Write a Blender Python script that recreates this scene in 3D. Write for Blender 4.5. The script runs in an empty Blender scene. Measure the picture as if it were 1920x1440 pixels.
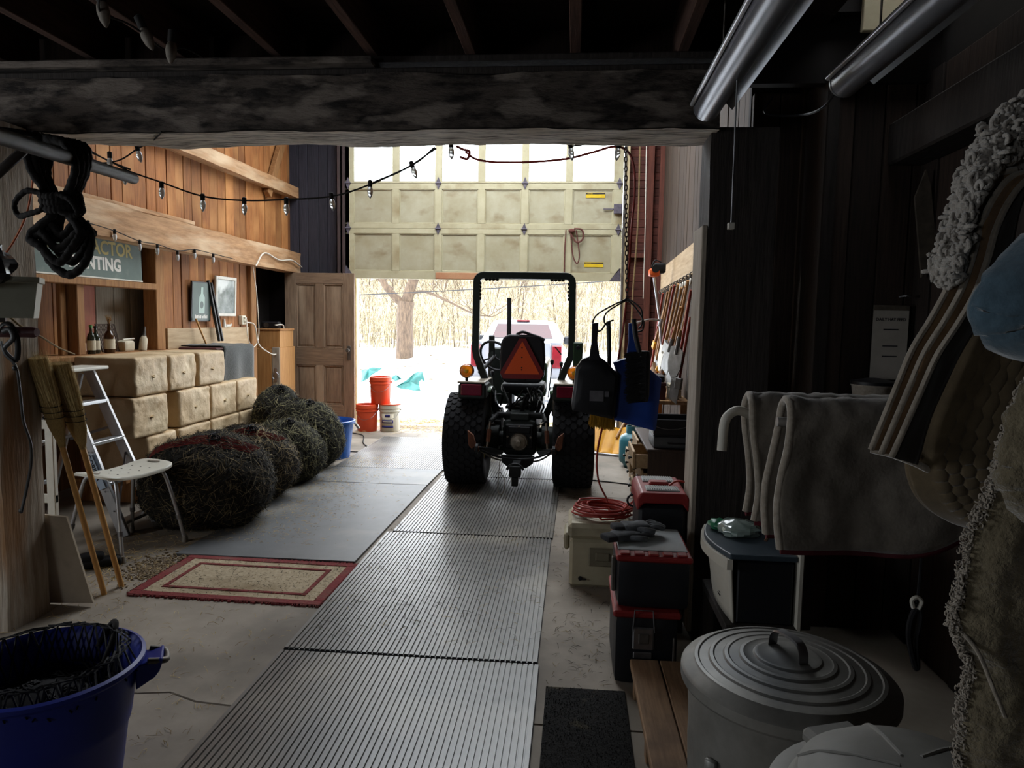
import bpy, bmesh, math, random
from mathutils import Vector, Matrix, noise
R = math.radians
rnd = random.Random(11)
S = bpy.context.scene
COL = S.collection
V = Vector

# ------------------------------------------------------------------ camera
def make_camera():
    yaw, pitch, roll = R(5.0), R(5.2), R(1.0)
    fw = V((-math.sin(yaw)*math.cos(pitch), math.cos(yaw)*math.cos(pitch), -math.sin(pitch)))
    r0 = V((math.cos(yaw), math.sin(yaw), 0)); u0 = r0.cross(fw)
    rt = r0*math.cos(roll) + u0*math.sin(roll); up = rt.cross(fw)
    cam = bpy.data.cameras.new('camera'); cam.sensor_width = 36; cam.lens = 36*1330/1920
    cam.clip_start = .05; cam.clip_end = 300
    o = bpy.data.objects.new('camera', cam); COL.objects.link(o)
    m = Matrix((rt, up, -fw)).transposed().to_4x4(); m.translation = V((0, 0, 1.55))
    o.matrix_world = m
    S.camera = o
make_camera()

# ------------------------------------------------------------------ light and exposure
SKY = 8.0
w = bpy.data.worlds.new('sky'); S.world = w; w.use_nodes = True
bg = w.node_tree.nodes['Background']
bg.inputs[0].default_value = (.90, .95, 1, 1); bg.inputs[1].default_value = SKY

def portal(name, loc, rot, sx, sy):
    l = bpy.data.lights.new(name, 'AREA'); l.shape = 'RECTANGLE'; l.size = sx; l.size_y = sy
    l.cycles.is_portal = True
    o = bpy.data.objects.new(name, l); COL.objects.link(o); o.location = loc; o.rotation_euler = rot
# portals guide sampling of the sky through the door and the added openings (they give off no light themselves)
portal('portal_door', (-1.34, 10.1, 2.0), (R(-90), 0, 0), 3.9, 4.2)
portal('portal_roof', (-1.1, 7.9, 4.82), (0, 0, 0), 4.2, 3.2)
portal('portal_left', (-5.85, 1.0, 1.65), (0, R(-90), 0), 1.3, 1.6)
portal('portal_back', (-2.95, -3.1, 1.5), (R(90), 0, 0), .7, .7)
vs = S.view_settings
vs.view_transform = 'Standard'; vs.look = 'None'; vs.gamma = 1; vs.use_curve_mapping = False
vs.exposure = 0.45
S.display_settings.display_device = 'sRGB'
S.cycles.max_bounces = 8; S.cycles.diffuse_bounces = 6; S.cycles.glossy_bounces = 3
S.cycles.transmission_bounces = 4; S.cycles.transparent_max_bounces = 6
S.cycles.caustics_reflective = False; S.cycles.caustics_refractive = False
S.cycles.use_denoising = True

# ------------------------------------------------------------------ materials
def hx(h):
    h = h.lstrip('#'); c = [int(h[i:i+2], 16)/255 for i in (0, 2, 4)]
    return tuple(x/12.92 if x <= .04045 else ((x+.055)/1.055)**2.4 for x in c) + (1,)
MATS = {}
def M(name, c, c2=None, sc=6., st=(1, 1, 1), rough=.7, metal=0., bump=0., bd=.01, det=5, spec=.4, var=0.,
      stain=None, ssc=2., slo=.5, shi=.62, sst=(1, 1, 1), island=False, trans=0., coat=0., emit=None, es=1., alpha=1., lo=.3, hi=.7, sheen=0.):
    """procedural material: noise-mixed colours in object space, optional stains, bump and per-object variation"""
    m = bpy.data.materials.new(name); m.use_nodes = True; nt = m.node_tree; N = nt.nodes; L = nt.links
    b = N['Principled BSDF']
    c = hx(c) if isinstance(c, str) else c
    c2 = c if c2 is None else (hx(c2) if isinstance(c2, str) else c2)
    tc = N.new('ShaderNodeTexCoord'); oi = N.new('ShaderNodeObjectInfo')
    mul = N.new('ShaderNodeMath'); mul.operation = 'MULTIPLY'; mul.inputs[1].default_value = 37.; L.new(oi.outputs['Random'], mul.inputs[0])
    add = N.new('ShaderNodeVectorMath'); L.new(tc.outputs['Object'], add.inputs[0]); L.new(mul.outputs[0], add.inputs[1])
    mp = N.new('ShaderNodeMapping'); mp.inputs['Scale'].default_value = st; L.new(add.outputs[0], mp.inputs[0])
    nz = N.new('ShaderNodeTexNoise'); nz.inputs['Scale'].default_value = sc; nz.inputs['Detail'].default_value = det
    nz.inputs['Roughness'].default_value = .65
    L.new(mp.outputs[0], nz.inputs['Vector'])
    rp = N.new('ShaderNodeValToRGB'); rp.color_ramp.elements[0].position = lo; rp.color_ramp.elements[1].position = hi
    rp.color_ramp.elements[0].color = c; rp.color_ramp.elements[1].color = c2
    if island:
        g = N.new('ShaderNodeNewGeometry'); L.new(g.outputs['Random Per Island'], rp.inputs[0])
    else:
        L.new(nz.outputs[0], rp.inputs[0])
    out = rp.outputs[0]
    if stain:
        n2 = N.new('ShaderNodeTexNoise'); n2.inputs['Scale'].default_value = ssc; n2.inputs['Detail'].default_value = 6
        m2 = N.new('ShaderNodeMapping'); m2.inputs['Scale'].default_value = sst; L.new(add.outputs[0], m2.inputs[0]); L.new(m2.outputs[0], n2.inputs['Vector'])
        mr = N.new('ShaderNodeMapRange'); mr.inputs[1].default_value = slo; mr.inputs[2].default_value = shi; L.new(n2.outputs[0], mr.inputs[0])
        mx = N.new('ShaderNodeMix'); mx.data_type = 'RGBA'; L.new(mr.outputs[0], mx.inputs[0]); L.new(out, mx.inputs[6])
        mx.inputs[7].default_value = hx(stain) if isinstance(stain, str) else stain
        out = mx.outputs[2]
    if var:
        hs = N.new('ShaderNodeHueSaturation'); mv = N.new('ShaderNodeMapRange')
        mv.inputs[3].default_value = 1-var; mv.inputs[4].default_value = 1+var
        L.new(oi.outputs['Random'], mv.inputs[0]); L.new(mv.outputs[0], hs.inputs['Value']); L.new(out, hs.inputs['Color']); out = hs.outputs[0]
    L.new(out, b.inputs['Base Color'])
    b.inputs['Roughness'].default_value = rough; b.inputs['Metallic'].default_value = metal
    b.inputs['Specular IOR Level'].default_value = spec
    if trans: b.inputs['Transmission Weight'].default_value = trans
    if coat: b.inputs['Coat Weight'].default_value = coat
    if sheen: b.inputs['Sheen Weight'].default_value = sheen
    if alpha < 1: b.inputs['Alpha'].default_value = alpha
    if emit:
        b.inputs['Emission Color'].default_value = hx(emit); b.inputs['Emission Strength'].default_value = es
    if bump:
        bp = N.new('ShaderNodeBump'); bp.inputs['Strength'].default_value = bump; bp.inputs['Distance'].default_value = bd
        L.new(nz.outputs[0], bp.inputs['Height']); L.new(bp.outputs[0], b.inputs['Normal'])
    MATS[name] = m
    return m

# ------------------------------------------------------------------ mesh building
class MB:
    """collects simple shapes into one mesh; off is subtracted so that parts sit in their thing's own space"""
    def __init__(s, off=(0, 0, 0)):
        s.v = []; s.f = []; s.off = V(off); s.T = Matrix.Translation(-s.off)
    def add(s, vs, fs, X=None):
        k = len(s.v); T = s.T if X is None else s.T @ X
        s.v += [tuple(T @ V(p)) for p in vs]; s.f += [tuple(i+k for i in f) for f in fs]
        return s
    def box(s, x0, y0, z0, x1, y1, z1, b=0., X=None):
        c = (V((x0, y0, z0))+V((x1, y1, z1)))/2; h = V((abs(x1-x0), abs(y1-y0), abs(z1-z0)))/2
        sg = [(i, j, k) for k in (-1, 1) for j in (-1, 1) for i in (-1, 1)]
        if not b:
            return s.add([c+V((a*h.x, d*h.y, e*h.z)) for a, d, e in sg],
                         [(0, 2, 3, 1), (4, 5, 7, 6), (0, 1, 5, 4), (2, 6, 7, 3), (0, 4, 6, 2), (1, 3, 7, 5)], X)
        b = min(b, .49*2*min(h)); vs = []; ix = {}
        for g in sg:
            for ax in range(3):
                ix[g, ax] = len(vs)
                vs.append(c+V([g[q]*(h[q]-(0 if q == ax else b)) for q in range(3)]))
        fs = []
        for ax in range(3):
            p, q = [(1, 2), (2, 0), (0, 1)][ax]
            for sn in (-1, 1):
                def gg(a, d):
                    g = [0, 0, 0]; g[ax] = sn; g[p] = a; g[q] = d; return tuple(g)
                l = [ix[gg(-1, -1), ax], ix[gg(1, -1), ax], ix[gg(1, 1), ax], ix[gg(-1, 1), ax]]
                fs.append(l if sn > 0 else l[::-1])
        for ax in range(3):
            p, q = [(1, 2), (2, 0), (0, 1)][ax]
            for a in (-1, 1):
                for d in (-1, 1):
                    def gg(e):
                        g = [0, 0, 0]; g[ax] = e; g[p] = a; g[q] = d; return tuple(g)
                    l = [ix[gg(-1), p], ix[gg(1), p], ix[gg(1), q], ix[gg(-1), q]]
                    fs.append(l if a*d > 0 else l[::-1])
        for g in sg:
            l = [ix[g, 0], ix[g, 1], ix[g, 2]]
            fs.append(l if g[0]*g[1]*g[2] > 0 else l[::-1])
        return s.add(vs, fs, X)
    def tube(s, pts, r, n=8, cap=True, closed=False, X=None, flat=1.):
        pts = [V(p) for p in pts]; m = len(pts)
        rs = r if isinstance(r, (list, tuple)) else [r]*m
        tg = []
        for i in range(m):
            a = pts[(i-1) % m] if closed or i else pts[0]; c = pts[(i+1) % m] if closed or i < m-1 else pts[-1]
            t = (c-a); tg.append(t.normalized() if t.length > 1e-9 else V((0, 0, 1)))
        u = tg[0].orthogonal().normalized(); vs = []
        for i in range(m):
            u = (u-tg[i]*u.dot(tg[i]))
            u = u.normalized() if u.length > 1e-6 else tg[i].orthogonal().normalized()
            w_ = tg[i].cross(u)
            for k in range(n):
                a = 2*math.pi*k/n
                vs.append(pts[i]+(u*math.cos(a)+w_*math.sin(a)*flat)*rs[i])
        fs = []
        for i in range(m if closed else m-1):
            j = (i+1) % m
            for k in range(n):
                l = (k+1) % n
                fs.append((i*n+k, i*n+l, j*n+l, j*n+k))
        if cap and not closed:
            fs.append(tuple(range(n))[::-1]); fs.append(tuple(range((m-1)*n, m*n)))
        return s.add(vs, fs, X)
    def lathe(s, prof, n=24, c=(0, 0, 0), cap=(True, True), X=None, sx=1., sy=1., wob=None):
        vs = []; fs = []; c = V(c)
        for i, (r, h) in enumerate(prof):
            for k in range(n):
                a = 2*math.pi*k/n; q = r*(1 if wob is None else wob(a, i))
                vs.append(c+V((q*math.cos(a)*sx, q*math.sin(a)*sy, h)))
        for i in range(len(prof)-1):
            for k in range(n):
                l = (k+1) % n
                fs.append((i*n+k, i*n+l, (i+1)*n+l, (i+1)*n+k))
        if cap[0]: fs.append(tuple(range(n))[::-1])
        if cap[1]: fs.append(tuple(range((len(prof)-1)*n, len(prof)*n)))
        return s.add(vs, fs, X)
    def prism(s, poly, d0, d1, pl='XZ', X=None):
        """extrude a 2d outline: XZ along Y, XY along Z, YZ along X"""
        def P(a, b, d): return {'XZ': (a, d, b), 'XY': (a, b, d), 'YZ': (d, a, b)}[pl]
        n = len(poly)
        vs = [P(a, b, d0) for a, b in poly]+[P(a, b, d1) for a, b in poly]
        fs = [tuple(range(n))[::-1], tuple(range(n, 2*n))]+[(i, (i+1) % n, n+(i+1) % n, n+i) for i in range(n)]
        return s.add(vs, fs, X)
    def grid(s, fn, nu, nv, X=None, cu=False, cv=False):
        vs = [fn(i/(nu if cu else nu-1), j/(nv if cv else nv-1)) for i in range(nu) for j in range(nv)]
        fs = []
        for i in range(nu if cu else nu-1):
            for j in range(nv if cv else nv-1):
                a, b_ = (i+1) % nu, (j+1) % nv
                fs.append((i*nv+j, a*nv+j, a*nv+b_, i*nv+b_))
        return s.add(vs, fs, X)
    def ball(s, c, rx, ry=None, rz=None, nu=14, nv=9, disp=None, X=None):
        ry = rx if ry is None else ry; rz = rx if rz is None else rz; c = V(c); vs = []; fs = []
        for i in range(nv+1):
            t = math.pi*i/nv
            for k in range(nu):
                a = 2*math.pi*k/nu; d = V((math.sin(t)*math.cos(a), math.sin(t)*math.sin(a), -math.cos(t)))
                f = 1 if disp is None else disp(d)
                vs.append(c+V((d.x*rx*f, d.y*ry*f, d.z*rz*f)))
        for i in range(nv):
            for k in range(nu):
                l = (k+1) % nu
                fs.append((i*nu+k, i*nu+l, (i+1)*nu+l, (i+1)*nu+k))
        return s.add(vs, fs, X)
    def build(s, name, mat, par=None, smooth=0, fix=True, mods=(), weld=False):
        me = bpy.data.meshes.new(name); me.from_pydata(s.v, [], s.f)
        if fix or weld:
            bm = bmesh.new(); bm.from_mesh(me)
            if weld: bmesh.ops.remove_doubles(bm, verts=bm.verts, dist=1e-5)
            bmesh.ops.recalc_face_normals(bm, faces=bm.faces); bm.to_mesh(me); bm.free()
        me.materials.append(MATS[mat] if isinstance(mat, str) else mat)
        if smooth:
            me.polygons.foreach_set('use_smooth', [True]*len(me.polygons))
            me.set_sharp_from_angle(angle=R(smooth))
        me.update()
        o = bpy.data.objects.new(name, me); COL.objects.link(o)
        if s.off.length:
            o.location = s.off; q = par
            while q is not None: o.location -= q.location; q = q.parent
        if par is not None: o.parent = par
        for t, kw in mods:
            md = o.modifiers.new(t.lower(), t)
            for k, v in kw.items(): setattr(md, k, v)
        return o

def tag(o, label=None, cat=None, group=None, kind=None):
    if label: o['label'] = label
    if cat: o['category'] = cat
    if group: o['group'] = group
    if kind: o['kind'] = kind
    return o
def thing(name, label, cat, loc=(0, 0, 0), rz=0., group=None, rot=None):
    o = bpy.data.objects.new(name, None); COL.objects.link(o); o.empty_display_size = .1
    o.location = loc; o.rotation_euler = rot if rot else (0, 0, rz)
    return tag(o, label, cat, group)
def structure(name, loc=(0, 0, 0)):
    o = bpy.data.objects.new(name, None); COL.objects.link(o); o.location = loc; o['kind'] = 'structure'; return o
def dup(root, loc, rot=None, label=None, group=None):
    r = root.copy(); COL.objects.link(r); r.location = loc
    if rot is not None: r.rotation_euler = rot
    if label: r['label'] = label
    if group: r['group'] = group
    for ch in list(root.children):
        c = ch.copy(); COL.objects.link(c); c.parent = r
        for g in ch.children:
            d = g.copy(); COL.objects.link(d); d.parent = c
    return r
def text(name, s, size, mat, par, loc, rot, ext=.0006, sx=1., align='LEFT', bold=0.):
    cu = bpy.data.curves.new(name, 'FONT'); cu.body = s; cu.size = size; cu.extrude = ext; cu.align_x = align; cu.offset = bold; cu.resolution_u = 3
    t = bpy.data.objects.new(name, cu); COL.objects.link(t); bpy.context.view_layer.update()
    me = bpy.data.meshes.new_from_object(t.evaluated_get(bpy.context.evaluated_depsgraph_get()))
    bpy.data.objects.remove(t); bpy.data.curves.remove(cu); me.materials.clear(); me.materials.append(MATS[mat])
    o = bpy.data.objects.new(name, me); COL.objects.link(o)
    o.parent = par; o.location = loc; o.rotation_euler = rot; o.scale = (sx, 1, 1)
    return o
def arc(c, r, a0, a1, n, ax='XZ'):
    out = []
    for i in range(n+1):
        a = R(a0+(a1-a0)*i/n); p, q = r*math.cos(a), r*math.sin(a)
        out.append(V(c)+V({'XZ': (p, 0, q), 'XY': (p, q, 0), 'YZ': (0, p, q)}[ax]))
    return out
def spline(pts, k=6):
    """Catmull-Rom through pts"""
    P = [V(p) for p in pts]; P = [P[0]*2-P[1]]+P+[P[-1]*2-P[-2]]; out = []
    for i in range(1, len(P)-2):
        a, b, c, d = P[i-1:i+3]
        for j in range(k):
            t = j/k
            out.append(.5*((2*b)+(c-a)*t+(2*a-5*b+4*c-d)*t*t+(3*b-a-3*c+d)*t**3))
    out.append(P[-2]); return out
def sag(a, b, d, n=10):
    a, b = V(a), V(b)
    return [a.lerp(b, i/n)-V((0, 0, d*4*(i/n)*(1-i/n))) for i in range(n+1)]
def nz(p, s=1.): return noise.noise(V(p)*s)

# common materials
M('plank_warm', '#a36a3a', '#6e4220', sc=5, st=(6, 14, .7), rough=.75, bump=.35, bd=.004, var=.28, stain='#c48d55', ssc=1.2, slo=.5, shi=.75)
M('plank_grey', '#b8ae9e', '#877d70', sc=5, st=(6, 16, .7), rough=.85, bump=.5, bd=.005, var=.2)
M('plank_dark', '#3a2c24', '#211914', sc=5, st=(16, 16, .8), rough=.85, bump=.4, bd=.005, var=.35)
M('plank_red', '#65352a', '#40211a', sc=5, st=(1, 8, 12), rough=.8, bump=.4, bd=.005, var=.25)
M('plank_blue', '#34323c', '#1f1e26', sc=5, st=(12, 8, .8), rough=.8, bump=.3, bd=.005, var=.2)
M('beam_old', '#574e47', '#1f1a17', sc=3, st=(1.4, 5, 5), rough=.9, bump=1., bd=.04, det=9, lo=.42, hi=.58, stain='#7d736a', ssc=4.5, slo=.53, shi=.62, sst=(.7, 2.0, 2.0))
M('girt', '#b98f66', '#8a6644', sc=4, st=(8, 1, 8), rough=.8, bump=.5, bd=.01, stain='#cbb08f', ssc=1.8, slo=.48, shi=.7, sst=(3, .6, 3))
M('stud', '#a87a4c', '#7b532f', sc=5, st=(12, 12, .8), rough=.8, bump=.35, bd=.005, var=.15)
M('post_old', '#b3a899', '#85735f', sc=4, st=(10, 10, .7), rough=.85, bump=.7, bd=.012, stain='#8d6947', ssc=1.6, slo=.56, shi=.68, sst=(2.5, 2.5, .5))
M('post_dark', '#37302c', '#1d1916', sc=4, st=(10, 10, .8), rough=.85, bump=.6, bd=.01)
M('joist', '#654a3f', '#3b2a24', sc=4, st=(12, .8, 12), rough=.85, bump=.4, bd=.006, var=.15)
M('loft_board', '#3a2a24', '#231814', sc=4, st=(12, 1, 6), rough=.9, bump=.3, bd=.005, var=.2)
M('backing', '#1d1713', '#15100d', rough=.9)
M('concrete', '#9b9082', '#7f7568', sc=3, rough=.75, bump=.15, bd=.006, det=9, stain='#635a4f', ssc=1.3, slo=.48, shi=.66)
M('crack', '#2a251f', rough=1)
M('snow', '#f2f5fa', '#e4eaf4', sc=1.2, rough=.8, bump=.5, bd=.12, spec=.2)
M('black', '#15151a', '#0e0e11', rough=.5)
M('black_matte', '#1b1b1e', '#101012', rough=.9, bump=.2, bd=.003, sc=40)
M('steel', '#9a9a9c', '#7d7d80', sc=12, rough=.35, metal=.9)
M('steel_dull', '#6f6a64', '#4d4843', sc=10, rough=.55, metal=.8)
M('aluminium', '#c9cacb', '#a5a6a8', sc=8, st=(1, 1, .3), rough=.38, metal=.85)
M('glass', '#f4f8f8', rough=.03, trans=1., spec=.5)
M('white_paint', '#d8d4c8', '#c4bfb2', sc=8, rough=.55)
M('rope_black', '#221e1b', '#0f0d0c', sc=60, rough=.9, bump=.6, bd=.004)
M('straw', '#7a6238', '#c9ae74', island=True, rough=.8)
M('hay', '#2a2318', '#a8946a', island=True, lo=.45, hi=1., rough=.85)
M('rust', '#7a4a33', '#4a2c20', sc=14, rough=.85, bump=.4, bd=.003)
M('text_white', '#dcd8cf', rough=.7)
M('text_dark', '#26262a', rough=.7)
# ================================================================== THE SETTING
LW, FW, RWT, RWN = -4.1, 10.0, 1.15, 1.65      # left wall, far wall, right tool wall, near right wall

# floor: concrete slabs, with joints and a crack between them
fl = structure('floor')
MB().box(-5.6, -3, -.25, 2.6, 10.15, -.02).build('subfloor', 'crack', fl)
def slab_poly(pts):
    MB().prism(pts, -.05, 0, 'XY').build('slab', 'concrete', fl)
jag = [(-5.6, 2.64), (-2.2, 2.66), (-1.75, 2.63), (-1.62, 2.655), (-1.48, 2.60), (-1.3, 2.585), (-.2, 2.6), (2.6, 2.58)]
slab_poly([(-5.6, -3), (2.6, -3)]+[(x, y-.006) for x, y in jag[::-1]])
slab_poly([(x, y+.006) for x, y in jag]+[(2.6, 6.195), (-5.6, 6.195)])
slab_poly([(-5.6, 6.205), (2.6, 6.205), (2.6, 8.795), (-5.6, 8.795)])
slab_poly([(-5.6, 8.805), (2.6, 8.805), (2.6, 10.15), (-5.6, 10.15)])

# left wall: backing, planks, girts, studs, doorway
wl = structure('wall_left')
b = MB()
b.box(LW-.42, 3.0, -.02, LW-.36, 8.75, 2.45).box(-5.7, 2.95, -.02, LW-.36, 3.0, 4.75).box(LW-.42, 9.72, -.02, LW-.36, 10.1, 2.45).box(LW-.42, 3.0, 2.3, LW-.03, 10.1, 4.75)
b.box(LW-1.6, 8.7, -.02, LW-1.55, 9.8, 2.4).box(LW-1.6, 8.66, -.02, LW-.36, 8.7, 2.4).box(LW-1.6, 9.78, -.02, LW-.36, 9.82, 2.4).box(LW-1.6, 8.66, 2.3, LW-.36, 9.82, 2.4)
b.build('backing', 'backing', wl)
y = 3.02; k = 0
while y < 9.98:                                    # upper planks
    wd = rnd.choice((.155, .17, .185, .2)); y1 = min(y+wd, 9.99); d = rnd.uniform(0, .012)
    MB((LW, y, 2.45)).box(LW-.03, y+.003, 2.45, LW-.004+d, y1-.003, 4.7, .004).build('plank', 'plank_warm', wl)
    y = y1
y = 6.78
while y < 8.6:                                     # planks under the girt, behind the pictures
    y1 = min(y+rnd.choice((.15, .165, .18)), 8.62); d = rnd.uniform(0, .01)
    MB((LW, y, 0)).box(LW-.03, y+.003, 0, LW+d, y1-.003, 2.3, .004).build('plank', 'plank_warm', wl)
    y = y1
NB = LW-.3                                         # niche back behind the bottles
for y0, y1, z0, z1, mt in ((3.02, 4.9, 0, 2.3, 'plank_warm'), (4.9, 5.4, 0, 2.3, 'plank_warm'), (5.4, 5.66, 0, 2.3, 'plank_warm'), (5.66, 5.93, 0, 2.3, 'plank_warm'), (5.93, 6.2, 0, 2.3, 'plank_pink'),
                           (6.2, 6.46, 0, 2.3, 'plank_grey'), (6.46, 6.72, 0, 2.3, 'plank_grey'), (6.72, 6.93, 0, 2.3, 'plank_grey'), (6.93, 7.1, 0, 2.3, 'plank_dark'),
                           (8.62, 8.7, 0, 2.3, 'plank_dark')):
    if mt not in MATS: M('plank_pink', '#b5705a', '#9a5744', sc=4, st=(4, 6, 1), rough=.7, stain='#b98a55', ssc=1.5, slo=.55, shi=.7)
    MB((NB, y0, 0)).box(NB-.03, y0+.004, z0, NB, y1-.004, z1, .004).build('plank', mt, wl)
MB((LW, 6, 1.17)).box(NB, 3.6, 1.14, LW+.06, 8.55, 1.19, .006).build('sill', 'stud', wl)
def hbeam(name, x0, x1, z0, z1, y0, y1, mt, n=26, amp=.012, dz=0., seed=0):
    """a hand-hewn beam along Y with uneven faces"""
    m = MB((x1, y0, z0))
    for i in range(n-1): pass
    def fn(u, v):
        y_ = y0+(y1-y0)*u; q = v*4
        c = [(x1, z0), (x1, z1), (x0, z1), (x0, z0)]; a = int(q) % 4; t = q-int(q)
        px = c[a][0]+(c[(a+1) % 4][0]-c[a][0])*t; pz = c[a][1]+(c[(a+1) % 4][1]-c[a][1])*t
        nn = nz((y_*2.2+seed, px*9, pz*9)); return (px+nn*amp*(1 if px > (x0+x1)/2 else 0), y_, pz+nz((y_*1.7+9+seed, pz*6, px*6))*amp+dz*u)
    m.grid(fn, n, 24, cv=True)
    return m.build(name, mt, wl, smooth=50)
hbeam('girt', LW-.03, LW+.15, 2.2, 2.49, 3.02, 9.99, 'girt', 60, .014, -.05, 0)
hbeam('girt', LW-.03, LW+.13, 3.16, 3.31, 5.5, 9.99, 'girt', 50, .01, .05, 5)
MB((LW, 5, 2.5)).box(LW+.0, 4.2, 2.47, LW+.12, 7.2, 2.51, .005).build('ledge', 'girt', wl)
m = MB((LW, 9.3, 3.7)); m.box(-.035, -.06, -.75, .035, .06, .75, .005, X=Matrix.Translation((LW+.06, 9.5, 3.75)) @ Matrix.Rotation(R(-32), 4, 'X')); m.build('brace', 'stud', wl)
for y0, y1, z0, z1, dx in ((6.64, 6.78, 1.19, 2.25, .02), (5.55, 5.64, 1.19, 1.80, .0), (8.6, 8.74, 0, 2.2, .06), (5.46, 5.53, 1.19, 1.8, -.08)):
    MB((LW, y0, z0)).box(LW-.12, y0, z0, LW+dx, y1, z1, .006).build('stud', 'stud', wl)
MB((LW, 5, 1.8)).box(LW-.1, 3.6, 1.775, LW+.03, 6.64, 1.835, .006).build('rail', 'stud', wl)
M('board_cream', '#c0a887', '#a38a69', sc=4, st=(4, .8, 8), rough=.75, bump=.3, bd=.004, stain='#8f7658', ssc=2, slo=.6, shi=.75)
MB((LW, 7, 1.2)).box(LW, 6.8, 1.19, LW+.03, 8.58, 1.40, .004).build('wainscot_board', 'board_cream', wl)
MB((LW-1, 9, 0)).box(LW-1.4, 8.75, 1.25, LW-.9, 9.75, 1.28).box(LW-1.4, 8.75, 1.6, LW-.9, 9.75, 1.63).build('shelf', 'plank_dark', wl)

# far wall around the overhead door
wf = structure('wall_far')
b = MB()
b.box(-5.8, 10.06, -.3, -3.32, 10.12, 4.75).box(.62, 10.06, -.3, 2.7, 10.12, 4.75).box(-3.32, 10.06, 4.1, .62, 10.12, 4.75).build('backing', 'backing', wf)
x = -4.13
while x < -3.33:
    x1 = min(x+rnd.choice((.13, .16, .19)), -3.32)
    MB((x, FW, 0)).box(x+.003, 10.0-rnd.uniform(0, .01), 0, x1-.003, 10.06, 4.7, .004).build('plank', 'plank_blue', wf); x = x1
z = 0.0
while z < 4.6:                                     # red horizontal siding right of the door
    z1 = z+.105
    MB((.9, FW, z)).box(.66, 10.0-.004*rnd.random(), z+.002, 1.16, 10.05, z1-.002, .004).build('plank', 'plank_red', wf); z = z1
for x0, x1, y0, mt in ((.93, 1.01, 9.9, 'stud_red'), (1.09, 1.16, 9.92, 'stud_red'), (.62, .68, 9.86, 'jamb_paint'), (-3.36, -3.26, 9.84, 'jamb_dark'), (-3.27, -3.2, 9.9, 'jamb_paint')):
    if 'stud_red' not in MATS:
        M('stud_red', '#6f3c2d', '#49261d', sc=5, st=(12, 12, .8), rough=.8, bump=.3, bd=.004)
        M('jamb_paint', '#c9b894', '#a08d68', sc=6, st=(6, 6, 1), rough=.7, stain='#7d6a4e', ssc=3, slo=.6, shi=.75)
        M('jamb_dark', '#4a3a38', '#2e2424', sc=5, st=(10, 10, .8), rough=.8)
    MB((x0, y0, 0)).box(x0, y0, 0, x1, 10.02, 4.4, .005).build('stud', mt, wf)
MB((.68, 9.92, 1.8)).box(.68, 9.93, 2.42, .95, 9.99, 2.48, .004).build('rail', 'stud_red', wf)
MB((1, 9.9, 3)).box(.66, 9.9, 4.1, 1.16, 10, 4.25, .006).build('lintel', 'stud', wf)
# posts and track of the door outside edge seen in the opening
MB((-3.2, 10.0, 0)).box(-3.24, 10.02, 0, -3.14, 10.16, 2.3, .01).build('jamb', 'jamb_paint', wf)

# right walls
wr = structure('wall_right')
b = MB().box(RWT+.03, 3.7, -.02, RWT+.08, 10.1, 4.75).box(RWN+.03, -3, -.02, RWN+.08, 3.9, 3.6).box(.9, 3.98, -.02, RWN+.1, 4.02, 3.0).box(.62, 3.62, 2.7, RWN+.1, 3.68, 4.75)
b.build('backing', 'backing', wr)
y = 3.72
while y < 9.98:
    y1 = min(y+.19, 9.99); MB((RWT, y, 0)).box(RWT-rnd.uniform(0, .01), y+.003, 0, RWT+.03, y1-.003, 4.7, .004).build('plank', 'plank_tool', wr) if 'plank_tool' in MATS else M('plank_tool', '#463526', '#2b2018', sc=5, st=(14, 14, .8), rough=.85, bump=.3, bd=.004, var=.2)
    y = y1
y = -1.5
while y < 3.7:
    y1 = min(y+.2, 3.72); MB((RWN, y, 0)).box(RWN-rnd.uniform(0, .012), y+.003, 0, RWN+.03, y1-.003, 2.75, .004).build('plank', 'plank_dark', wr); y = y1
x = .9
while x < RWN:
    x1 = min(x+.14, RWN); yy = 3.93 if x < 1.15 else 3.66
    MB((x, yy, 0)).box(x+.003, yy-rnd.uniform(0, .008), 0, x1-.003, yy+.04, 2.75, .004).build('plank', 'plank_dark', wr); x = x1
MB((1.2, 3.6, 0)).box(1.17, 3.6, 0, 1.23, 3.98, 2.75, .005).build('stud', 'post_dark', wr)
MB((1.5, 0, 2.4)).box(1.48, -1.5, 2.32, 1.65, 3.66, 2.52, .01).build('beam', 'post_dark', wr)
MB((1.0, 3.64, 1.1)).box(.9, 3.6, 1.17, 1.64, 3.66, 1.21, .004).build('ledge', 'plank_dark', wr)

# walls behind the camera and far left, with an unseen opening added in the left one for fill light
wb = structure('wall_back')
WX0, WX1, WZ0, WZ1 = .2, 1.8, 1.0, 2.3
b = MB().box(-5.8, -3.06, -.3, -3.35, -3, 4.75).box(-2.6, -3.06, -.3, 2.7, -3, 4.75).box(-3.35, -3.06, -.3, -2.6, -3, 1.15).box(-3.35, -3.06, 1.85, -2.6, -3, 4.75)  # back wall, with a small unseen opening added for fill light
b.box(-5.8, -3.06, -.3, -5.7, WX0, 4.75).box(-5.8, WX1, -.3, -5.7, 10.1, 4.75).box(-5.8, WX0, -.3, -5.7, WX1, WZ0).box(-5.8, WX0, WZ1, -5.7, WX1, 4.75).box(2.65, -3.06, -.3, 2.7, 10.1, 4.75)
b.build('backing', 'plank_dark', wb)

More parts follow.
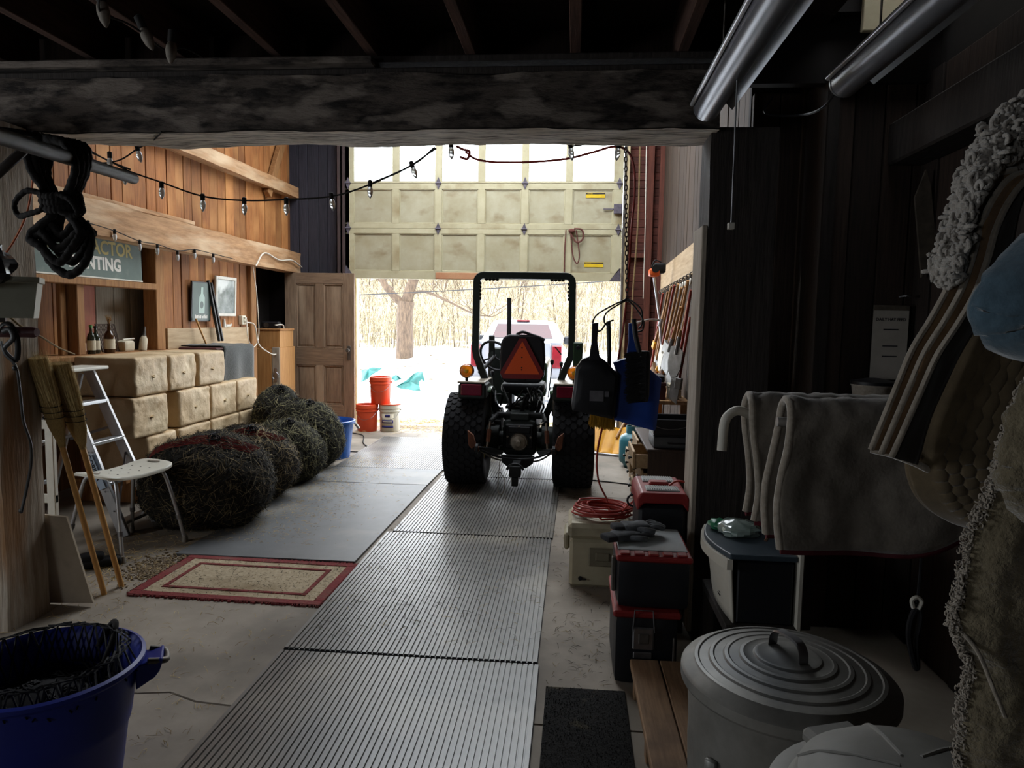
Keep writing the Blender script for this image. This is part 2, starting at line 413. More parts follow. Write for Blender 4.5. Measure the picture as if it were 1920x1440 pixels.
# ceiling: loft boards, joists, the great beam, its plank, the bay roof
ce = structure('ceiling')
RX0, RX1, RY0, RY1 = -3.0, .8, 6.6, 9.3            # unseen roof opening, added over the bay to brighten it
MB().box(-5.8, 3.6, 4.7, 2.7, RY0, 4.78).box(-5.8, RY1, 4.7, 2.7, 10.15, 4.78).box(-5.8, RY0, 4.7, RX0, RY1, 4.78).box(RX1, RY0, 4.7, 2.7, RY1, 4.78).build('bay_boards', 'loft_board', ce)
w1 = structure('added_roof_opening', (RX0, RY0, 4.7))
for k in range(5): MB((RX0, RY0, 4.7)).box(RX0+(RX1-RX0)*k/4-.03, RY0, 4.7, RX0+(RX1-RX0)*k/4+.03, RY1, 4.78, .005).build('added_roof_bar', 'plank_dark', w1)
b = MB().box(-5.8, -3.06, 3.0, 1.15, 3.7, 3.06).box(1.7, -3.06, 3.0, 2.7, 3.7, 3.06).box(1.15, -3.06, 3.0, 1.7, 2.7, 3.06).box(1.15, 3.56, 3.0, 1.7, 3.7, 3.06).box(.9, 2.2, 3.9, 2.0, 3.0, 3.95).box(.9, 3.3, 3.9, 2.0, 3.7, 3.95).box(.9, 2.2, 3.06, .95, 3.7, 3.9).box(1.95, 2.2, 3.06, 2.0, 3.7, 3.9).box(.9, 2.2, 3.06, 2.0, 2.25, 3.9).box(.9, 3.62, 3.06, 2.0, 3.7, 3.9)
b.build('subfloor', 'backing', ce)
b = MB().box(-5.8, 3.62, 2.75, .62, 3.7, 4.75).build('bay_wall', 'plank_dark', ce)
y = -1.0
while y < 3.6:
    MB((0, y, 2.96)).box(-5.5, y+.002, 2.965, 1.15, y+.178, 2.998).build('loft_board', 'loft_board', ce); y += .18
x = -2.72
for i in range(-3, 9):
    x = -2.37+i*.468+rnd.uniform(-.02, .02)
    if x < .75: MB((x, 1, 2.76)).box(x-.025, -2.9, 2.765, x+.025, 3.58, 2.965, .003).build('joist', 'joist', ce)
def xbeam(x0, x1, y0, y1, z0, z1, amp, mt, name, n=70, seed=0):
    m = MB((x0, y0, z0))
    def fn(u, v):
        X_ = x0+(x1-x0)*u; q = v*4; c = [(y0, z0), (y0, z1), (y1, z1), (y1, z0)]; a = int(q) % 4; t = q-int(q)
        py = c[a][0]+(c[(a+1) % 4][0]-c[a][0])*t; pz = c[a][1]+(c[(a+1) % 4][1]-c[a][1])*t
        return (X_, py+amp*nz((X_*2.6+seed, py*5, pz*7))+amp*.5*nz((X_*9+seed, py*20, pz*25)), pz+amp*.8*nz((X_*2.1+4+seed, pz*5, py*7))+amp*.3*nz((X_*13, py*9, pz*9)))
    m.grid(fn, n, 32, cv=True); m.add([fn(0, j/32) for j in range(32)], [tuple(range(32))]).add([fn(1, j/32) for j in range(32)], [tuple(range(32))])
    o = m.build(name, mt, ce, smooth=40)
    if name == 'beam':                              # sole of the beam, paler to put door light into its colour
        MB((x0, y0, z0)).grid(lambda u, v: (lambda p: (p[0], p[1], p[2]-.006))(fn(u, (.752+.246*v))), n, 10).build('beam_lit_sole', 'beam_lit_wood', ce, smooth=50)
    return o
M('beam_lit_wood', '#ddd1bf', '#4d443b', lo=.45, hi=.68, sc=5, st=(1.1, 12, 6), rough=.85, bump=.9, bd=.02)  # light tone carries the door's light on the beam's underside
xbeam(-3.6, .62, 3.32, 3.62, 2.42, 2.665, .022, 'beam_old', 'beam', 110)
MB((-3, 3.3, 2.67)).box(-3.6, 3.33, 2.668, .62, 3.6, 2.70, .006).build('beam_plank', 'post_dark', ce)
MB((-3, 3.3, 2.70)).box(-3.4, 3.27, 2.703, -.95, 3.45, 2.735, .006).build('beam_plank', 'beam_old', ce)
MB((-3, 3.3, 2.74)).box(-3.6, 3.36, 2.735, .62, 3.6, 2.765, .006).build('beam_plank', 'post_dark', ce)
# loft hatch above right: pale boards of the loft lit from the roof
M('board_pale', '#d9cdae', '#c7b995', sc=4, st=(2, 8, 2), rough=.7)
for k in range(6):
    MB((1.3, 3.5, 2.9+.16*k)).box(1.28, 3.52, 2.90+.16*k, 1.63, 3.55, 2.90+.16*k+.153, .003).build('loft_siding', 'board_pale', ce)
MB((1.1, 2.9, 3.06)).box(1.08, 2.7, 2.98, 1.1, 3.55, 3.8).build('hatch_board', 'plank_dark', ce)

# posts
def post(x0, x1, y0, y1, z1, mt, name, par, seed, amp=.012):
    m = MB((x0, y0, 0))
    def fn(u, v):
        zz = z1*u; q = v*4; c = [(x0, y0), (x1, y0), (x1, y1), (x0, y1)]; a = int(q) % 4; t = q-int(q)
        px = c[a][0]+(c[(a+1) % 4][0]-c[a][0])*t; py = c[a][1]+(c[(a+1) % 4][1]-c[a][1])*t
        return (px+amp*nz((px*5+seed, py*5, zz*2.4))+amp*.5*nz((px*16, py*16+seed, zz*7)), py+amp*nz((py*5, px*5+seed, zz*2.6)), zz)
    m.grid(fn, 46, 24, cv=True); return m.build(name, mt, par, smooth=45)
pl = structure('post_left'); post(-2.96, -2.685, 3.08, 3.34, 2.43, 'post_old', 'timber', pl, 2)
pr = structure('post_right'); post(.60, .90, 3.40, 3.66, 2.44, 'post_dark', 'timber', pr, 8, .006)
MB((.56, 3.5, 0)).box(.575, 3.4, .05, .60, 3.64, 2.0, .004).build('casing_board', 'casing', pr) if 'casing' in MATS else (M('casing', '#b3a898', '#7c7064', sc=5, st=(12, 12, .8), rough=.8, bump=.4, bd=.004), MB((.56, 3.5, 0)).box(.575, 3.4, .05, .60, 3.64, 2.0, .004).build('casing_board', 'casing', pr))

# ---- overhead door
DX0, DX1, DY = -3.27, .60, 9.9
d1 = structure('door_1')
M('door_cream', '#b8b194', '#a39a7b', sc=3, rough=.6, bump=.08, bd=.003, stain='#8a7a58', ssc=2.2, slo=.57, shi=.75)
M('door_panel', '#aaa48c', '#968d70', sc=3, rough=.6, bump=.08, bd=.003, stain='#7d6c4c', ssc=3.5, slo=.54, shi=.78, sst=(1, 1, 1.6))
M('hinge', '#6c6570', '#4b464e', sc=20, rough=.6, metal=.4)
M('caution', '#d8b61e', '#c7a412', sc=9, rough=.6)
rows = [(2.09, 2.79, 2.20, 2.72), (2.79, 3.41, 2.86, 3.33), (3.41, 4.10, 3.44, 4.02)]
cols = 6; st_ = .1; cw = (DX1-DX0-2*.13)/cols
for ri, (z0, z1, p0, p1) in enumerate(rows):
    g = .0015
    for za, zb in ((z0+g, p0), (p1, z1-g)):
        MB((DX0, DY, za)).box(DX0, DY, za, DX1, DY+.045, zb, .003).build('rail', 'door_cream', d1)
    for ci in range(cols+1):
        cx = DX0+.13+ci*cw; hw = .065 if ci in (0, cols) else .05
        xa, xb = (DX0, DX0+.13) if ci == 0 else ((DX1-.13, DX1) if ci == cols else (cx-.05, cx+.05))
        MB((xa, DY, p0)).box(xa, DY, p0, xb, DY+.045, p1, .003).build('stile', 'door_cream', d1)
    for ci in range(cols):
        xa = DX0+.13+ci*cw+(.05 if ci else 0); xb = DX0+.13+(ci+1)*cw-(.05 if ci < cols-1 else 0)
        if ri < 2:
            pn = MB((xa, DY, p0)).box(xa-.004, DY+.02, p0-.004, xb+.004, DY+.034, p1+.004).build('panel', 'door_panel', d1)
            m = MB((xa, DY, p0))
            for q in range(2): m.box(xa, DY+.008, (p0, p1-.014)[q], xb, DY+.02, (p0+.014, p1)[q], .003).box((xa, xb-.014)[q], DY+.008, p0, (xa+.014, xb)[q], DY+.02, p1, .003)
            m.build('panel_bead', 'door_cream', d1)
        else:
            MB((xa, DY, p0)).box(xa-.004, DY+.022, p0-.004, xb+.004, DY+.026, p1+.004).build('pane', 'glass', d1)
for zz in (2.79, 3.41):
    for xx in (DX0+.05, DX0+.13+2*cw, DX0+.13+4*cw, DX1-.05):
        m = MB((xx, DY, zz)); m.prism([(xx-.035, zz), (xx, zz-.085), (xx+.035, zz), (xx, zz+.085)], DY-.012, DY, 'XZ').tube([(xx-.04, DY-.014, zz), (xx+.04, DY-.014, zz)], .011, 8)
        m.build('hinge', 'hinge', d1)
for sx in (DX0, DX1-.15):
    MB((sx, DY, 2.1)).prism([(sx, 2.1), (sx+.15, 2.1), (sx+(.02 if sx < -1 else .13), 2.27), (sx+(0 if sx < -1 else .15), 2.27)], DY-.008, DY, 'XZ').build('corner_bracket', 'hinge', d1)
M('rust_patch', '#a46a4c', '#b58a66', sc=5, rough=.85)
MB((-2, DY, 2.1)).box(DX0+.13+2*cw-.03, DY-.012, 2.10, DX0+.13+3*cw-.03, DY, 2.185, .003).build('patch_board', 'rust_patch', d1)
for zz in (2.32, 3.255):
    c = MB((.1, DY, zz)).box(.10, DY+.0145, zz-.035, .36, DY+.0195, zz+.035).build('caution_label', 'caution', d1)
    MB((.1, DY, zz)).box(.10, DY+.0125, zz+.012, .36, DY+.0145, zz+.03).build('label_band', 'text_dark', c)
    text('lettering', 'CAUTION', .016, 'caution', c, (.02, .0118, .0155), (R(90), 0, 0), .0004)
m = MB((DX1-.2, DY, 3.05)); m.box(DX1-.26, DY-.01, 3.06, DX1-.1, DY, 3.075).box(DX1-.12, DY-.05, 3.0, DX1-.01, DY, 3.13, .006); m.build('slide_lock', 'hinge', d1)
m = MB((0, DY, 2.5)); m.tube(spline([(-.16, DY-.02, 2.78), (-.17, DY-.02, 2.5), (-.17, DY-.015, 2.16)]), .009, 6).tube(spline([(-.1, DY-.02, 2.78), (-.06, DY-.03, 2.45), (-.0, DY-.03, 2.33), (.03, DY-.03, 2.45), (-.02, DY-.02, 2.78)]), .009, 6)
m.tube(spline([(-.12, DY-.025, 2.78), (-.02, DY-.03, 2.62), (.07, DY-.03, 2.66), (.06, DY-.03, 2.78), (-.05, DY-.03, 2.80)]), .012, 6).ball((-.08, DY-.03, 2.77), .05, .03, .03, 10, 6)
M('rope_red', '#6e4038', '#4a2a26', sc=60, rough=.9, bump=.5, bd=.003)
m.build('pull_rope', 'rope_red', d1)
for sx in (DX0-.03, DX1+.02):
    MB((sx, DY, 1)).box(sx-.015, DY-.06, 0, sx+.015, DY+.03, 4.3, .003).build('track', 'steel_dull', d1)
MB((-1.3, DY-.1, 4.3)).tube([(DX0, DY-.1, 4.3), (DX1, DY-.1, 4.3)], .03, 10).build('torsion_bar', 'steel_dull', d1)

# ---- old panelled door standing open against the far wall
d2 = structure('door_2', (-4.08, 9.72, .08))
M('door_old', '#8a715a', '#63503f', sc=5, st=(12, 12, .9), rough=.7, bump=.3, bd=.004, stain='#a08a72', ssc=2, slo=.5, shi=.72, sst=(2, 2, .5))
M('door_old_h', '#8a715a', '#63503f', sc=5, st=(.9, 12, 12), rough=.7, bump=.3, bd=.004)
DW, DH = 1.0, 2.07
for a, c, n in ((0, .16, 'stile'), (DW-.16, DW, 'stile')): MB().box(a, 0, 0, c, .045, DH, .004).build(n, 'door_old', d2)
for za, zb in ((0, .22), (.78, 1.02), (DH-.15, DH)): MB().box(.16, 0, za, DW-.16, .045, zb, .004).build('rail', 'door_old_h', d2)
for za, zb in ((.22, .78), (1.02, DH-.15)):
    MB().box(.445, 0, za, .555, .045, zb, .004).build('mullion', 'door_old', d2)
    for xa, xb in ((.16, .445), (.555, DW-.16)):
        MB().box(xa-.01, .018, za-.01, xb+.01, .034, zb+.01).box(xa+.04, .01, za+.04, xb-.04, .02, zb-.04, .008).build('panel', 'door_old', d2)
        m = MB()
        for q in range(2): m.box(xa, .004, (za, zb-.018)[q], xb, .02, (za+.018, zb)[q], .005).box((xa, xb-.018)[q], .004, za, (xa+.018, xb)[q], .02, zb, .005)
        m.build('moulding', 'door_old', d2)
m = MB(); m.box(DW-.1, -.006, .86, DW-.05, 0, 1.06, .003).lathe([(.008, 0), (.008, .04), (.024, .045), (.03, .06), (.024, .075), (0.004, .08)], 14, X=Matrix.Translation((DW-.075, -.005, 1.0)) @ Matrix.Rotation(R(90), 4, 'X'))
m.build('knob', 'steel_dull', d2, smooth=40)
# ================================================================== OUTSIDE
def gz(x, y):
    t = max(0, min(1, (y-10.2)/4)); t = t*t*(3-2*t); z = -.02-.33*t
    u = max(0, min(1, (y-17)/6.5)); u = u*u*(3-2*u); side = max(0, min(1, (-x-.2)/3)) if y < 24 else 1
    z += .72*u*(.35+.65*side)+.05*nz((x*.5, y*.5, 0))*min(1, max(0, y-10.3)/2)
    if y > 30: z += .15*(min(y, 85)-30)*min(1, (y-30)/10)
    z += .22*math.exp(-((x+4.6)**2/.8+(y-24)**2/2))+.012*max(0, y-26)
    return z
gr = structure('ground')
def gfn(u, v):
    y_ = 10.12+(95-10.12)*v**2.2; x_ = (-1+2*u)*(14+y_*.9); return (x_, y_, gz(x_, y_))
MB().grid(gfn, 90, 90).build('snow_cover', 'snow', gr, smooth=180)
M('leaf_litter', '#a09479', '#756a53', sc=1.5, rough=1, bump=.8, bd=.1, det=10, stain='#cfd2d6', ssc=.8, slo=.54, shi=.6)
def ffn(u, v):
    y_ = 25.2+70*v**1.6+.8*nz((u*14, 3, 0)); x_ = (-1+2*u)*(14+y_*.8); return (x_, y_, gz(x_, y_)+.05-.09*max(0, 1-v*40))
MB().grid(ffn, 90, 60).build('forest_floor', 'leaf_litter', gr, smooth=180)
M('old_bark', '#5d4c3c', '#332920', sc=9, st=(2, 2, .5), rough=.95, bump=.6, bd=.03)
M('bark', '#5a4c3d', '#352b22', sc=9, st=(2, 2, .5), rough=.95, bump=.5, bd=.02)
M('twig', '#a69a7e', '#554a39', island=True, rough=.95)
def grow(m, p, d, L, r, lev, rg, n, kids):
    pts = [p]; q = V(p); dd = V(d)
    k = 4 if lev else 6
    for i in range(k):
        dd = (dd+V((rg.uniform(-.16, .16), rg.uniform(-.16, .16), rg.uniform(-.06, .14)))).normalized()
        q = q+dd*L/k; pts.append(q.copy())
    m.tube(pts, [r*(1-.72*i/k) for i in range(k+1)], n, cap=False)
    if lev >= 3: return
    for j in range(kids[lev]):
        t = rg.uniform(.28, 1) if lev == 0 else rg.uniform(.2, 1); i = min(k-1, int(t*k)); b = pts[i].lerp(pts[i+1], t*k-i)
        a = rg.uniform(0, 6.28); up = rg.uniform(.25, 1.0)
        nd = (V((math.cos(a), math.sin(a), up+(.5 if kids[0] == 11 else 0)))).normalized()
        grow(m, b, nd, L*(rg.uniform(.13, .24) if lev == 0 and len(kids) == 3 and kids[0] == 11 else rg.uniform(.28, .5)), r*(1-.72*t)*.55+.002, lev+1, rg, 3, kids)
protos = []
for s_ in range(7):
    rg = random.Random(40+s_); m = MB()
    grow(m, V((0, 0, -.3)), V((0, 0, 1)), rg.uniform(4.6, 6.2), rg.uniform(.03, .06), 0, rg, 5, (11, 6, 3))
    protos.append(m)
tm = []
for i, m in enumerate(protos):
    o = m.build('bare_tree', 'bark', None, fix=False); tag(o, 'slender bare tree standing in the snowy wood behind the yard', 'tree', 'bare trees of the wood'); tm.append(o)
rg = random.Random(5); spots = []
while len(spots) < 150:
    y_ = 25+50*rg.random()**1.1; x_ = -1.6-.08*y_+(rg.random()-.5)*(.62*y_+5)
    if all((x_-p)**2+(y_-q)**2 > 4.6 for p, q in spots): spots.append((x_, y_))
for i, (x_, y_) in enumerate(spots):
    o = tm[i] if i < 7 else tm[i % 7].copy()
    if i >= 7: COL.objects.link(o)
    s_ = rg.uniform(.65, 1.05)*(1+(y_-25)*.012); o.location = (x_, y_, gz(x_, y_)); o.rotation_euler = (0, 0, rg.uniform(0, 6.28)); o.scale = (s_, s_, s_)
# saplings and brush that nobody could count
m = MB(); rg = random.Random(9)
for i in range(12000):
    y_ = 24.8+50*rg.random()**1.2; x_ = -1.5-.08*y_+(rg.random()-.5)*(.66*y_+4); h = rg.uniform(.8, 2.6)*(1+(y_-25)*.02); z_ = gz(x_, y_)
    a, c = rg.uniform(-.25, .25)*h, rg.uniform(-.25, .25)*h; r = rg.uniform(.005, .012)*(1+(y_-25)*.025)
    m.tube([(x_, y_, z_-.05), (x_+a*.4, y_+c*.4, z_+h*.55), (x_+a, y_+c, z_+h)], [r, r*.7, r*.3], 3, cap=False)
    for j in range(3):
        t = rg.uniform(.35, .9); px, py, pz_ = x_+a*t*.8, y_+c*t*.8, z_+h*t
        m.tube([(px, py, pz_), (px+rg.uniform(-.5, .5), py+rg.uniform(-.3, .3), pz_+rg.uniform(.1, .7))], [r*.6, r*.25], 3, cap=False)
tag(m.build('brush', 'twig', gr, fix=False), kind='stuff')
# far wooded slope
# the big old tree
rg = random.Random(3); T = thing('old_tree', 'thick forked bare tree with a long limb reaching right over the snow', 'tree', (-5.35, 22, gz(-5.35, 22)))
m = MB(); m.tube(spline([(0, 0, -.2), (.02, 0, .5), (0, 0, 1.2), (.05, 0, 1.75)], 4), [.31, .29, .28, .27, .27, .26, .26, .25, .25, .25, .25, .26, .26][:13], 10, cap=False); m.build('trunk', 'old_bark', T, smooth=60)
for pts, r in (([(.05, 0, 1.6), (.2, 0, 2.2), (.5, .1, 2.9), (.7, .2, 3.6), (.8, .3, 4.6)], .2), ([(-.05, 0, 1.65), (-.5, -.1, 2.1), (-.75, -.1, 2.6), (-.8, 0, 3.4), (-1.1, 0, 4.3)], .14),
               ([(.2, 0, 2.0), (.7, -.2, 2.05), (1.5, -.5, 1.75), (2.3, -.8, 1.4), (2.9, -1, 1.32)], .055), ([(-.4, 0, 2.1), (-1.1, .1, 2.7), (-1.8, .1, 4)], .07)):
    m = MB(); sp = spline(pts, 5); m.tube(sp, [r*(1-.75*i/len(sp)) for i in range(len(sp))], 7, cap=False)
    for j in range(9):
        q = sp[rg.randrange(4, len(sp))]; grow(m, q, V((rg.uniform(-1, 1), rg.uniform(-.4, .4), rg.uniform(0, 1))).normalized(), rg.uniform(.5, 1.6), r*.18+.006, 1, rg, 4, (0, 4, 3))
    m.build('limb', 'old_bark', T, smooth=60)
tag(MB((-4, 13, 2.1)).tube(sag((-9, 13, 1.75), (3, 13.4, 2.5), .1, 16), .009, 5).build('utility_wire', 'black', None), 'thin overhead wire crossing in front of the bare trees', 'wire')

# pickup truck
M('truck_white', '#6a6b70', '#64656b', rough=.3, coat=.5)
M('taillight', '#5e0c16', '#480810', rough=.2, coat=.6)
M('truck_glass', '#3a1518', '#2a1214', sc=1, st=(.2, 1, 2), rough=.08, spec=.6)  # dark red reflection of the barn is put into the glass colour
M('tyre', '#141418', '#0d0d10', sc=30, rough=.85, bump=.25, bd=.004)
T = thing('pickup_truck', 'white pickup truck seen from behind, parked in the snow outside', 'truck', (-1.28, 15.5, -.36))
def tz(z): return z
prof = [(-1.0, .55), (-1.02, .9), (-1.0, 1.3), (-.96, 1.42), (.96, 1.42), (1.0, 1.3), (1.02, .9), (1.0, .55)]
MB().prism(prof, 0, 1.75, 'XZ').build('bed', 'truck_white', T, smooth=30)
MB().box(-.76, -.03, .66, .76, .0, 1.41, .02).box(-.5, -.04, .8, .5, -.028, 1.2, .01).build('tailgate', 'truck_white', T)
for s_ in (-1, 1):
    MB().box(s_*.78, -.045, .86, s_*1.01, .05, 1.36, .02).build('tail_light', 'taillight', T)
    for yy in (1.1, 4.6):
        m = MB(); m.lathe([(.2, -.12), (.36, -.13), (.39, -.09), (.39, .09), (.36, .13), (.2, .12)], 24, X=Matrix.Translation((s_*.86, yy, .39)) @ Matrix.Rotation(R(90), 4, 'Y')); w_ = m.build('wheel', 'tyre', T, smooth=40)
        MB().lathe([(.02, .135), (.19, .13), (.2, .1)], 16, cap=(False, False), X=Matrix.Translation((s_*.86, yy, .39)) @ Matrix.Rotation(R(90*s_), 4, 'Y')).build('hub', 'steel', w_, smooth=40)
    MB().box(s_*1.0, 2.6, 1.3, s_*1.22, 2.7, 1.5, .03).build('wing_mirror', 'black', T)
MB().box(-.99, -.16, .46, .99, .06, .64, .03).build('bumper', 'steel', T)
MB().box(-.17, -.17, .5, .17, -.155, .62).build('licence_plate', 'white_paint', T)
def cab(u, v):
    z_ = (1.38, 1.45, 1.62, 1.8, 1.87, 1.9)[int(round(u*5))]; hw = (1.0, .98, .88, .78, .72, .55)[int(round(u*5))]
    yb = (1.75, 1.78, 1.86, 1.98, 2.06, 2.2)[int(round(u*5))]; yf = (4.4, 4.3, 3.9, 3.4, 3.2, 3.1)[int(round(u*5))]
    a = v*4; c = [(-hw, yb), (hw, yb), (hw, yf), (-hw, yf)]; i = int(a) % 4; t = a-int(a)
    return (c[i][0]+(c[(i+1) % 4][0]-c[i][0])*t, c[i][1]+(c[(i+1) % 4][1]-c[i][1])*t, z_)
m = MB(); m.grid(cab, 6, 24, cv=True).add([cab(1, j/24) for j in range(24)], [tuple(range(24))]); m.build('cab', 'truck_white', T, smooth=40)
MB().prism([(-.74, 1.47), (.74, 1.47), (.62, 1.80), (-.62, 1.80)], -.012, .0, 'XZ', X=Matrix.Translation((0, 1.79, 0)) @ Matrix(((1, 0, 0, 0), (0, 1, .55, -.81), (0, 0, 1, 0), (0, 0, 0, 1)))).build('rear_window', 'truck_glass', T)
MB().box(-.16, 2.0, 1.86, .16, 2.12, 1.905, .008).build('brake_light', 'taillight', T)
MB().box(-.98, 4.3, .55, .98, 5.9, 1.25, .12).build('bonnet', 'truck_white', T)

# tarps half buried in the snow
M('tarp_teal', '#2f6a64', '#1d4743', sc=5, rough=.6, bump=.3, bd=.02)
def tarp(name, lab, c, outline, sd, mt='tarp_teal'):
    m = MB(c); n = len(outline)
    def fn(u, v):
        a = v*(n-1); i = min(n-2, int(a)); t = a-i; p = V(outline[i]).lerp(V(outline[i+1]), t); ce_ = V(c)
        q = ce_.lerp(p, u); q.z += .10*(1-u)+.05*math.sin(v*26+sd)*u*(1-u)*3; q.y += .06*math.sin(v*19+sd)*u; return q
    m.grid(fn, 7, 40); return tag(m.build(name, mt, None, smooth=60, mods=(('SOLIDIFY', dict(thickness=.012)),)), lab, 'tarp')
tarp('tarp', 'crumpled teal tarp propped up in the middle of the snowy yard', (-4.261, 18.100, -0.199), [(-4.604, 18.000, -0.255), (-4.256, 17.900, -0.347), (-3.879, 17.900, -0.296), (-3.867, 18.100, -0.050), (-3.933, 18.200, 0.164), (-4.130, 18.200, 0.131), (-4.319, 18.100, -0.061), (-4.604, 18.000, -0.255)], 1)
tarp('tarp', 'triangular teal tarp sticking out of the snow behind the upper red bucket', (-5.280, 17.800, 0.105), [(-5.447, 17.700, -0.111), (-5.335, 17.700, -0.081), (-5.224, 17.800, 0.024), (-4.943, 18.000, 0.251), (-5.510, 18.000, 0.196), (-5.447, 17.700, -0.111)], 3)
tarp('tarp', 'small flat scrap of teal tarp lying between two bigger tarps', (-4.579, 17.900, -0.037), [(-4.747, 17.900, -0.028), (-4.553, 17.800, -0.083), (-4.411, 17.900, -0.019), (-4.576, 18.000, 0.010), (-4.747, 17.900, -0.028)], 6)
tarp('sack', 'small white feed sack beside the propped teal tarp', (-3.858, 17.800, -0.162), [(-3.918, 17.700, -0.264), (-3.821, 17.700, -0.288), (-3.789, 17.800, -0.105), (-3.914, 17.800, -0.054), (-3.918, 17.700, -0.264)], 2, 'white_paint')
# sticks poking out of the snow bank and straw spread at the threshold
m = MB(); rg = random.Random(21)
for i in range(70):
    x_, y_ = rg.uniform(-8.5, -2.4), rg.uniform(18, 23); z_ = gz(x_, y_)
    m.tube([(x_, y_, z_-.02), (x_+rg.uniform(-.25, .25), y_+.1, z_+rg.uniform(.05, .28))], [.012, .006], 4)
    m.ball((x_+.4, y_, z_), rg.uniform(.03, .1), .05, .03, 6, 4)
tag(m.build('debris', 'twig', None), 'twigs and clods poking out of the snow bank', 'debris', kind='stuff')
def straws(name, lab, n, spot, L=(.03, .10), th=.0015, mt='straw', cat='straw', seed=1, lift=.012):
    m = MB(); rg = random.Random(seed)
    for i in range(n):
        x_, y_, z_ = spot(rg); a = rg.uniform(0, 6.28); l = rg.uniform(*L)/2; w_ = rg.uniform(.6, 1.3)*th
        dx, dy = math.cos(a), math.sin(a); dz_ = rg.uniform(0, lift); c = rg.uniform(-.3, .3)*l
        A = V((x_-dx*l, y_-dy*l, z_+.002)); B = V((x_-dy*c, y_+dx*c, z_+.003+dz_)); C = V((x_+dx*l, y_+dy*l, z_+.002+dz_*rg.random())); W_ = V((-dy, dx, 0))*w_; U_ = V((0, 0, w_*1.2))
        m.add([A+W_, A-W_, B+W_, B-W_, B+U_, C+W_, C-W_], [(0, 1, 4), (0, 2, 4), (1, 3, 4), (2, 5, 4), (3, 6, 4), (5, 6, 4)])
    return tag(m.build(name, mt, None, fix=False), lab, cat, kind='stuff')
straws('straw', 'straw strewn over the trodden snow just outside the door', 2600, lambda g: (lambda x, y: (x, y, gz(x, y)))(g.uniform(-3.0, .4), 10.15+abs(g.gauss(0, .55))), (.05, .16), .004, seed=2)
M('mud', '#6b5a44', '#8a7a60', sc=5, rough=.95, bump=.5, bd=.02)
# ================================================================== LEFT SIDE
def soft(m, c, h, r, n=8, disp=None, X=None):
    """rounded box as a closed grid of six faces"""
    c = V(c); h = V(h)
    def prm(i): 
        t = -1+2*i/n; return math.copysign(abs(t)**.75, t)
    for ax in range(3):
        p, q = (ax+1) % 3, (ax+2) % 3
        for sn in (-1, 1):
            vs = []
            for i in range(n+1):
                for j in range(n+1):
                    P = V((0, 0, 0)); P[ax] = sn*h[ax]; P[p] = prm(i)*h[p]; P[q] = prm(j)*h[q]
                    inn = V([max(-(h[k]-r), min(h[k]-r, P[k])) for k in range(3)]); d = P-inn
                    if d.length > 1e-9: P = inn+d.normalized()*r
                    if disp: P = P+disp(P)
                    vs.append(c+P)
            fs = []
            for i in range(n):
                for j in range(n):
                    l = (i*(n+1)+j, (i+1)*(n+1)+j, (i+1)*(n+1)+j+1, i*(n+1)+j+1); fs.append(l if sn > 0 else l[::-1])
            m.add(vs, fs, X)
    return m
M('kraft', '#cdb490', '#bb9f78', sc=5, rough=.55, bump=.9, bd=.02, spec=.35, var=.06, stain='#d8c3a0', ssc=3, slo=.5, shi=.7)
M('kraft_fold', '#d0b890', '#bda27a', sc=6, rough=.6, bump=.5, bd=.01, spec=.35)
def bale(lab, y0, y1, z0, z1, seed, x0=-4.03, x1=-3.5):
    c = ((x0+x1)/2, (y0+y1)/2, z0); T = thing('wrapped_bale', lab, 'bale', c, group='paper wrapped bales stacked by the left wall')
    h = ((x1-x0)/2, (y1-y0)/2-.004, (z1-z0)/2-.001)
    def dsp(P):
        k = 1-min(1, max(abs(P.z)/h[2], 0))**4
        fx = (1 if P.x > h[0]*.8 else 0)*(-.013*abs(nz((seed*3.1, P.y*4.5+P.z*2, P.z*5-P.y*2)))-.009*abs(nz((seed, P.y*13, P.z*13-P.y*4))))
        return V((.009*nz((P.x*3+seed, P.y*7, P.z*8))+.012+fx, .006*nz((P.x*7, P.y*4+seed, P.z*9))*k, .004*nz((P.x*6, P.y*6, seed)) if P.z > 0 else 0))
    m = MB(); soft(m, (0, 0, h[2]), h, .024, 24, dsp); m.build('bale_body', 'kraft', T, smooth=60, weld=True)
    MB().prism([(-.02, h[2]*.95), (.012, h[2]*1.02), (.01, h[2]*.86)], h[0]+.002, h[0]+.022, 'YZ').build('paper_tab', 'kraft_fold', T)
rowA = [(5.36, 5.835), (5.845, 6.29), (6.33, 6.82)]; rowB = [(5.32, 5.82), (5.98, 6.53), (6.545, 7.07), (7.08, 7.55)]; rowC = [(5.50, 5.95), (5.97, 6.53), (6.55, 7.12), (7.14, 7.72)]
nm = {0: 'nearest the stepladder', 1: 'second from the stepladder', 2: 'third from the stepladder', 3: 'farthest from the stepladder'}
for rows_, z0, z1, rn in ((rowA, .875, 1.195, 'top'), (rowB, .535, .87, 'middle'), (rowC, .20, .53, 'bottom')):
    for i, (a, c) in enumerate(rows_):
        bale('brown paper-wrapped bale in the %s row of the stack, %s' % (rn, nm[i] if not (rn == 'top' and i == 2) else 'beside the grey blanket'), a, c, z0, z1, i*7+len(rn)*3)
T = thing('pallet', 'low wooden pallet carrying the stack of paper-wrapped bales', 'pallet', (-3.8, 6.6, 0))
for k in range(5): MB((-3.8, 6.6, 0)).box(-4.08+.13*k, 5.35, .165, -3.98+.13*k, 7.72, .195, .004).build('slat', 'stud', T)
for yy in (5.4, 6.5, 7.6): MB((-3.8, 6.6, 0)).box(-4.08, yy, 0, -3.52, yy+.09, .165, .004).build('bearer', 'stud', T)
M('trunk_red', '#4a1d1c', '#35100f', rough=.6)
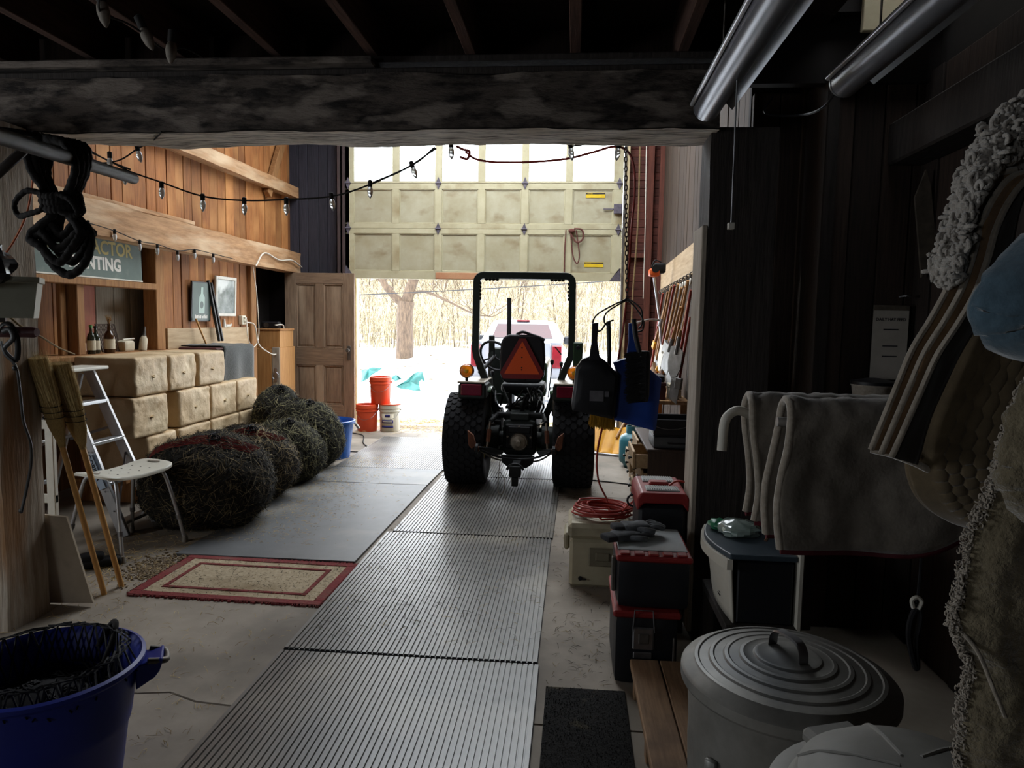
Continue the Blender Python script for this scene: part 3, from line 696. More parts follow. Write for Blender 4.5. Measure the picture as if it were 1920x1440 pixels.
T = thing('storage_box', 'dark red box lying on the bale stack under a grey blanket', 'box', (-3.8, 7.2, .875))
MB().box(-.2, -.32, .0, .19, .34, .31, .02).build('box_body', 'trunk_red', T); MB().box(-.21, -.33, .31, .20, .35, .335, .01).build('lid', 'trunk_red', T)
M('wool_grey', '#464845', '#2f312f', sc=60, rough=1, bump=.6, bd=.006, sheen=.3)
def bl(u, v):
    y_ = 7.0+.66*v+.02*math.sin(u*6); t = u*1.15
    if t < .42: p = (-4.05+t+.0, y_, 1.228+.008*nz((t*9, y_*8, 0)))
    else:
        d = t-.42; p = (-3.63+.045*min(1, d/.06)+.02*math.sin(y_*15)*min(1, d*3)*.7, y_, 1.228-max(0, d-.03)*(.62+.04*v))
    return p
m = MB((-3.7, 7.3, 1.2)); m.grid(bl, 26, 16); tag(m.build('blanket', 'wool_grey', None, smooth=70, mods=(('SOLIDIFY', dict(thickness=.014)),)), 'rough dark grey blanket draped over the box at the end of the bale stack', 'blanket')

# hay nets
M('hay_mass', '#2b261b', '#14120d', sc=26, rough=.95, bump=1., bd=.03, det=8)
M('net_black', '#17161a', '#0c0b0e', rough=.8)
M('net_red', '#8a2f2b', '#6a2420', rough=.8)
def haynet(lab, c, r, n, seed, red=False, mt='hay'):
    T = thing('hay_net', lab, 'hay net', (c[0], c[1], 0), group='stuffed hay nets lying in a row on the floor')
    cz = r[2]*.86
    def surf(d):
        f = 1+.10*nz((d.x*1.5+seed, d.y*1.5, d.z*1.5))+.05*nz((d.x*4, d.y*4+seed, d.z*4))
        p = V((d.x*r[0]*f, d.y*r[1]*f, d.z*r[2]*f)); p.z = max(-cz+.004, p.z); return V((p.x, p.y, p.z+cz))
    m = MB(); nu, nv = 40, 24
    m.ball((0, 0, 0), 1, 1, 1, nu, nv)
    for i, q in enumerate(m.v): m.v[i] = tuple(surf(V(q))*1.0)
    m.build('hay_body', 'hay_mass', T, smooth=180)
    rg = random.Random(seed); m = MB()
    for i in range(n):
        d = V((rg.gauss(0, 1), rg.gauss(0, 1), rg.gauss(.15, 1))).normalized(); p = surf(d)
        t = d.cross(V((rg.gauss(0, 1), rg.gauss(0, 1), rg.gauss(0, 1)))).normalized(); l = rg.uniform(.03, .12); w_ = d.cross(t)*rg.uniform(.001, .0026)
        b = p+t*l+d*rg.uniform(-.006, .03); a = p-t*l*.3-d*.005; mid = (a+b)/2+d*rg.uniform(.002, .014)
        for q in (a, b, mid): q.z = max(.002, q.z)
        m.add([a-w_, a+w_, mid-w_, mid+w_, b], [(0, 1, 3, 2), (2, 3, 4)])
    o = m.build('hay', mt, T, fix=False); tag(o, kind='stuff')
    m = MB(); K = 26
    for s_ in (1, -1):
        for k in range(K):
            pts = []
            for j in range(25):
                t = math.pi*(.04+.92*j/24); a = 2*math.pi*k/K+s_*t*1.6; d = V((math.sin(t)*math.cos(a), math.sin(t)*math.sin(a), math.cos(t)))
                p = surf(d)+d*.004; p.z = max(.003, p.z); pts.append(p)
            m.tube(pts, .0022, 3, cap=False)
    m.build('netting', 'net_black', T, fix=False)
    m = MB()                                    # gathered mouth
    top = surf(V((.25, -.28, .93)).normalized())
    for k in range(7):
        a = k*.9; m.tube(arc(top+V((.02*math.cos(a), .02*math.sin(a), .015)), .03+.006*(k % 3), a*40, a*40+300, 9, ('XZ', 'XY', 'YZ')[k % 3]), .005, 5)
    m.build('drawcord', 'net_black', T)
    if red:
        m = MB()
        for k in range(9):
            pts = []
            for j in range(14):
                u = j/13; a = -2.9+2.9*u; d = V((math.cos(a)*.62, -.25+.45*math.sin(a*.6+1)-.035*k+.02*rg.random(), .78-.5*max(0, u-.55)-.2*max(0, .3-u))).normalized()
                pts.append(surf(d)+d*.012)
            m.tube(pts, .0035, 4, cap=False)
        m.build('twine', 'net_red', T)
M('hay_dark', '#16140f', '#857657', island=True, rough=.9, lo=.5, hi=1.)
M('hay_green', '#23241a', '#97916c', island=True, rough=.9, lo=.4, hi=1.)
haynet('big dark hay net with red twine over it, nearest the white bench', (-2.70, 4.98), (.49, .44, .36), 7000, 3, True, 'hay_dark')
haynet('brownish hay net squeezed behind the big one with red twine', (-2.74, 5.68), (.42, .36, .33), 4500, 4, True, 'hay')
haynet('rounded dark hay net, third along the row from the bench', (-2.68, 6.33), (.37, .33, .31), 4500, 5, False, 'hay_green')
haynet('greenish hay net next to the bright blue tub', (-2.74, 6.98), (.40, .34, .37), 4500, 6, False, 'hay_green')
haynet('hay net slumped against the far end of the bale stack', (-3.20, 7.42), (.28, .3, .42), 2500, 7, False, 'hay_green')

# white bath bench
T = thing('bath_bench', 'white plastic bath bench with four splayed aluminium legs in front of the bales', 'bench', (-2.93, 4.36, 0), R(-17))
M('bench_white', '#dcd9cc', '#d2cebf', sc=5, rough=.45)
def seat_o(k, a=.185, b=.27):
    t = 2*math.pi*k/48; x_ = math.cos(t); y_ = math.sin(t); e = .42
    return (math.copysign(abs(x_)**e, x_)*a*(1-.10*(1-abs(y_)**.8)), math.copysign(abs(y_)**e, y_)*b)
bm = bmesh.new(); X = MB()
ring = [seat_o(k) for k in range(48)]
def seat_z(x_, y_): return .512+.035*(y_/.27)**2-.006*(x_/.18)**2
vs = []; fs = []
rings = [(.02, 0), (.35, 0), (.65, 0), (.86, 0), (.96, 0), (1., -.008), (1.0, -.022), (.95, -.024), (.6, -.024), (.02, -.024)]
for f, dz_ in rings:
    for q in ring: vs.append((q[0]*f, q[1]*f, seat_z(q[0]*f, q[1]*f)+dz_))
for i in range(len(rings)-1):
    for k in range(48): fs.append((i*48+k, i*48+(k+1) % 48, (i+1)*48+(k+1) % 48, (i+1)*48+k))
fs += [tuple(range(48))[::-1], tuple(range((len(rings)-1)*48, len(rings)*48))]
MB().add(vs, fs).build('seat', 'bench_white', T, smooth=40)
m = MB()
for sy in (-1, 1): m.prism([(x_*.055+(0 if 1 else 0), y_*.016+sy*.225) for x_, y_ in [(math.cos(2*math.pi*k/16), math.sin(2*math.pi*k/16)) for k in range(16)]], .5405, .5415, 'XY')
m.build('hand_hole', 'concrete', T)
m = MB()
for i in range(4):
    for j in range(3): m.lathe([(.006, seat_z(0, -.12+.08*i)+.0005), (.006, seat_z(0, -.12+.08*i)+.0012)], 8, c=(-.08+.08*j, -.12+.08*i, 0))
m.build('drain_hole', 'crack', T)
for sx in (-1, 1):
    for sy in (-1, 1):
        a = V((sx*.12, sy*.17, .505)); pts = spline([(sx*.03, sy*.15, .502), (sx*.10, sy*.17, .498), (sx*.145, sy*.185, .46), (sx*.20, sy*.215, .25), (sx*.245, sy*.24, .03)], 5)
        l = MB().tube(pts, .0125, 10).build('leg', 'aluminium', T, smooth=50)
        q = V((sx*.213, sy*.222, .19)); MB().tube([q, q+V((sx*.006, sy*.004, -.03))], .017, 10).build('collar', 'steel', l, smooth=50)
        MB().lathe([(.022, 0), (.02, .02), (.015, .045)], 12, c=(sx*.25, sy*.242, 0)).build('rubber_tip', 'rubber_grey' if 'rubber_grey' in MATS else M('rubber_grey', '#8a8378', '#6d675d', rough=.9), l, smooth=50)

# stepladder
T = thing('stepladder', 'aluminium stepladder standing open beside the bales behind two brooms', 'ladder', (-3.4, 4.75, 0))
off = (-3.4, 4.75, 0)
def bar(m, a, b, wx, wy, bb=.003):
    """a bar of section wx by wy from a to b; wy runs along the world's Y"""
    a, b = V(a), V(b); z_ = (b-a).normalized(); y_ = (V((0, 1, 0))-z_*z_.y)
    y_ = y_.normalized() if y_.length > .1 else V((1, 0, 0)); x_ = y_.cross(z_); L_ = (b-a).length
    X = Matrix((x_, y_, z_)).transposed().to_4x4(); X.translation = a
    return m.box(-wx/2, -wy/2, 0, wx/2, wy/2, L_, bb, X=X)
for yy, dx in ((4.56, .0), (4.94, 0)):
    m = MB(off); bar(m, (-3.55, yy+(.04 if yy < 4.7 else -.04), 1.13), (-3.08, yy, 0), .075, .028)
    r_ = m.build('rail', 'aluminium', T)
    m = MB(off)
    for k in range(7): q = V((-3.55, yy, 1.13)).lerp(V((-3.08, yy, 0)), .12+.12*k); m.ball((q.x+.01, yy+(-.016 if yy < 4.7 else .016), q.z), .007, .004, .007, 8, 5)
    m.build('rivet', 'steel', r_)
    m = MB(off); bar(m, (-3.60, yy+(.05 if yy < 4.7 else -.05), 1.10), (-3.95, yy, 0), .03, .022); m.build('rear_rail', 'aluminium', T)
for k in range(4):
    t = .2+.24*k; q = V((-3.55, 0, 1.13)).lerp(V((-3.08, 0, 0)), t)
    MB(off).box(q.x-.045, 4.575, q.z-.012, q.x+.04, 4.925, q.z+.012, .003).build('step', 'aluminium', T)
for z_ in (.3, .62): 
    q = V((-3.60, 0, 1.10)).lerp(V((-3.95, 0, 0)), 1-z_/1.1); MB(off).box(q.x-.01, 4.57, q.z-.015, q.x+.01, 4.93, q.z+.015, .003).build('rear_brace', 'aluminium', T)
m = MB(off); 
for yy in (4.56, 4.94): bar(m, (-3.38, yy, .72), (-3.75, yy, .6), .02, .006)
bar(m, (-3.14, 4.57, .12), (-3.3, 4.93, .55), .018, .004); m.build('spreader', 'steel', T)
MB(off).box(-3.68, 4.5, 1.13, -3.46, 5.0, 1.155, .006).build('top_cap', 'bench_white', T)
m = MB(off); bar(m, (-3.318, 4.541, .57), (-3.22, 4.541, .335), .05, .002); lb = m.build('label', 'label_blue' if 'label_blue' in MATS else M('label_blue', '#c9d6e4', '#b2c6dd', sc=2, rough=.5), T)
text('lettering', 'GORILLA', .045, 'text_dark', T, (-3.332+3.4, 4.5385-4.75, .565), (R(90), R(67.5), 0), .0004, 1.05, bold=.001)
# aluminium step frame folded flat behind the ladder (white painted frame by the post)
T = thing('shutter_frame', 'narrow white painted frame standing behind the left post', 'frame', (-3.0, 3.75, 0))
for xx in (-.13, .0): MB().box(xx, 0, 0, xx+.05, .03, .93, .004).build('stile', 'white_paint', T)
for zz in (.02, .45, .88): MB().box(-.13, .002, zz, .05, .028, zz+.05, .004).build('crossbar', 'white_paint', T)

# corn brooms leaning on the post
M('broom_stick', '#c99a5a', '#b3813f', sc=6, st=(14, 14, .6), rough=.4, coat=.3)
M('broom_corn', '#dcc48c', '#a58955', island=True, rough=.9); M('broom_core', '#b3965f', '#8f7648', sc=40, st=(6, 6, 1), rough=.95, bump=.8, bd=.006)
def broom(lab, foot, head, seed, lean=.0):
    foot, head = V(foot), V(head); d = (head-foot).normalized(); T = thing('corn_broom', lab, 'broom', foot, group='brooms leaning on the left post')
    L_ = (head-foot).length; ce = L_-.48
    X = d.to_track_quat('Z', 'Y').to_matrix().to_4x4()
    MB().tube([(0, 0, .0), (0, 0, ce)], .0148, 10, X=X).build('handle', 'broom_stick', T, smooth=50)
    m = MB(); m.lathe([(.014, ce-.03), (.03, ce), (.055, ce+.08), (.065, ce+.2), (.062, ce+.3), (.058, ce+.44)], 16, X=X @ Matrix.Scale(.5, 4, V((0, 1, 0)))); m.build('head', 'broom_core', T, smooth=60)
    rg = random.Random(seed); m = MB()
    for i in range(900):
        a = rg.uniform(0, 6.28); r0, r1 = .03, .062*rg.uniform(.85, 1.12); z0 = ce+rg.uniform(0, .15); z1 = ce+rg.uniform(.33, .5); c_, s_ = math.cos(a), math.sin(a)
        p0 = X @ V((r0*c_, r0*s_*.5, z0)); p1 = X @ V((r1*c_, r1*s_*.5, (z0+z1)/2)); p2 = X @ V((r1*1.05*c_+rg.uniform(-.01, .01), r1*s_*.55+rg.uniform(-.01, .01), z1)); w_ = X.to_3x3() @ V((-s_, c_, 0))*.0014
        m.add([p0-w_, p0+w_, p1-w_, p1+w_, p2], [(0, 1, 3, 2), (2, 3, 4)])
    tag(m.build('bristles', 'broom_corn', T, fix=False), kind='stuff')
    m = MB()
    for k in range(3):
        zz = ce+.13+.03*k; m.tube([X @ V((.067*math.cos(a_*math.pi/10), .036*math.sin(a_*math.pi/10), zz)) for a_ in range(20)], .0025, 4, closed=True)
    m.build('stitching', 'net_black', T)
    m = MB(); m.tube([X @ V((0, 0, ce-.035)), X @ V((0, 0, ce+.01))], .017, 10); m.build('wire_binding', 'broom_core', T)
broom('upright corn broom leaning on the post, handle end nearer the camera', (-2.55, 3.58, .0), (-2.645, 3.27, 1.36), 1)
broom('upright corn broom leaning behind the other one, handle end nearer the rug', (-2.53, 3.70, .0), (-2.585, 3.34, 1.33), 2)
# board leaning on the post
M('ply', '#cbbda8', '#b3a58f', sc=5, rough=.8, stain='#7a6d5c', ssc=3, slo=.55, shi=.75)
T = tag(MB((-2.7, 3.5, 0)).prism([(-2.90, 0), (-2.50, 0.02), (-2.585, .50), (-2.90, .52)], 0, .012, 'XZ', X=Matrix.Translation((0, 3.42, 0.0)) @ Matrix.Rotation(R(7), 4, 'X')).build('board', 'ply', None), 'pale tapered board leaning behind the foot of the left post', 'board')
T = thing('shoe', 'black rubber overshoe lying under the stepladder', 'shoe', (-2.86, 3.98, 0), R(35))
m = MB(); soft(m, (0, 0, .03), (.12, .045, .03), .026, 8); m.build('sole', 'black_matte', T, smooth=60); m = MB(); soft(m, (-.04, 0, .065), (.07, .04, .03), .026, 8); m.build('upper', 'black_matte', T, smooth=60)

# things on the sill
M('bottle_dark', '#2b2f22', '#1f2118', rough=.12, spec=.6); M('bottle_brown', '#4a2f1a', '#35210f', rough=.12, spec=.6); M('label_cream', '#cfc6b0', '#b9ae95', sc=8, rough=.8); M('cap_green', '#4d8a4a', rough=.5); M('dried', '#8a6a45', island=True, rough=1)
def bottle(lab, y_, h, r, mt, capm, x_=-4.16):
    T = thing('bottle', lab, 'bottle', (x_, y_, 1.19), group='bottles on the sill')
    MB().lathe([(r*.9, 0), (r, .01), (r, h*.56), (r*.75, h*.68), (r*.34, h*.78), (r*.32, h*.97), (r*.36, h*.975), (r*.36, h)], 18).build('glass_body', mt, T, smooth=40)
    MB().lathe([(r+.001, h*.14), (r+.001, h*.48)], 18, cap=(False, False)).build('paper_label', 'label_cream', T, smooth=60)
    if capm: MB().lathe([(r*.4, h*.93), (r*.4, h*1.02)], 12).build('cap', capm, T, smooth=40)
    return T
bottle('short dark bottle without a cap, nearest the stud on the sill', 5.66, .20, .036, 'bottle_dark', None)
bottle('dark bottle with a green cap on the sill', 5.76, .245, .034, 'bottle_dark', 'cap_green', -4.14)
bottle('dark bottle with a black neck between two others on the sill', 5.86, .235, .034, 'bottle_dark', 'black', -4.17)
T = bottle('brown bottle holding dried stems, beside the wire grill', 5.985, .26, .045, 'bottle_brown', None, -4.13)
m = MB(); rg = random.Random(3)
for i in range(40):
    a = rg.uniform(0, 6.28); m.tube([(0, 0, .24), (.01*math.cos(a), .01*math.sin(a), .28), (.035*math.cos(a)*rg.random(), .035*math.sin(a)*rg.random(), .29+.05*rg.random())], .002, 3)
m.build('dried_stems', 'dried', T)
T = thing('grill_rack', 'rusty wire grill rack leaning upright behind the bottles', 'rack', (-4.2, 6.12, 1.19), rot=(R(0), R(-14), 0))
m = MB(); m.tube([(0, -.13, .01), (0, .13, .01), (0, .13, .26), (0, -.13, .26)], .0065, 6, closed=True)
for k in range(1, 15): m.tube([(.004, -.13+.0174*k, .01), (.004, -.13+.0174*k, .26)], .0034, 5)
for k in range(1, 5): m.tube([(0, -.13, .01+.05*k), (0, .13, .01+.05*k)], .003, 5)
m.build('wire_grid', 'grill_wire' if 'grill_wire' in MATS else M('grill_wire', '#5a4a40', '#3d322b', sc=20, rough=.7), T)
T = thing('tin', 'small white paper-labelled tin lying behind the bales on the sill', 'tin', (-4.2, 6.3, 1.19)); soft_ = MB(); soft(soft_, (0, 0, .05), (.06, .075, .05), .02, 6); soft_.build('tin_body', 'label_cream', T, smooth=50)
MB().tube([(0, -.02, .11), (0, .15, .115)], .008, 8).build('handle', 'white_paint', T)
T = thing('glue_bottle', 'white squeeze bottle with a pointed dark nozzle at the end of the sill', 'bottle', (-4.15, 6.5, 1.19), rot=(R(-12), 0, 0))
MB().lathe([(.034, 0), (.036, .01), (.036, .11), (.02, .14)], 16).build('bottle_body', 'label_cream', T, smooth=40); MB().lathe([(.02, .14), (.016, .16), (.004, .235)], 12).build('nozzle', 'steel_dull', T, smooth=40)

# painted trade sign
M('sign_green', '#5f6e66', '#536159', sc=6, rough=.6, stain='#7c857c', ssc=4, slo=.58, shi=.75); M('sign_gold', '#b0a163', rough=.7)
T = thing('trade_sign', 'long grey-green painted sign with gold and white lettering above the sill', 'sign', (LW-.02, 5.75, 1.845), rot=(0, R(-1.5), 0))
MB().box(-.012, -.75, 0, .012, .715, .37, .003).build('sign_board', 'sign_green', T)
m = MB()
for sx in (0, .365): m.box(-.006, -.75, sx-.006, .018, .715, sx+.008, .002)
m.build('edge_strip', 'white_paint', T)
text('lettering_gold', 'CONTRACTOR', .165, 'sign_gold', T, (.0135, -.55, .21), (R(90), 0, R(90)), .0006, .98, bold=.004)
text('lettering_white', 'PAINTING', .15, 'text_white', T, (.0135, -.27, .075), (R(90), 0, R(90)), .0006, .98, bold=.006)

# framed pictures, strips, stick, outlet
M('frame_black', '#1b1a1a', rough=.4); M('poster_dark', '#5d6a62', '#46534c', sc=2, rough=.5); M('bottle_print', '#9db0a4', rough=.5); M('photo_pale', '#a9b0ad', '#59625f', sc=7, rough=.2, spec=.6, stain='#d7dbd8', ssc=3, slo=.5, shi=.6)
T = thing('framed_poster', 'black-framed poster of a pale bottle hanging on the plank wall', 'picture', (LW+.03, 7.42, 1.47), rot=(R(0), R(3), 0))
MB().box(-.01, -.2, 0, .012, .2, .43, .003).build('frame', 'frame_black', T); MB().box(.012, -.185, .015, .014, .185, .415).build('poster', 'poster_dark', T)
MB().prism([(-.06, .09), (.06, .09), (.06, .26), (.025, .30), (.022, .37), (-.022, .37), (-.025, .30), (-.06, .26)], .0145, .0155, 'YZ').build('bottle_picture', 'bottle_print', T)
m = MB(); m.prism([(.035*math.cos(k*.5236), .18+.04*math.sin(k*.5236)) for k in range(12)], .0158, .0164, 'YZ'); m.build('bottle_emblem', 'poster_dark', T)
m = MB(); rg = random.Random(1); yq = -.13
while yq < .12: wq = rg.uniform(.012, .022); m.box(.0145, yq, .035, .0152, yq+wq, .035+rg.uniform(.025, .042)); yq += wq+(.022 if -.03 < yq < -.01 else .005)
m.build('worn_lettering', 'text_white', T)
T = thing('framed_photo', 'white-framed pale picture hanging right of the dark poster', 'picture', (LW+.03, 7.98, 1.53), rot=(0, R(2), 0))
m = MB()
for q in (0, 1): m.box(-.01, -.24, (0, .42)[q], .016, .24, (.035, .455)[q], .004).box(-.01, (-.24, .205)[q], .03, .016, (-.205, .24)[q], .425, .004)
m.build('frame', 'white_paint', T); MB().box(-.006, -.21, .03, .006, .21, .425).build('print', 'photo_pale', T)
for i, (ya, yb, lab) in enumerate(((7.55, 7.70, 'black metal strip leaning on the wall between the two pictures'), (7.61, 7.77, 'second black strip leaning just right of the first between the pictures'))):
    m = MB((LW, ya, 1.3)); X = None
    bar(m, (LW+.06, ya, 1.92-.02*i), (LW+.10, yb, 1.25), .03, .028); tag(m.build('metal_strip', 'frame_black', None), lab, 'strip')
m = MB((LW, 7.3, 1.2)); m.tube([(LW+.07, 7.26, 1.50), (LW+.14, 7.36, 1.2)], .011, 8); tag(m.build('wooden_stick', 'broom_stick', None, smooth=50), 'slim orange wooden stick leaning on the wainscot board below the poster', 'stick')
T = thing('figurine', 'little white ornament on top of the cream board by the outlet', 'ornament', (LW+.02, 7.98, 1.40))
m = MB(); m.lathe([(.02, 0), (.016, .05), (.01, .09), (.004, .1)], 10); soft(m, (0, .09, .018), (.015, .06, .018), .014, 5); m.ball((0, .16, .03), .014); m.build('ornament_body', 'white_paint', T, smooth=50)
M('outlet', '#d8d2bd', rough=.45); M('cord_white', '#d5cfc0', rough=.5)
T = thing('outlet_box', 'cream outlet box with white plugs on the plank wall', 'outlet', (LW, 8.42, 1.43))
MB().box(0, -.05, 0, .05, .05, .11, .006).build('box', 'outlet', T); 
for k in range(2): MB().box(.05, -.02, .02+.045*k, .075, .02, .05+.045*k, .005).build('plug', 'cord_white', T)
m = MB((LW, 8.5, 1.3)); m.tube(spline([(LW+.08, 8.42, 1.46), (LW+.12, 8.55, 1.42), (LW+.13, 8.62, 1.2), (LW+.14, 8.8, 1.1), (LW+.2, 8.95, 1.04), (LW+.2, 9.1, 1.12), (LW+.22, 9.2, 1.4), (LW+.2, 8.98, 1.425)], 8), .009, 6)
tag(m.build('power_cord', 'cord_white', None, smooth=60), 'white cord running from the outlet over the cabinet', 'cord')
m = MB((LW, 8.5, 1.3)); m.tube(spline([(LW+.08, 8.42, 1.5), (LW+.12, 8.36, 1.28), (LW+.12, 8.5, 1.15), (LW+.12, 8.66, 1.3), (LW+.12, 8.62, 1.8), (LW+.1, 8.56, 2.18)], 8), .006, 6)
tag(m.build('power_cord', 'cord_white', None, smooth=60), 'thin cord looping from the outlet up the wall to the girt', 'cord')
m = MB((LW+.17, 9, 2.3)); m.tube(spline([(LW+.17, 8.5, 2.15), (LW+.17, 8.75, 2.33), (LW+.17, 9.2, 2.28), (LW+.18, 9.6, 2.31), (LW+.18, 9.95, 2.24)], 8), .010, 6)
tag(m.build('cable', 'cord_white', None, smooth=60), 'pale cable stapled along the girt above the dark doorway', 'cable')
# cabinet by the doorway
M('oak', '#b98a55', '#9a6c3c', sc=4, st=(8, 8, .8), rough=.6, bump=.15, bd=.003)
T = thing('cabinet', 'tall tan wooden cabinet with a ring handle beside the dark doorway', 'cabinet', (-4.05, 9.0, 0))
MB().box(-.2, 0, .1, .2, .5, 1.13, .004).build('carcass', 'oak', T); d_ = MB().box(-.19, -.025, .12, .09, -.001, 1.11, .004).build('door', 'oak', T)
MB().box(.10, -.02, .1, .2, 0, 1.13, .004).build('frame', 'plank_grey', T)
m = MB(); m.box(.13, -.028, .68, .17, -.02, .86, .004).tube(arc((.15, -.04, .76), .045, 0, 360, 16)[:-1], .006, 6, closed=True); m.build('handle', 'steel', T)
MB().box(-.2, -.02, 0, .2, .5, .1, .004).build('plinth', 'plank_dark', T)
T = thing('wooden_box', 'low open wooden box on top of the tan cabinet', 'box', (-4.05, 9.0, 1.13))
MB().box(-.2, 0, 0, .2, .45, .22, .004).build('box_body', 'oak', T); MB().box(-.21, -.008, .22, .21, .46, .245, .004).build('lid', 'stud', T)
T = thing('radio', 'small dark radio on the wooden box by the doorway', 'radio', (-4.05, 9.15, 1.375)); MB().box(-.12, 0, 0, .12, .1, .09, .012).build('case', 'black', T); MB().lathe([(.035, 0), (.035, .004)], 14, X=Matrix.Translation((-.05, 0, .045)) @ Matrix.Rotation(R(90), 4, 'X')).build('speaker', 'steel_dull', T)

# far blue tub
M('blue_plastic', '#1f62b8', '#1a56a6', sc=3, rough=.4); M('blue_dark', '#1a2c92', '#15247a', sc=3, rough=.45); M('rope_white', '#cfc8bb', '#a89f90', sc=50, rough=.9)
T = thing('muck_tub', 'bright blue plastic tub with white rope handles by the hay nets', 'tub', (-2.68, 7.55, 0))
MB().lathe([(.02, .005), (.22, 0), (.225, .02), (.265, .38), (.285, .385), (.287, .41), (.27, .415), (.255, .38), (.215, .03), (.02, .03)], 36).build('tub_body', 'blue_plastic', T, smooth=40)
for a in (20, 200):
    q = V((math.cos(R(a)), math.sin(R(a)), 0)); t = V((-q.y, q.x, 0))
    MB().tube(spline([q*.28+t*.07+V((0, 0, .37)), q*.31+t*.05+V((0, 0, .33)), q*.32+V((0, 0, .315)), q*.31-t*.05+V((0, 0, .33)), q*.28-t*.07+V((0, 0, .37))], 4), .014, 8).build('rope_handle', 'rope_white', T, smooth=60)
# pails at the threshold
M('pail_red', '#e4552f', '#d24a27', sc=2, rough=.45); M('pail_white', '#d5d0bf', '#c4beab', sc=4, rough=.5); M('grain', '#7a3320', '#5c2416', sc=30, rough=.9); M('label_navy', '#2b2a6a', rough=.6)
def pail(lab, loc, mt, rz=0):
    T = thing('pail', lab, 'pail', loc, rz, group='five gallon pails in the doorway')
    MB().lathe([(.02, .004), (.125, 0), (.132, .01), (.142, .27), (.15, .275), (.15, .29), (.143, .292), (.144, .315), (.152, .32), (.152, .365), (.14, .37), (.138, .3), (.122, .02), (.02, .02)], 32).build('pail_body', mt, T, smooth=35)
    MB().tube(spline([(-.152, 0, .3), (-.12, -.1, .24), (-.02, -.152, .17), (.10, -.12, .2), (.152, 0, .3)], 6), .0025, 5).build('bail', 'steel', T)
    for sx in (-1, 1): MB().lathe([(.016, 0), (.012, .012)], 10, X=Matrix.Translation((sx*.149, 0, .3)) @ Matrix.Rotation(R(90*sx), 4, 'Y')).build('bail_ear', mt, T)
    return T
T = pail('red plastic pail on the floor in the doorway, left of the white pail', (-2.80, 9.40, 0), 'pail_red')
T2 = pail('white paint pail with navy labels under the upper red pail', (-2.50, 9.46, 0), 'pail_white')
def wrap(name, a0, a1, z0, z1, r, mt, T):
    m = MB(); m.grid(lambda u, v: ((r+.004*(z0+(z1-z0)*v)/.27)*math.cos(R(a0+(a1-a0)*u)), (r+.004*(z0+(z1-z0)*v)/.27)*math.sin(R(a0+(a1-a0)*u)), z0+(z1-z0)*v), 10, 2); return m.build(name, mt, T, smooth=60, mods=(('SOLIDIFY', dict(thickness=.0015)),))
wrap('paper_label', 235, 305, .05, .25, .141, 'label_cream', T2); wrap('label_stripe', 237, 303, .12, .165, .1435, 'label_navy', T2); wrap('label_stripe', 237, 303, .06, .085, .1435, 'label_navy', T2); wrap('label_print', 245, 295, .138, .148, .1452, 'label_cream', T2); wrap('label_badge', 258, 285, .205, .24, .1435, 'label_navy', T2)
T3 = pail('upper red pail standing on top of the white paint pail', (-2.63, 9.46, .372), 'pail_red')
MB((-2.5, 9.46, .37)).lathe([(.02, .366), (.156, .366), (.158, .372), (.156, .378), (.02, .378)], 28, c=(-2.5, 9.46, 0)).build('lid', 'pail_red', T2, smooth=40)
# contractor note: the stacked pail rests half on the white pail and half on the red one's rim
for T_, a in ((T, .0), (T3, 0)): MB().lathe([(.02, .022), (.126, .022), (.13, .11), (.02, .115)], 24).build('contents', 'grain', T_, smooth=40)
# ================================================================== FLOOR COVERINGS
M('rubber_ridge', '#6f6c67', '#53514e', sc=3, rough=.33, spec=.5, stain='#8d877c', ssc=1.3, slo=.52, shi=.72)
M('rubber_flat', '#5f6061', '#4f5051', sc=5, rough=.5, spec=.5, stain='#77736b', ssc=1.9, slo=.52, shi=.75, det=9)
M('rubber_edge', '#1c1c1e', rough=.8)
def ridged(lab, x0, x1, y0, y1, h=.013, rot=0.):
    T = thing('ridged_mat', lab, 'mat', (x0, y0, 0), rot, group='ridged rubber mats'); w_ = x1-x0; l_ = y1-y0-.012
    n = int(round(w_/.0245)); pt = w_/n; vs = []; fs = []; prof = []
    for i in range(n):
        a = i*pt; prof += [(a+.0024, h-.0075), (a+.0036, h), (a+pt-.0036, h), (a+pt-.0024, h-.0075)]
    k = len(prof)
    for yy in (0, l_):
        for a, z_ in prof: vs.append((a, yy, z_))
    fs = [(i, i+1, k+i+1, k+i) for i in range(k-1)]
    fs.append(tuple(range(k))+tuple())  if False else None
    fs = [f for f in fs if f]
    MB().add(vs, fs).build('ribs', 'rubber_ridge', T, fix=False)
    MB().box(0, -.001, 0, w_, l_+.001, h-.0076).build('base', 'rubber_edge', T)
    m = MB()
    for i in range(n): m.box(i*pt+.0035, -.001, .004, i*pt+pt-.0035, .001, h-.0002)
    m.build('rib_ends', 'rubber_edge', T)
ridged('ridged rubber mat nearest the camera, running out of the bottom of the picture', -1.315, -.115, 1.22, 3.06, rot=R(.2))
ridged('ridged rubber mat in the middle of the runway, beside the red-bordered rug', -1.315, -.13, 3.075, 4.91)
ridged('ridged rubber mat with the rear tractor wheels and hitch over its far end', -1.28, -.12, 4.925, 6.77, rot=R(-.4))
ridged('ridged rubber mat underneath the tractor', -1.28, -.11, 6.785, 8.60)
ridged('ridged rubber mat laid left of the tractor towards the open door', -2.44, -1.30, 7.02, 8.92, .014)
def flat(lab, pts):
    c = pts[0]; m = MB((c[0], c[1], 0)); m.prism(pts, 0, .016, 'XY')
    tag(m.build('flat_mat', 'rubber_flat', None), lab, 'mat', 'smooth grey rubber mats')
flat('smooth grey rubber mat beside the big hay net and above the rug', [(-2.52, 4.235), (-1.345, 4.245), (-1.325, 6.33), (-2.50, 6.32)])
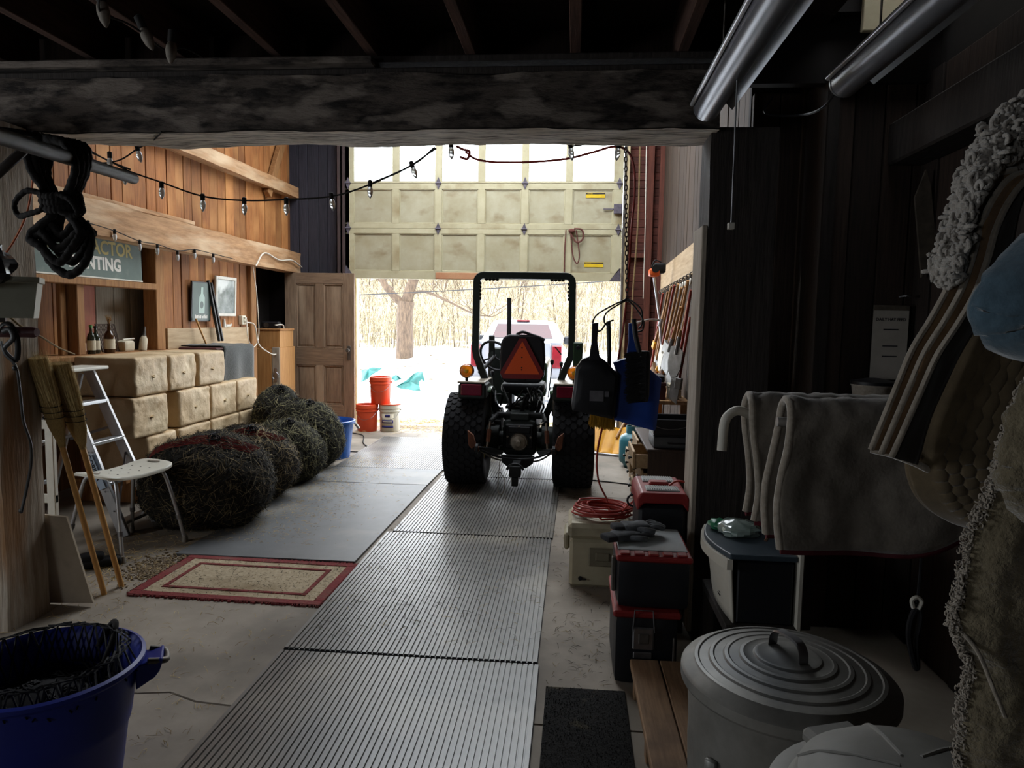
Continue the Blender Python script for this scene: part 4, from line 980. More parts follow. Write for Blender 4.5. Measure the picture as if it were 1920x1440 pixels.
flat('smooth grey rubber mat between the hay nets and the tractor wheel', [(-2.47, 6.335), (-1.325, 6.345), (-1.31, 7.005), (-2.45, 6.995)])
M('rug_red', '#823433', '#622627', sc=60, rough=1, bump=.9, bd=.006, stain='#6b5548', ssc=5, slo=.55, shi=.8); M('rug_tan', '#b8a88d', '#9a8a6f', sc=50, rough=1, bump=.8, bd=.005, stain='#7d6a4d', ssc=4, slo=.5, shi=.8)
T = thing('rug', 'worn tan rug with red borders lying in front of the smooth grey mat', 'rug', (-1.87, 3.9, 0), R(-1))
def rect_band(x, y, w_, z0, z1):
    m = MB(); m.box(-x, -y, z0, x, -y+w_, z1, .003).box(-x, y-w_, z0, x, y, z1, .003).box(-x, -y+w_, z0, -x+w_, y-w_, z1, .003).box(x-w_, -y+w_, z0, x, y-w_, z1, .003); return m
m = MB()
def rugz(u, v): return (-.5+1.0*u, -.28+.56*v, .008+.002*nz((u*9, v*6, 0)))
m.grid(rugz, 30, 18); m.build('pile', 'rug_tan', T, smooth=180)
rect_band(.55, .325, .055, .001, .012).build('outer_border', 'rug_red', T); rect_band(.425, .205, .028, .006, .0125).build('inner_border', 'rug_red', T); MB().box(-.50, -.28, .0005, .50, .28, .006).build('backing', 'rug_tan', T)
rg = random.Random(4); m = MB()
for sgn in (-1, 1):
    for i in range(160):
        x_ = rg.uniform(-.55, .55); m.box(x_, sgn*.325-.012, .001, x_+.005, sgn*.325+.012+sgn*rg.uniform(0, .01), .010)
    for i in range(90):
        y_ = rg.uniform(-.32, .32); m.box(sgn*.55-.01, y_, .001, sgn*.55+.01+sgn*rg.uniform(0, .008), y_+.005, .010)
tag(m.build('fringe', 'rug_red', T), kind='stuff')
T = thing('doormat', 'black bristle doormat by the end of the runway, in front of the tool chests', 'doormat', (.08, 2.55, 0))
M('mat_black', '#1c1b1a', '#100f0f', sc=90, rough=1, bump=1, bd=.01, stain='#57503f', ssc=5, slo=.62, shi=.72)
MB().box(-.165, -.75, 0, .165, .32, .012, .003).build('mat_base', 'mat_black', T)
rg = random.Random(8); m = MB()
for i in range(5000):
    x_, y_ = rg.uniform(-.163, .163), rg.uniform(-.74, .315); a = rg.uniform(0, 6.28); dx, dy = .0018*math.cos(a), .0018*math.sin(a); m.add([(x_-dx, y_-dy, .011), (x_+dx, y_+dy, .011), (x_+rg.uniform(-.004, .004), y_+rg.uniform(-.004, .004), .011+rg.uniform(.003, .009))], [(0, 1, 2)])
tag(m.build('bristles', 'mat_black', T, fix=False), kind='stuff')
# step of two planks by the trash can
M('plank_step', '#9a7a5c', '#745940', sc=5, st=(12, .8, 12), rough=.75, bump=.3, bd=.004, stain='#5d4836', ssc=3, slo=.56, shi=.72)
T = thing('plank_step', 'low step of two worn planks between the doormat and the steel trash can', 'step', (.395, 2.4, 0), R(1))
for k in (0, 1): MB().box(-.12+.123*k, -.6, .1, -.001+.123*k, .52, .13, .004).build('plank', 'plank_step', T)
for yy in (-.5, .0, .42): MB().box(-.11, yy, 0, .11, yy+.05, .0995, .003).build('bearer', 'plank_step', T)
# straw and dirt over the floor
straws('straw', 'loose straw scattered over the smooth mats beside the hay nets', 1900, lambda g: (-2.15+g.gauss(0, .28)-.1*g.random(), g.uniform(4.5, 7.6), .017), (.012, .06), .0010, seed=3, lift=.008)
straws('straw', 'straw littering the floor round the brooms and bench', 900, lambda g: (-2.75+g.gauss(0, .25), 4.0+g.gauss(0, .45), .001), (.015, .08), .0011, seed=4)
straws('straw', 'sparse straw and chaff along the bare concrete right of the runway', 700, lambda g: (g.gauss(.08, .12), g.uniform(2.9, 7.5), .001), (.01, .06), .0010, seed=5, mt='hay')
straws('straw', 'few wisps of straw on the concrete in front of the rug', 420, lambda g: (g.uniform(-2.6, -1.35), g.uniform(2.2, 3.5), .001), (.01, .06), .0009, seed=6)
straws('straw', 'dark chaff trodden into the tan middle of the rug', 900, lambda g: (-1.87+g.uniform(-.5, .5), 3.9+g.uniform(-.28, .28), .0115), (.006, .025), .0011, seed=17, mt='hay', lift=.003)
straws('straw', 'chaff and straw bits lying on the ridged runway mats', 700, lambda g: (g.uniform(-1.3, -.12), 3.2+abs(g.gauss(0, 2.2)), .014), (.015, .08), .0011, seed=7, mt='hay')
straws('straw', 'straw drifted at the open door sill by the pails', 1500, lambda g: (g.uniform(-3.0, .5), 9.95-abs(g.gauss(0, .35)), .001), (.03, .12), .002, seed=8)
m = MB(); rg = random.Random(12)
for i in range(900):
    x_, y_ = -2.52+rg.gauss(0, .09), 4.02+rg.gauss(0, .12); s_ = rg.uniform(.003, .009)
    if x_ > -2.43 and y_ < 4.25: x_ = -2.45-.1*rg.random()
    m.ball((x_, y_, s_*.5), s_, s_*rg.uniform(.6, 1), s_*.7, 5, 3)
M('grit', '#6a5b48', '#8d7d66', island=True, rough=.95)
tag(m.build('gravel', 'grit', None, fix=False), 'small patch of gravelly dirt at the left corner of the rug', 'gravel', kind='stuff')
m = MB((-2.2, 8.2, 0)); m.tube(spline([(-2.62, 7.85, .007), (-2.3, 7.9, .007), (-2.55, 8.4, .007), (-2.75, 9.0, .007), (-3.1, 9.15, .007), (-3.3, 8.95, .007)], 8), .006, 6)
tag(m.build('floor_cord', 'black_matte', None), 'thin dark cord curving over the floor behind the blue tub', 'cord')
m = MB((.3, 7, 0)); m.tube(spline([(-.1, 6.9, .006), (.25, 6.82, .006), (.6, 6.7, .006)], 8), .006, 6); tag(m.build('floor_cord', 'black_matte', None), 'dark cord on the concrete right of the tractor wheel', 'cord')

# ================================================================== STRING LIGHTS
M('bulb_glass', '#f2f3f0', rough=.12, trans=.45, spec=.6); M('bulb_dusty', '#8d857a', '#6a635a', sc=30, rough=.7); M('cord_black', '#1c1a19', rough=.8)
def lights(name, lab, cords, bulbs, mt='bulb_glass', size=1., grp='string lights'):
    T = thing(name, lab, 'string lights', bulbs[0][0], group=grp); off = bulbs[0][0]
    for c in cords: MB(off).tube(spline(c, 6), .0045, 6).build('cord', 'cord_black', T, smooth=60)
    for p, d in bulbs:
        X = Matrix.Translation(V(p)) @ V(d).to_track_quat('Z', 'Y').to_matrix().to_4x4() @ Matrix.Scale(size, 4)
        b = MB(off).lathe([(.009, .0), (.014, .012), (.0155, .026), (.012, .045), (.005, .058), (.001, .062)], 12, X=X).build('bulb', mt, T, smooth=60)
        MB(off).lathe([(.006, -.034), (.012, -.03), (.012, .0), (.010, .003)], 10, X=X).build('socket', 'cord_black', b, smooth=40)
D = (0, 0, -1)
lights('string_lights', 'string of clear bulbs swagged under the great beam towards the overhead door',
       [[(-2.653, 3.720, 2.419), (-2.532, 3.720, 2.365), (-2.426, 3.740, 2.313), (-2.257, 3.750, 2.258), (-2.026, 3.750, 2.185), (-1.793, 3.750, 2.163), (-1.558, 3.750, 2.169), (-1.309, 3.750, 2.186), (-1.100, 3.750, 2.248), (-0.865, 3.750, 2.352), (-0.749, 3.720, 2.432)],
        [(-1.979, 3.300, 2.408), (-2.152, 3.500, 2.414), (-2.354, 3.700, 2.427), (-2.471, 3.720, 2.371), (-2.594, 3.720, 2.357), (-2.668, 3.720, 2.405)], [(-2.652, 3.720, 2.427), (-2.554, 3.730, 2.373), (-2.419, 3.730, 2.322)], [(-1.080, 3.740, 2.257), (-0.908, 3.740, 2.328), (-0.741, 3.720, 2.426)]],
       [((-2.258, 3.750, 2.230), D), ((-2.644, 3.720, 2.399), D), ((-2.354, 3.700, 2.413), (.25, 0, -1)), ((-2.026, 3.750, 2.165), D), ((-1.793, 3.750, 2.146), D), ((-1.559, 3.750, 2.146), D), ((-1.309, 3.750, 2.172), (.12, 0, -1)), ((-1.100, 3.750, 2.237), D), ((-0.871, 3.750, 2.336), (.35, 0, -1)),
        ((-2.529, 3.720, 2.382), D), ((-2.446, 3.720, 2.300), D)])
lights('string_lights', 'three clear bulbs hanging from the beam in front of the door windows',
       [[(-0.660, 3.640, 2.449), (-0.641, 3.660, 2.438), (-0.586, 3.660, 2.454)], [(-0.057, 3.660, 2.425), (-0.041, 3.680, 2.425), (0.034, 3.660, 2.430)], [(0.166, 3.660, 2.430), (0.194, 3.680, 2.427), (0.240, 3.660, 2.435)]],
       [((-0.652, 3.660, 2.417), (.05, 0, -1)), ((-0.046, 3.680, 2.415), (.15, 0, -1)), ((0.191, 3.680, 2.414), (-.1, 0, -1))])
lights('string_lights', 'row of small bulbs hanging under the girt above the trade sign and pictures',
       [[(-3.930, 5.210, 2.261), (-3.930, 5.481, 2.265), (-3.930, 5.813, 2.242), (-3.930, 6.161, 2.195), (-3.930, 6.432, 2.195), (-3.930, 6.773, 2.169), (-3.930, 7.092, 2.210), (-3.930, 7.471, 2.202), (-3.930, 7.956, 2.186)]],
       [((-3.930, 5.480, 2.248), D), ((-3.930, 5.812, 2.220), D), ((-3.930, 6.160, 2.171), D), ((-3.930, 6.431, 2.160), D), ((-3.930, 6.772, 2.132), D), ((-3.930, 7.090, 2.178), D), ((-3.930, 7.470, 2.167), D)], size=1.1)
lights('string_lights', 'dusty cobwebbed bulbs on a cord hanging under the ceiling joists',
       [[(-1.721, 2.500, 2.677), (-1.782, 2.600, 2.657), (-1.787, 2.750, 2.683), (-1.778, 2.850, 2.681), (-1.797, 3.000, 2.683), (-1.783, 3.050, 2.685), (-1.746, 3.100, 2.714), (-1.710, 3.200, 2.709)]], [((-1.780, 2.600, 2.699), (.1, .1, -1)), ((-1.777, 2.850, 2.702), (.4, .1, -1)), ((-1.743, 3.000, 2.704), (-.1, 0, -1))], 'bulb_dusty', 1.5)
for i in range(0): pass
# ================================================================== NEAR LEFT
M('pipe_dark', '#4a443f', '#332e2a', sc=12, rough=.6, metal=.3, bump=.3, bd=.003)
T = thing('hanging_rail', 'dark iron pipe sticking out by the left post, carrying a coil of black rope', 'pipe', (-1.741, 2.700, 2.074)); off = (-1.741, 2.700, 2.074)
MB(off).tube([(-1.29, 1.30, 1.937), (-1.401, 1.650, 1.971), (-1.741, 2.700, 2.074)], .021, 14).build('pipe', 'pipe_dark', T, smooth=50)
MB(off).tube([(-1.555, 1.950, 2.037), (-1.576, 1.930, 1.998), (-1.619, 1.900, 1.938), (-1.9, 1.9, 1.72), (-2.66, 3.1, 1.6)], .013, 8).build('brace', 'pipe_dark', T, smooth=50)
m = MB(off); m.tube(spline([(-1.613, 1.900, 2.053), (-1.590, 1.950, 2.058), (-1.585, 2.000, 2.060), (-1.582, 2.000, 2.040)], 5), .008, 7).ball((-1.587, 2.000, 2.056), .018, .018, .02, 10, 7); m.build('strap', 'black_matte', T, smooth=60)
rc = V((-1.585, 2.09, 2.025)); T = thing('rope_coil', 'thick black rope coiled and knotted over the iron pipe', 'rope', rc); T.scale = (.84, .9, 1.0)
rg = random.Random(6); m = MB()
def twist(m, pts, r=.0138, closed=True):
    sp = spline(list(pts)+([pts[0]] if closed else []), 9); m.tube(sp, [r*(1+.10*math.sin(i*1.9)) for i in range(len(sp))], 7, cap=not closed)
for k in range(6):
    a = (k-2.5)*.012; q = rg.uniform(-.012, .012); yk = (k-2.5)*.016; wv = .062+.012*rg.random(); lw = .05+.045*rg.random(); bz = -.325-.012*k+.09*(k % 3)*.6
    twist(m, [(0+a, yk, .045), (-wv+a*.5, yk, .02), (-wv-.01, yk*.8, -.05), (-.035+q, yk*.5, -.125), (-.02+q, yk*.5, -.175), (-lw+a, yk*.7, -.245), (-lw*.7, yk, bz+.045), (.01+q, yk, bz), (lw*.9+.01, yk, bz+.05), (lw+.02, yk*.7, -.23), (.035+q, yk*.5, -.17), (.04+q, yk*.5, -.12), (wv+.015, yk*.8, -.04), (wv+a*.5, yk, .025)])
m.build('rope_loops', 'rope_black', T, smooth=70)
m = MB()
for k in range(3):
    twist(m, [(.062*math.cos(t)+.004*k, .05*math.sin(t), -.125-.018*k+.008*math.cos(t*2)) for t in [i*math.pi/5 for i in range(10)]])
twist(m, [(-.03, -.05, -.12), (-.09, -.05, -.115), (-.145, -.04, -.15), (-.14, -.03, -.185), (-.08, -.045, -.18), (-.03, -.05, -.165)], .009)
twist(m, [(.03, -.05, -.125), (.075, -.05, -.14), (.095, -.04, -.175), (.075, -.04, -.185), (.03, -.05, -.17)], .009)
m.build('rope_knot', 'rope_black', T, smooth=70)
# planter tray with a black bag, mounted on the post
M('tray', '#a3a493', '#949585', sc=6, rough=.5)
T = thing('planter_box', 'grey-green plastic window box fixed to the front of the left post', 'planter', (-2.47, 2.72, 1.52), R(32))
m = MB(); o_ = [(-.24, -.085), (.24, -.085), (.24, .085), (-.24, .085)]
def trayf(u, v):
    z_, f = [(.0, .92), (.145, 1.0), (.147, 1.03), (.17, 1.035), (.17, .97), (.02, .88)][int(round(u*5))]; a = v*4; i = int(a) % 4; t = a-int(a); p, q = o_[i], o_[(i+1) % 4]
    return ((p[0]+(q[0]-p[0])*t)*f, (p[1]+(q[1]-p[1])*t)*f, z_)
m.grid(trayf, 6, 4, cv=True).add([trayf(0, k/4) for k in range(4)], [(0, 1, 2, 3)]).add([trayf(1, k/4) for k in range(4)], [(0, 1, 2, 3)]); m.build('box_body', 'tray', T, mods=(('BEVEL', dict(width=.006, segments=2)),))
m = MB(); m.box(-.2, .075, -.02, .1, .13, .0).box(-.12, .08, -.02, -.06, .42, .0); m.build('bracket', 'pipe_dark', T)
M('bag_black', '#121214', rough=.25, spec=.6)
m = MB((-2.47, 2.72, 1.66)); m.ball((-2.47, 2.72, 1.72), .17, .11, .11, 26, 18, lambda d: 1+.22*nz((d.x*2.4, d.y*2.4, d.z*2.4))+.12*abs(nz((d.x*6, d.y*6, d.z*6))))
tag(m.build('bin_bag', 'bag_black', None, smooth=25), 'crumpled shiny black plastic bag stuffed into the window box', 'bag')
M('peg_red', '#4a2326', '#3a1a1c', rough=.5)
m = MB((-2.5, 2.8, 1.455)); m.tube([(-2.8, 2.84, 1.455), (-2.30, 2.84, 1.46), (-2.285, 2.84, 1.46)], [.023, .023, .018], 14); m.box(-2.8, 2.84, 1.44, -2.74, 3.09, 1.47)
tag(m.build('bridle_peg', 'peg_red', None, smooth=40), 'dark red round peg below the window box on the left post', 'peg')
T = thing('bridle', 'black leather bridle straps looped over the dark red peg', 'bridle', (-2.421, 2.800, 1.420)); off = (-2.421, 2.800, 1.420)
M('leather', '#1b1918', '#100f0e', rough=.5)
m = MB(off); m.tube(spline([(-2.443, 2.800, 1.284), (-2.442, 2.800, 1.397), (-2.413, 2.800, 1.483), (-2.370, 2.800, 1.489), (-2.342, 2.800, 1.422), (-2.353, 2.800, 1.343), (-2.395, 2.790, 1.387), (-2.354, 2.790, 1.433), (-2.367, 2.790, 1.471), (-2.399, 2.790, 1.461)], 7), .007, 7, flat=1.6); m.build('loop', 'leather', T, smooth=60)
m = MB(off); m.tube(spline([(-2.408, 2.790, 1.421), (-2.391, 2.790, 1.365), (-2.354, 2.800, 1.313), (-2.374, 2.840, 1.190), (-2.398, 2.880, 1.068), (-2.411, 2.930, 0.964), (-2.446, 2.970, 0.858), (-2.497, 3.000, 0.738), (-2.529, 3.000, 0.624)], 7), .006, 7, flat=1.7); m.ball((-2.531, 3.000, 0.629), .011, .008, .012, 8, 6).ball((-2.351, 2.790, 1.309), .012, .01, .012, 8, 6); m.build('long_strap', 'leather', T, smooth=60)
m = MB((-2.534, 3.050, 1.917)); m.tube(spline([(-2.422, 3.030, 2.191), (-2.431, 3.030, 2.103), (-2.454, 3.020, 1.984), (-2.502, 3.010, 1.877), (-2.559, 3.000, 1.793), (-2.628, 3.000, 1.745)], 6), .0045, 6)
M('wire_orange', '#b5603c', rough=.5); tag(m.build('orange_wire', 'wire_orange', None, smooth=60), 'thin orange wire running down the face of the left post', 'wire')
m = MB((-2.460, 3.030, 1.485)); m.tube(spline([(-2.500, 2.950, 1.523), (-2.488, 3.000, 1.480), (-2.632, 3.300, 1.423), (-3.083, 4.000, 1.334), (-3.580, 4.800, 1.247)], 6), .005, 6); M('twine_brown', '#8a7450', '#5a4a34', sc=60, rough=1); tag(m.build('twine', 'twine_brown', None), 'frayed brown twine slung from the window box towards the sill', 'twine')

# big blue bucket in the left corner
T = thing('muck_bucket', 'big dark blue plastic bucket in the bottom left corner', 'bucket', (-1.68, 2.06, 0))
MB().lathe([(.02, .006), (.205, 0), (.212, .015), (.235, .19), (.242, .20), (.246, .22), (.268, .385), (.28, .39), (.292, .402), (.292, .415), (.28, .42), (.270, .408), (.262, .385), (.208, .03), (.02, .03)], 56).build('bucket_body', 'blue_dark', T, smooth=35)
for a in (28, 208):
    X = Matrix.Rotation(R(a), 4, 'Z')
    m = MB(); m.prism([(.262, .385), (.345, .40), (.345, .385), (.335, .355), (.32, .335), (.262, .30)], -.055, .055, 'XZ', X=X); m.build('handle_lug', 'blue_dark', T, mods=(('BEVEL', dict(width=.006, segments=2)),))
    m = MB(); m.tube([X @ V(p) for p in spline([(.30, -.05, .395), (.345, -.04, .385), (.355, 0, .375), (.345, .04, .385), (.30, .05, .395)], 4)], .011, 8); m.build('handle_rope', 'rope_white' if 0 else 'steel_dull', T, smooth=60)
T = thing('hay_net', 'empty black hay net bundled inside the big dark blue bucket', 'hay net', (-1.70, 2.08, .03))
m = MB(); m.lathe([(.02, .0), (.19, .0), (.22, .18), (.17, .25), (.06, .29), (.02, .30)], 30, wob=lambda a, i: 1+.12*nz((math.cos(a)*2, math.sin(a)*2, i*.9))); m.build('net_bundle', 'black_matte', T, smooth=180)
m = MB(); rg = random.Random(31)
def nb(a, r):
    zz = .30-.9*max(0, r-.05)**1.5; zz = .27+.05*nz((a*2, r*9, 0)) if r < .22 else .355+(.045 if r < .275 else 0)-(r-.255)*.2
    return V((r*math.cos(a), r*math.sin(a), zz+.012*nz((a*7, r*30, 3))))
for s_ in (-1, 1):
    for k in range(34):
        a0 = k*2*math.pi/34; pts = [nb(a0+s_*j*.17, .04+.014*j) for j in range(16)]
        if .3 < (a0 % 6.283) < 3.0 : pts += [nb(a0+s_*2.6, .277), V((.30*math.cos(a0+s_*2.66), .30*math.sin(a0+s_*2.66), .38-.06*rg.random()))]
        m.tube(pts, .0034, 4, cap=False)
m.build('netting', 'net_black', T, smooth=60)
m = MB(); m.tube(spline([V((.03, .22, .33)), V((.06, .25, .40)), V((.09, .235, .415)), V((.11, .19, .38)), V((.10, .15, .31))], 6), .010, 8); m.build('drawcord', 'rope_black', T, smooth=60)
# ================================================================== TRACTOR (rear view, seen from behind)
M('tractor_green', '#23482c', '#1c3a24', sc=4, rough=.4, coat=.3); M('tractor_dark', '#1f2723', '#141a17', sc=7, rough=.55, bump=.15, bd=.003); M('rops_green', '#27352f', '#1e2a25', sc=6, rough=.45)
M('grease', '#1a1b1c', '#0f1011', sc=10, rough=.6, metal=.3, bump=.2, bd=.003); M('smv_orange', '#ff6420', rough=.45); M('smv_red', '#8a1c1c', rough=.35); M('seat_black', '#17171c', rough=.6, bump=.1, bd=.002, sc=40)
M('lens_red', '#8c1838', '#701028', rough=.2, coat=.5); M('amber', '#e07a10', '#c86408', rough=.25, trans=.35, coat=.4); M('amber_core', '#f2b020', rough=.3); M('yellow_rim', '#c9a21c', rough=.45)
M('steel_worn', '#a39a8c', '#6b5f52', sc=14, rough=.4, metal=.8)
TX, TY = -.485, 6.58
T = thing('tractor', 'small green tractor seen from behind with roll bar and orange warning triangle', 'tractor', (TX, TY, 0))
WR = .43
def wheel(sx, y_, r, w_, rim, par, nl):
    X = Matrix.Translation((sx, y_, r)) @ Matrix.Rotation(R(90), 4, 'Y'); h = w_/2
    t = MB().lathe([(rim*1.0, -h*.80), (rim*1.12, -h*.92), (r*.80, -h), (r*.93, -h*.96), (r*.975, -h*.80), (r*.99, -h*.4), (r*.992, 0), (r*.99, h*.4), (r*.975, h*.80), (r*.93, h*.96), (r*.80, h), (rim*1.12, h*.92), (rim, h*.80)], 56, cap=(False, False), X=X).build('tyre', 'tyre', par, smooth=50)
    m = MB()
    for row in range(-3, 4):                    # turf tread: staggered hexagonal blocks
        z_ = row*h*.265; hr = r*(.992-.012*abs(row)**2/9*1.6)
        for k in range(nl):
            a = 2*math.pi*(k+(.5 if row % 2 else 0))/nl; da = 2*math.pi/nl*.40; hz = h*.125; o = []
            for (fa, fz) in ((-1, 0), (-.5, 1), (.5, 1), (1, 0), (.5, -1), (-.5, -1)): o.append((a+fa*da, z_+fz*hz))
            vs = [(hr*.985*math.cos(q), hr*.985*math.sin(q), z) for q, z in o]+[((hr+.010)*math.cos(q), (hr+.010)*math.sin(q), z) for q, z in o]
            m.add(vs, [(6, 7, 8, 9, 10, 11)]+[(i, (i+1) % 6, 6+(i+1) % 6, 6+i) for i in range(6)], X)
    tag(m.build('tread', 'tyre', t), kind='stuff')
    MB().lathe([(.03, -.03), (rim*.5, -.05), (rim*.8, .02), (rim*.92, h*.72), (rim*1.03, h*.80), (rim*1.03, -h*.80), (rim*.92, -h*.7)], 32, cap=(True, False), X=X).build('rim', 'yellow_rim', par, smooth=40)
    m = MB()
    for k in range(6): m.lathe([(.012, -.055), (.012, -.035)], 6, c=(rim*.4*math.cos(k*1.047), rim*.4*math.sin(k*1.047), 0), X=X)
    m.build('wheel_nuts', 'steel', par)
for s_ in (-1, 1):
    wb_ = bpy.data.objects.new('rear_wheel', None); COL.objects.link(wb_); wb_.parent = T; wheel(s_*.495, 0, WR, .375, .20, wb_, 34)
    wf_ = bpy.data.objects.new('front_wheel', None); COL.objects.link(wf_); wf_.parent = T; wheel(s_*.42, 1.52, .27, .20, .13, wf_, 26)
MB().tube([(-.36, 0, WR), (.36, 0, WR)], .075, 14).lathe([(.13, -.02), (.13, .1)], 16, X=Matrix.Translation((-.30, 0, WR)) @ Matrix.Rotation(R(90), 4, 'Y')).lathe([(.13, -.1), (.13, .02)], 16, X=Matrix.Translation((.30, 0, WR)) @ Matrix.Rotation(R(90), 4, 'Y')).build('rear_axle', 'tractor_dark', T, smooth=40)
# transmission housing and its fittings
m = MB(); soft(m, (0, .12, .47), (.155, .30, .17), .05, 8); m.build('gearbox', 'tractor_dark', T, smooth=50)
MB().box(-.13, -.20, .37, .13, -.17, .60, .012).box(-.10, -.215, .52, .10, -.2, .58, .006).build('rear_cover', 'grease', T)
m = MB(); m.lathe([(.06, 0), (.06, .05), (.022, .055), (.022, .13)], 16, X=Matrix.Translation((0, -.2, .44)) @ Matrix.Rotation(R(90), 4, 'X')).lathe([(.085, .01), (.075, .02)], 16, X=Matrix.Translation((0, -.2, .44)) @ Matrix.Rotation(R(90), 4, 'X')); m.build('power_takeoff', 'steel_worn', T, smooth=40)
m = MB()
for k in range(8): a = k*math.pi/4; m.lathe([(.010, 0), (.010, .012)], 6, X=Matrix.Translation((.105*math.cos(a), -.2, .485+.095*math.sin(a))) @ Matrix.Rotation(R(90), 4, 'X'))
m.build('cover_bolts', 'steel_worn', T)
MB().box(-.15, -.12, .61, .15, .3, .70, .02).box(-.09, -.17, .63, .09, -.12, .70, .01).build('lift_housing', 'tractor_dark', T)
m = MB(); m.tube([(-.22, -.10, .67), (.22, -.10, .67)], .03, 12); m.build('rock_shaft', 'grease', T, smooth=50)
for s_ in (-1, 1):
    MB().tube([(s_*.21, -.10, .67), (s_*.25, -.34, .64)], [.026, .02], 8).build('lift_arm', 'grease', T, smooth=50)
    l = MB().tube([(s_*.25, -.33, .64), (s_*.27, -.40, .40)], .012, 8).build('lift_rod', 'steel_worn', T, smooth=50)
    MB().tube([(s_*.256, -.35, .57), (s_*.264, -.38, .46)], .02, 8).build('turnbuckle', 'rust', l)
    m = MB(); a, b_ = V((s_*.17, .02, .30)), V((s_*.33, -.62, .44)); bar(m, a, b_, .055, .02); m.lathe([(.045, -.012), (.045, .012)], 14, X=Matrix.Translation(b_) @ Matrix.Rotation(R(90), 4, 'Y')); m.build('lower_link', 'grease', T)
    MB().lathe([(.024, -.018), (.024, .018)], 14, X=Matrix.Translation((s_*.33, -.62, .44)) @ Matrix.Rotation(R(90), 4, 'Y')).build('link_ball', 'rust', T, smooth=40)
    m = MB(); m.tube(sag((s_*.10, -.18, .26), (s_*.32, -.58, .43), .03, 8), .008, 6); m.build('check_chain', 'steel_worn', T)
    m = MB(); m.prism([(s_*.335, .47), (s_*.36, .56), (s_*.41, .60), (s_*.40, .47), (s_*.37, .44)], -.64, -.60, 'XZ'); m.build('link_end', 'rust', T, mods=(('BEVEL', dict(width=.006, segments=2)),))
MB().tube(spline([(-.30, -.58, .42), (-.12, -.45, .335), (.12, -.45, .335), (.30, -.58, .42)], 5), .010, 6).build('stabiliser_bar', 'grease', T, smooth=60)
# drawbar and hitch
m = MB(); m.box(-.035, -.55, .27, .035, .2, .30, .004); m.build('drawbar', 'grease', T)
m = MB(); m.prism([(-.15, .335), (.15, .335), (.14, .27), (.08, .225), (-.08, .225), (-.14, .27)], -.33, -.29, 'XZ'); m.build('hitch_bracket', 'grease', T)
m = MB(); m.box(-.05, -.62, .20, .05, -.55, .30, .008).box(-.028, -.61, .12, .028, -.56, .2, .006).tube(arc((0, -.585, .235), .075, 20, 160, 8), .012, 8); m.build('clevis', 'grease', T, smooth=40)
m = MB(); m.tube(spline([(-.16, -.3, .3), (-.165, -.42, .05), (-.12, -.5, .02), (-.10, -.44, .12), (-.15, -.4, .2)], 6), .004, 5); m.build('hanging_wire', 'steel_worn', T)
m = MB(); m.prism([(-.34, .49), (.34, .49), (.30, .43), (-.30, .43)], .32, .36, 'XZ'); m.box(-.36, .3, .33, .36, 1.1, .36, .006); m.build('footboard', 'tractor_dark', T)
MB().box(.30, .35, .36, .44, .62, .46, .02).build('fuel_step', 'tractor_green', T)
# fenders with lights
for s_ in (-1, 1):
    m = MB(); pts_o = [(WR+.075)*1]
    def fend(u, v):
        a = R(112-92*v); r = WR+.065; return (s_*(.27+.27*u), -math.cos(a)*-r, WR+math.sin(a)*r)
    m.grid(fend, 5, 18); m.build('fender', 'tractor_green', T, smooth=60, mods=(('SOLIDIFY', dict(thickness=.008)),))
    MB().box(s_*.30, -.30, .83, s_*.55, .02, .97, .015).build('fender_box', 'tractor_dark', T)
    MB().box(s_*.335, -.312, .865, s_*.525, -.298, .965, .006).build('tail_lamp', 'lens_red', T)
    MB().box(s_*.31, -.30, .97, s_*.56, .25, .99, .006).build('fender_top', 'steel_worn', T)
    m = MB(); m.lathe([(.055, -.02), (.062, -.01), (.062, .012), (.05, .03), (.02, .038)], 22, X=Matrix.Translation((s_*.485, -.22, 1.08)) @ Matrix.Rotation(R(90), 4, 'X')); l = m.build('hazard_lamp', 'amber', T, smooth=40)
    MB().lathe([(.022, .030), (.018, .045), (.001, .05)], 14, X=Matrix.Translation((s_*.485, -.22, 1.08)) @ Matrix.Rotation(R(90), 4, 'X')).build('lamp_core', 'amber_core', l, smooth=40)
    m = MB(); m.lathe([(.064, -.012), (.068, -.008), (.068, .008), (.064, .012)], 22, cap=(False, False), X=Matrix.Translation((s_*.485, -.22, 1.08)) @ Matrix.Rotation(R(90), 4, 'X')); m.box(s_*.485-.012, -.23, .99, s_*.485+.012, -.205, 1.02, .003); m.build('lamp_housing', 'grease', l, smooth=40)
# roll bar
m = MB()
def sq(m, pts, hx_, hy_):
    """rectangular tube lying in the XZ plane"""
    P = [V(p) for p in pts]; n = len(P); vs = []
    for i in range(n):
        t = (P[min(n-1, i+1)]-P[max(0, i-1)]).normalized(); nn = V((t.z, 0, -t.x))
        if 0 < i < n-1:
            t1 = (P[i]-P[i-1]).normalized(); k = 1/max(.5, nn.dot(V((t1.z, 0, -t1.x))))
        else: k = 1
        for a, d in ((-1, -1), (1, -1), (1, 1), (-1, 1)): vs.append(P[i]+nn*(a*hx_*k)+V((0, d*hy_, 0)))
    fs = [(i*4+q, i*4+(q+1) % 4, (i+1)*4+(q+1) % 4, (i+1)*4+q) for i in range(n-1) for q in range(4)]+[(0, 1, 2, 3), tuple(range((n-1)*4, n*4))]
    return m.add(vs, fs)
half = [(-.21, .12, .42), (-.235, .12, .66), (-.445, .12, 1.20), (-.455, .12, 1.26)]
top = arc((-.385, .12, 1.895), .065, 180, 90, 6)
path = half+[V(p) for p in top]; path += [V((-p[0], p[1], p[2])) for p in [V(q) for q in path][::-1]]
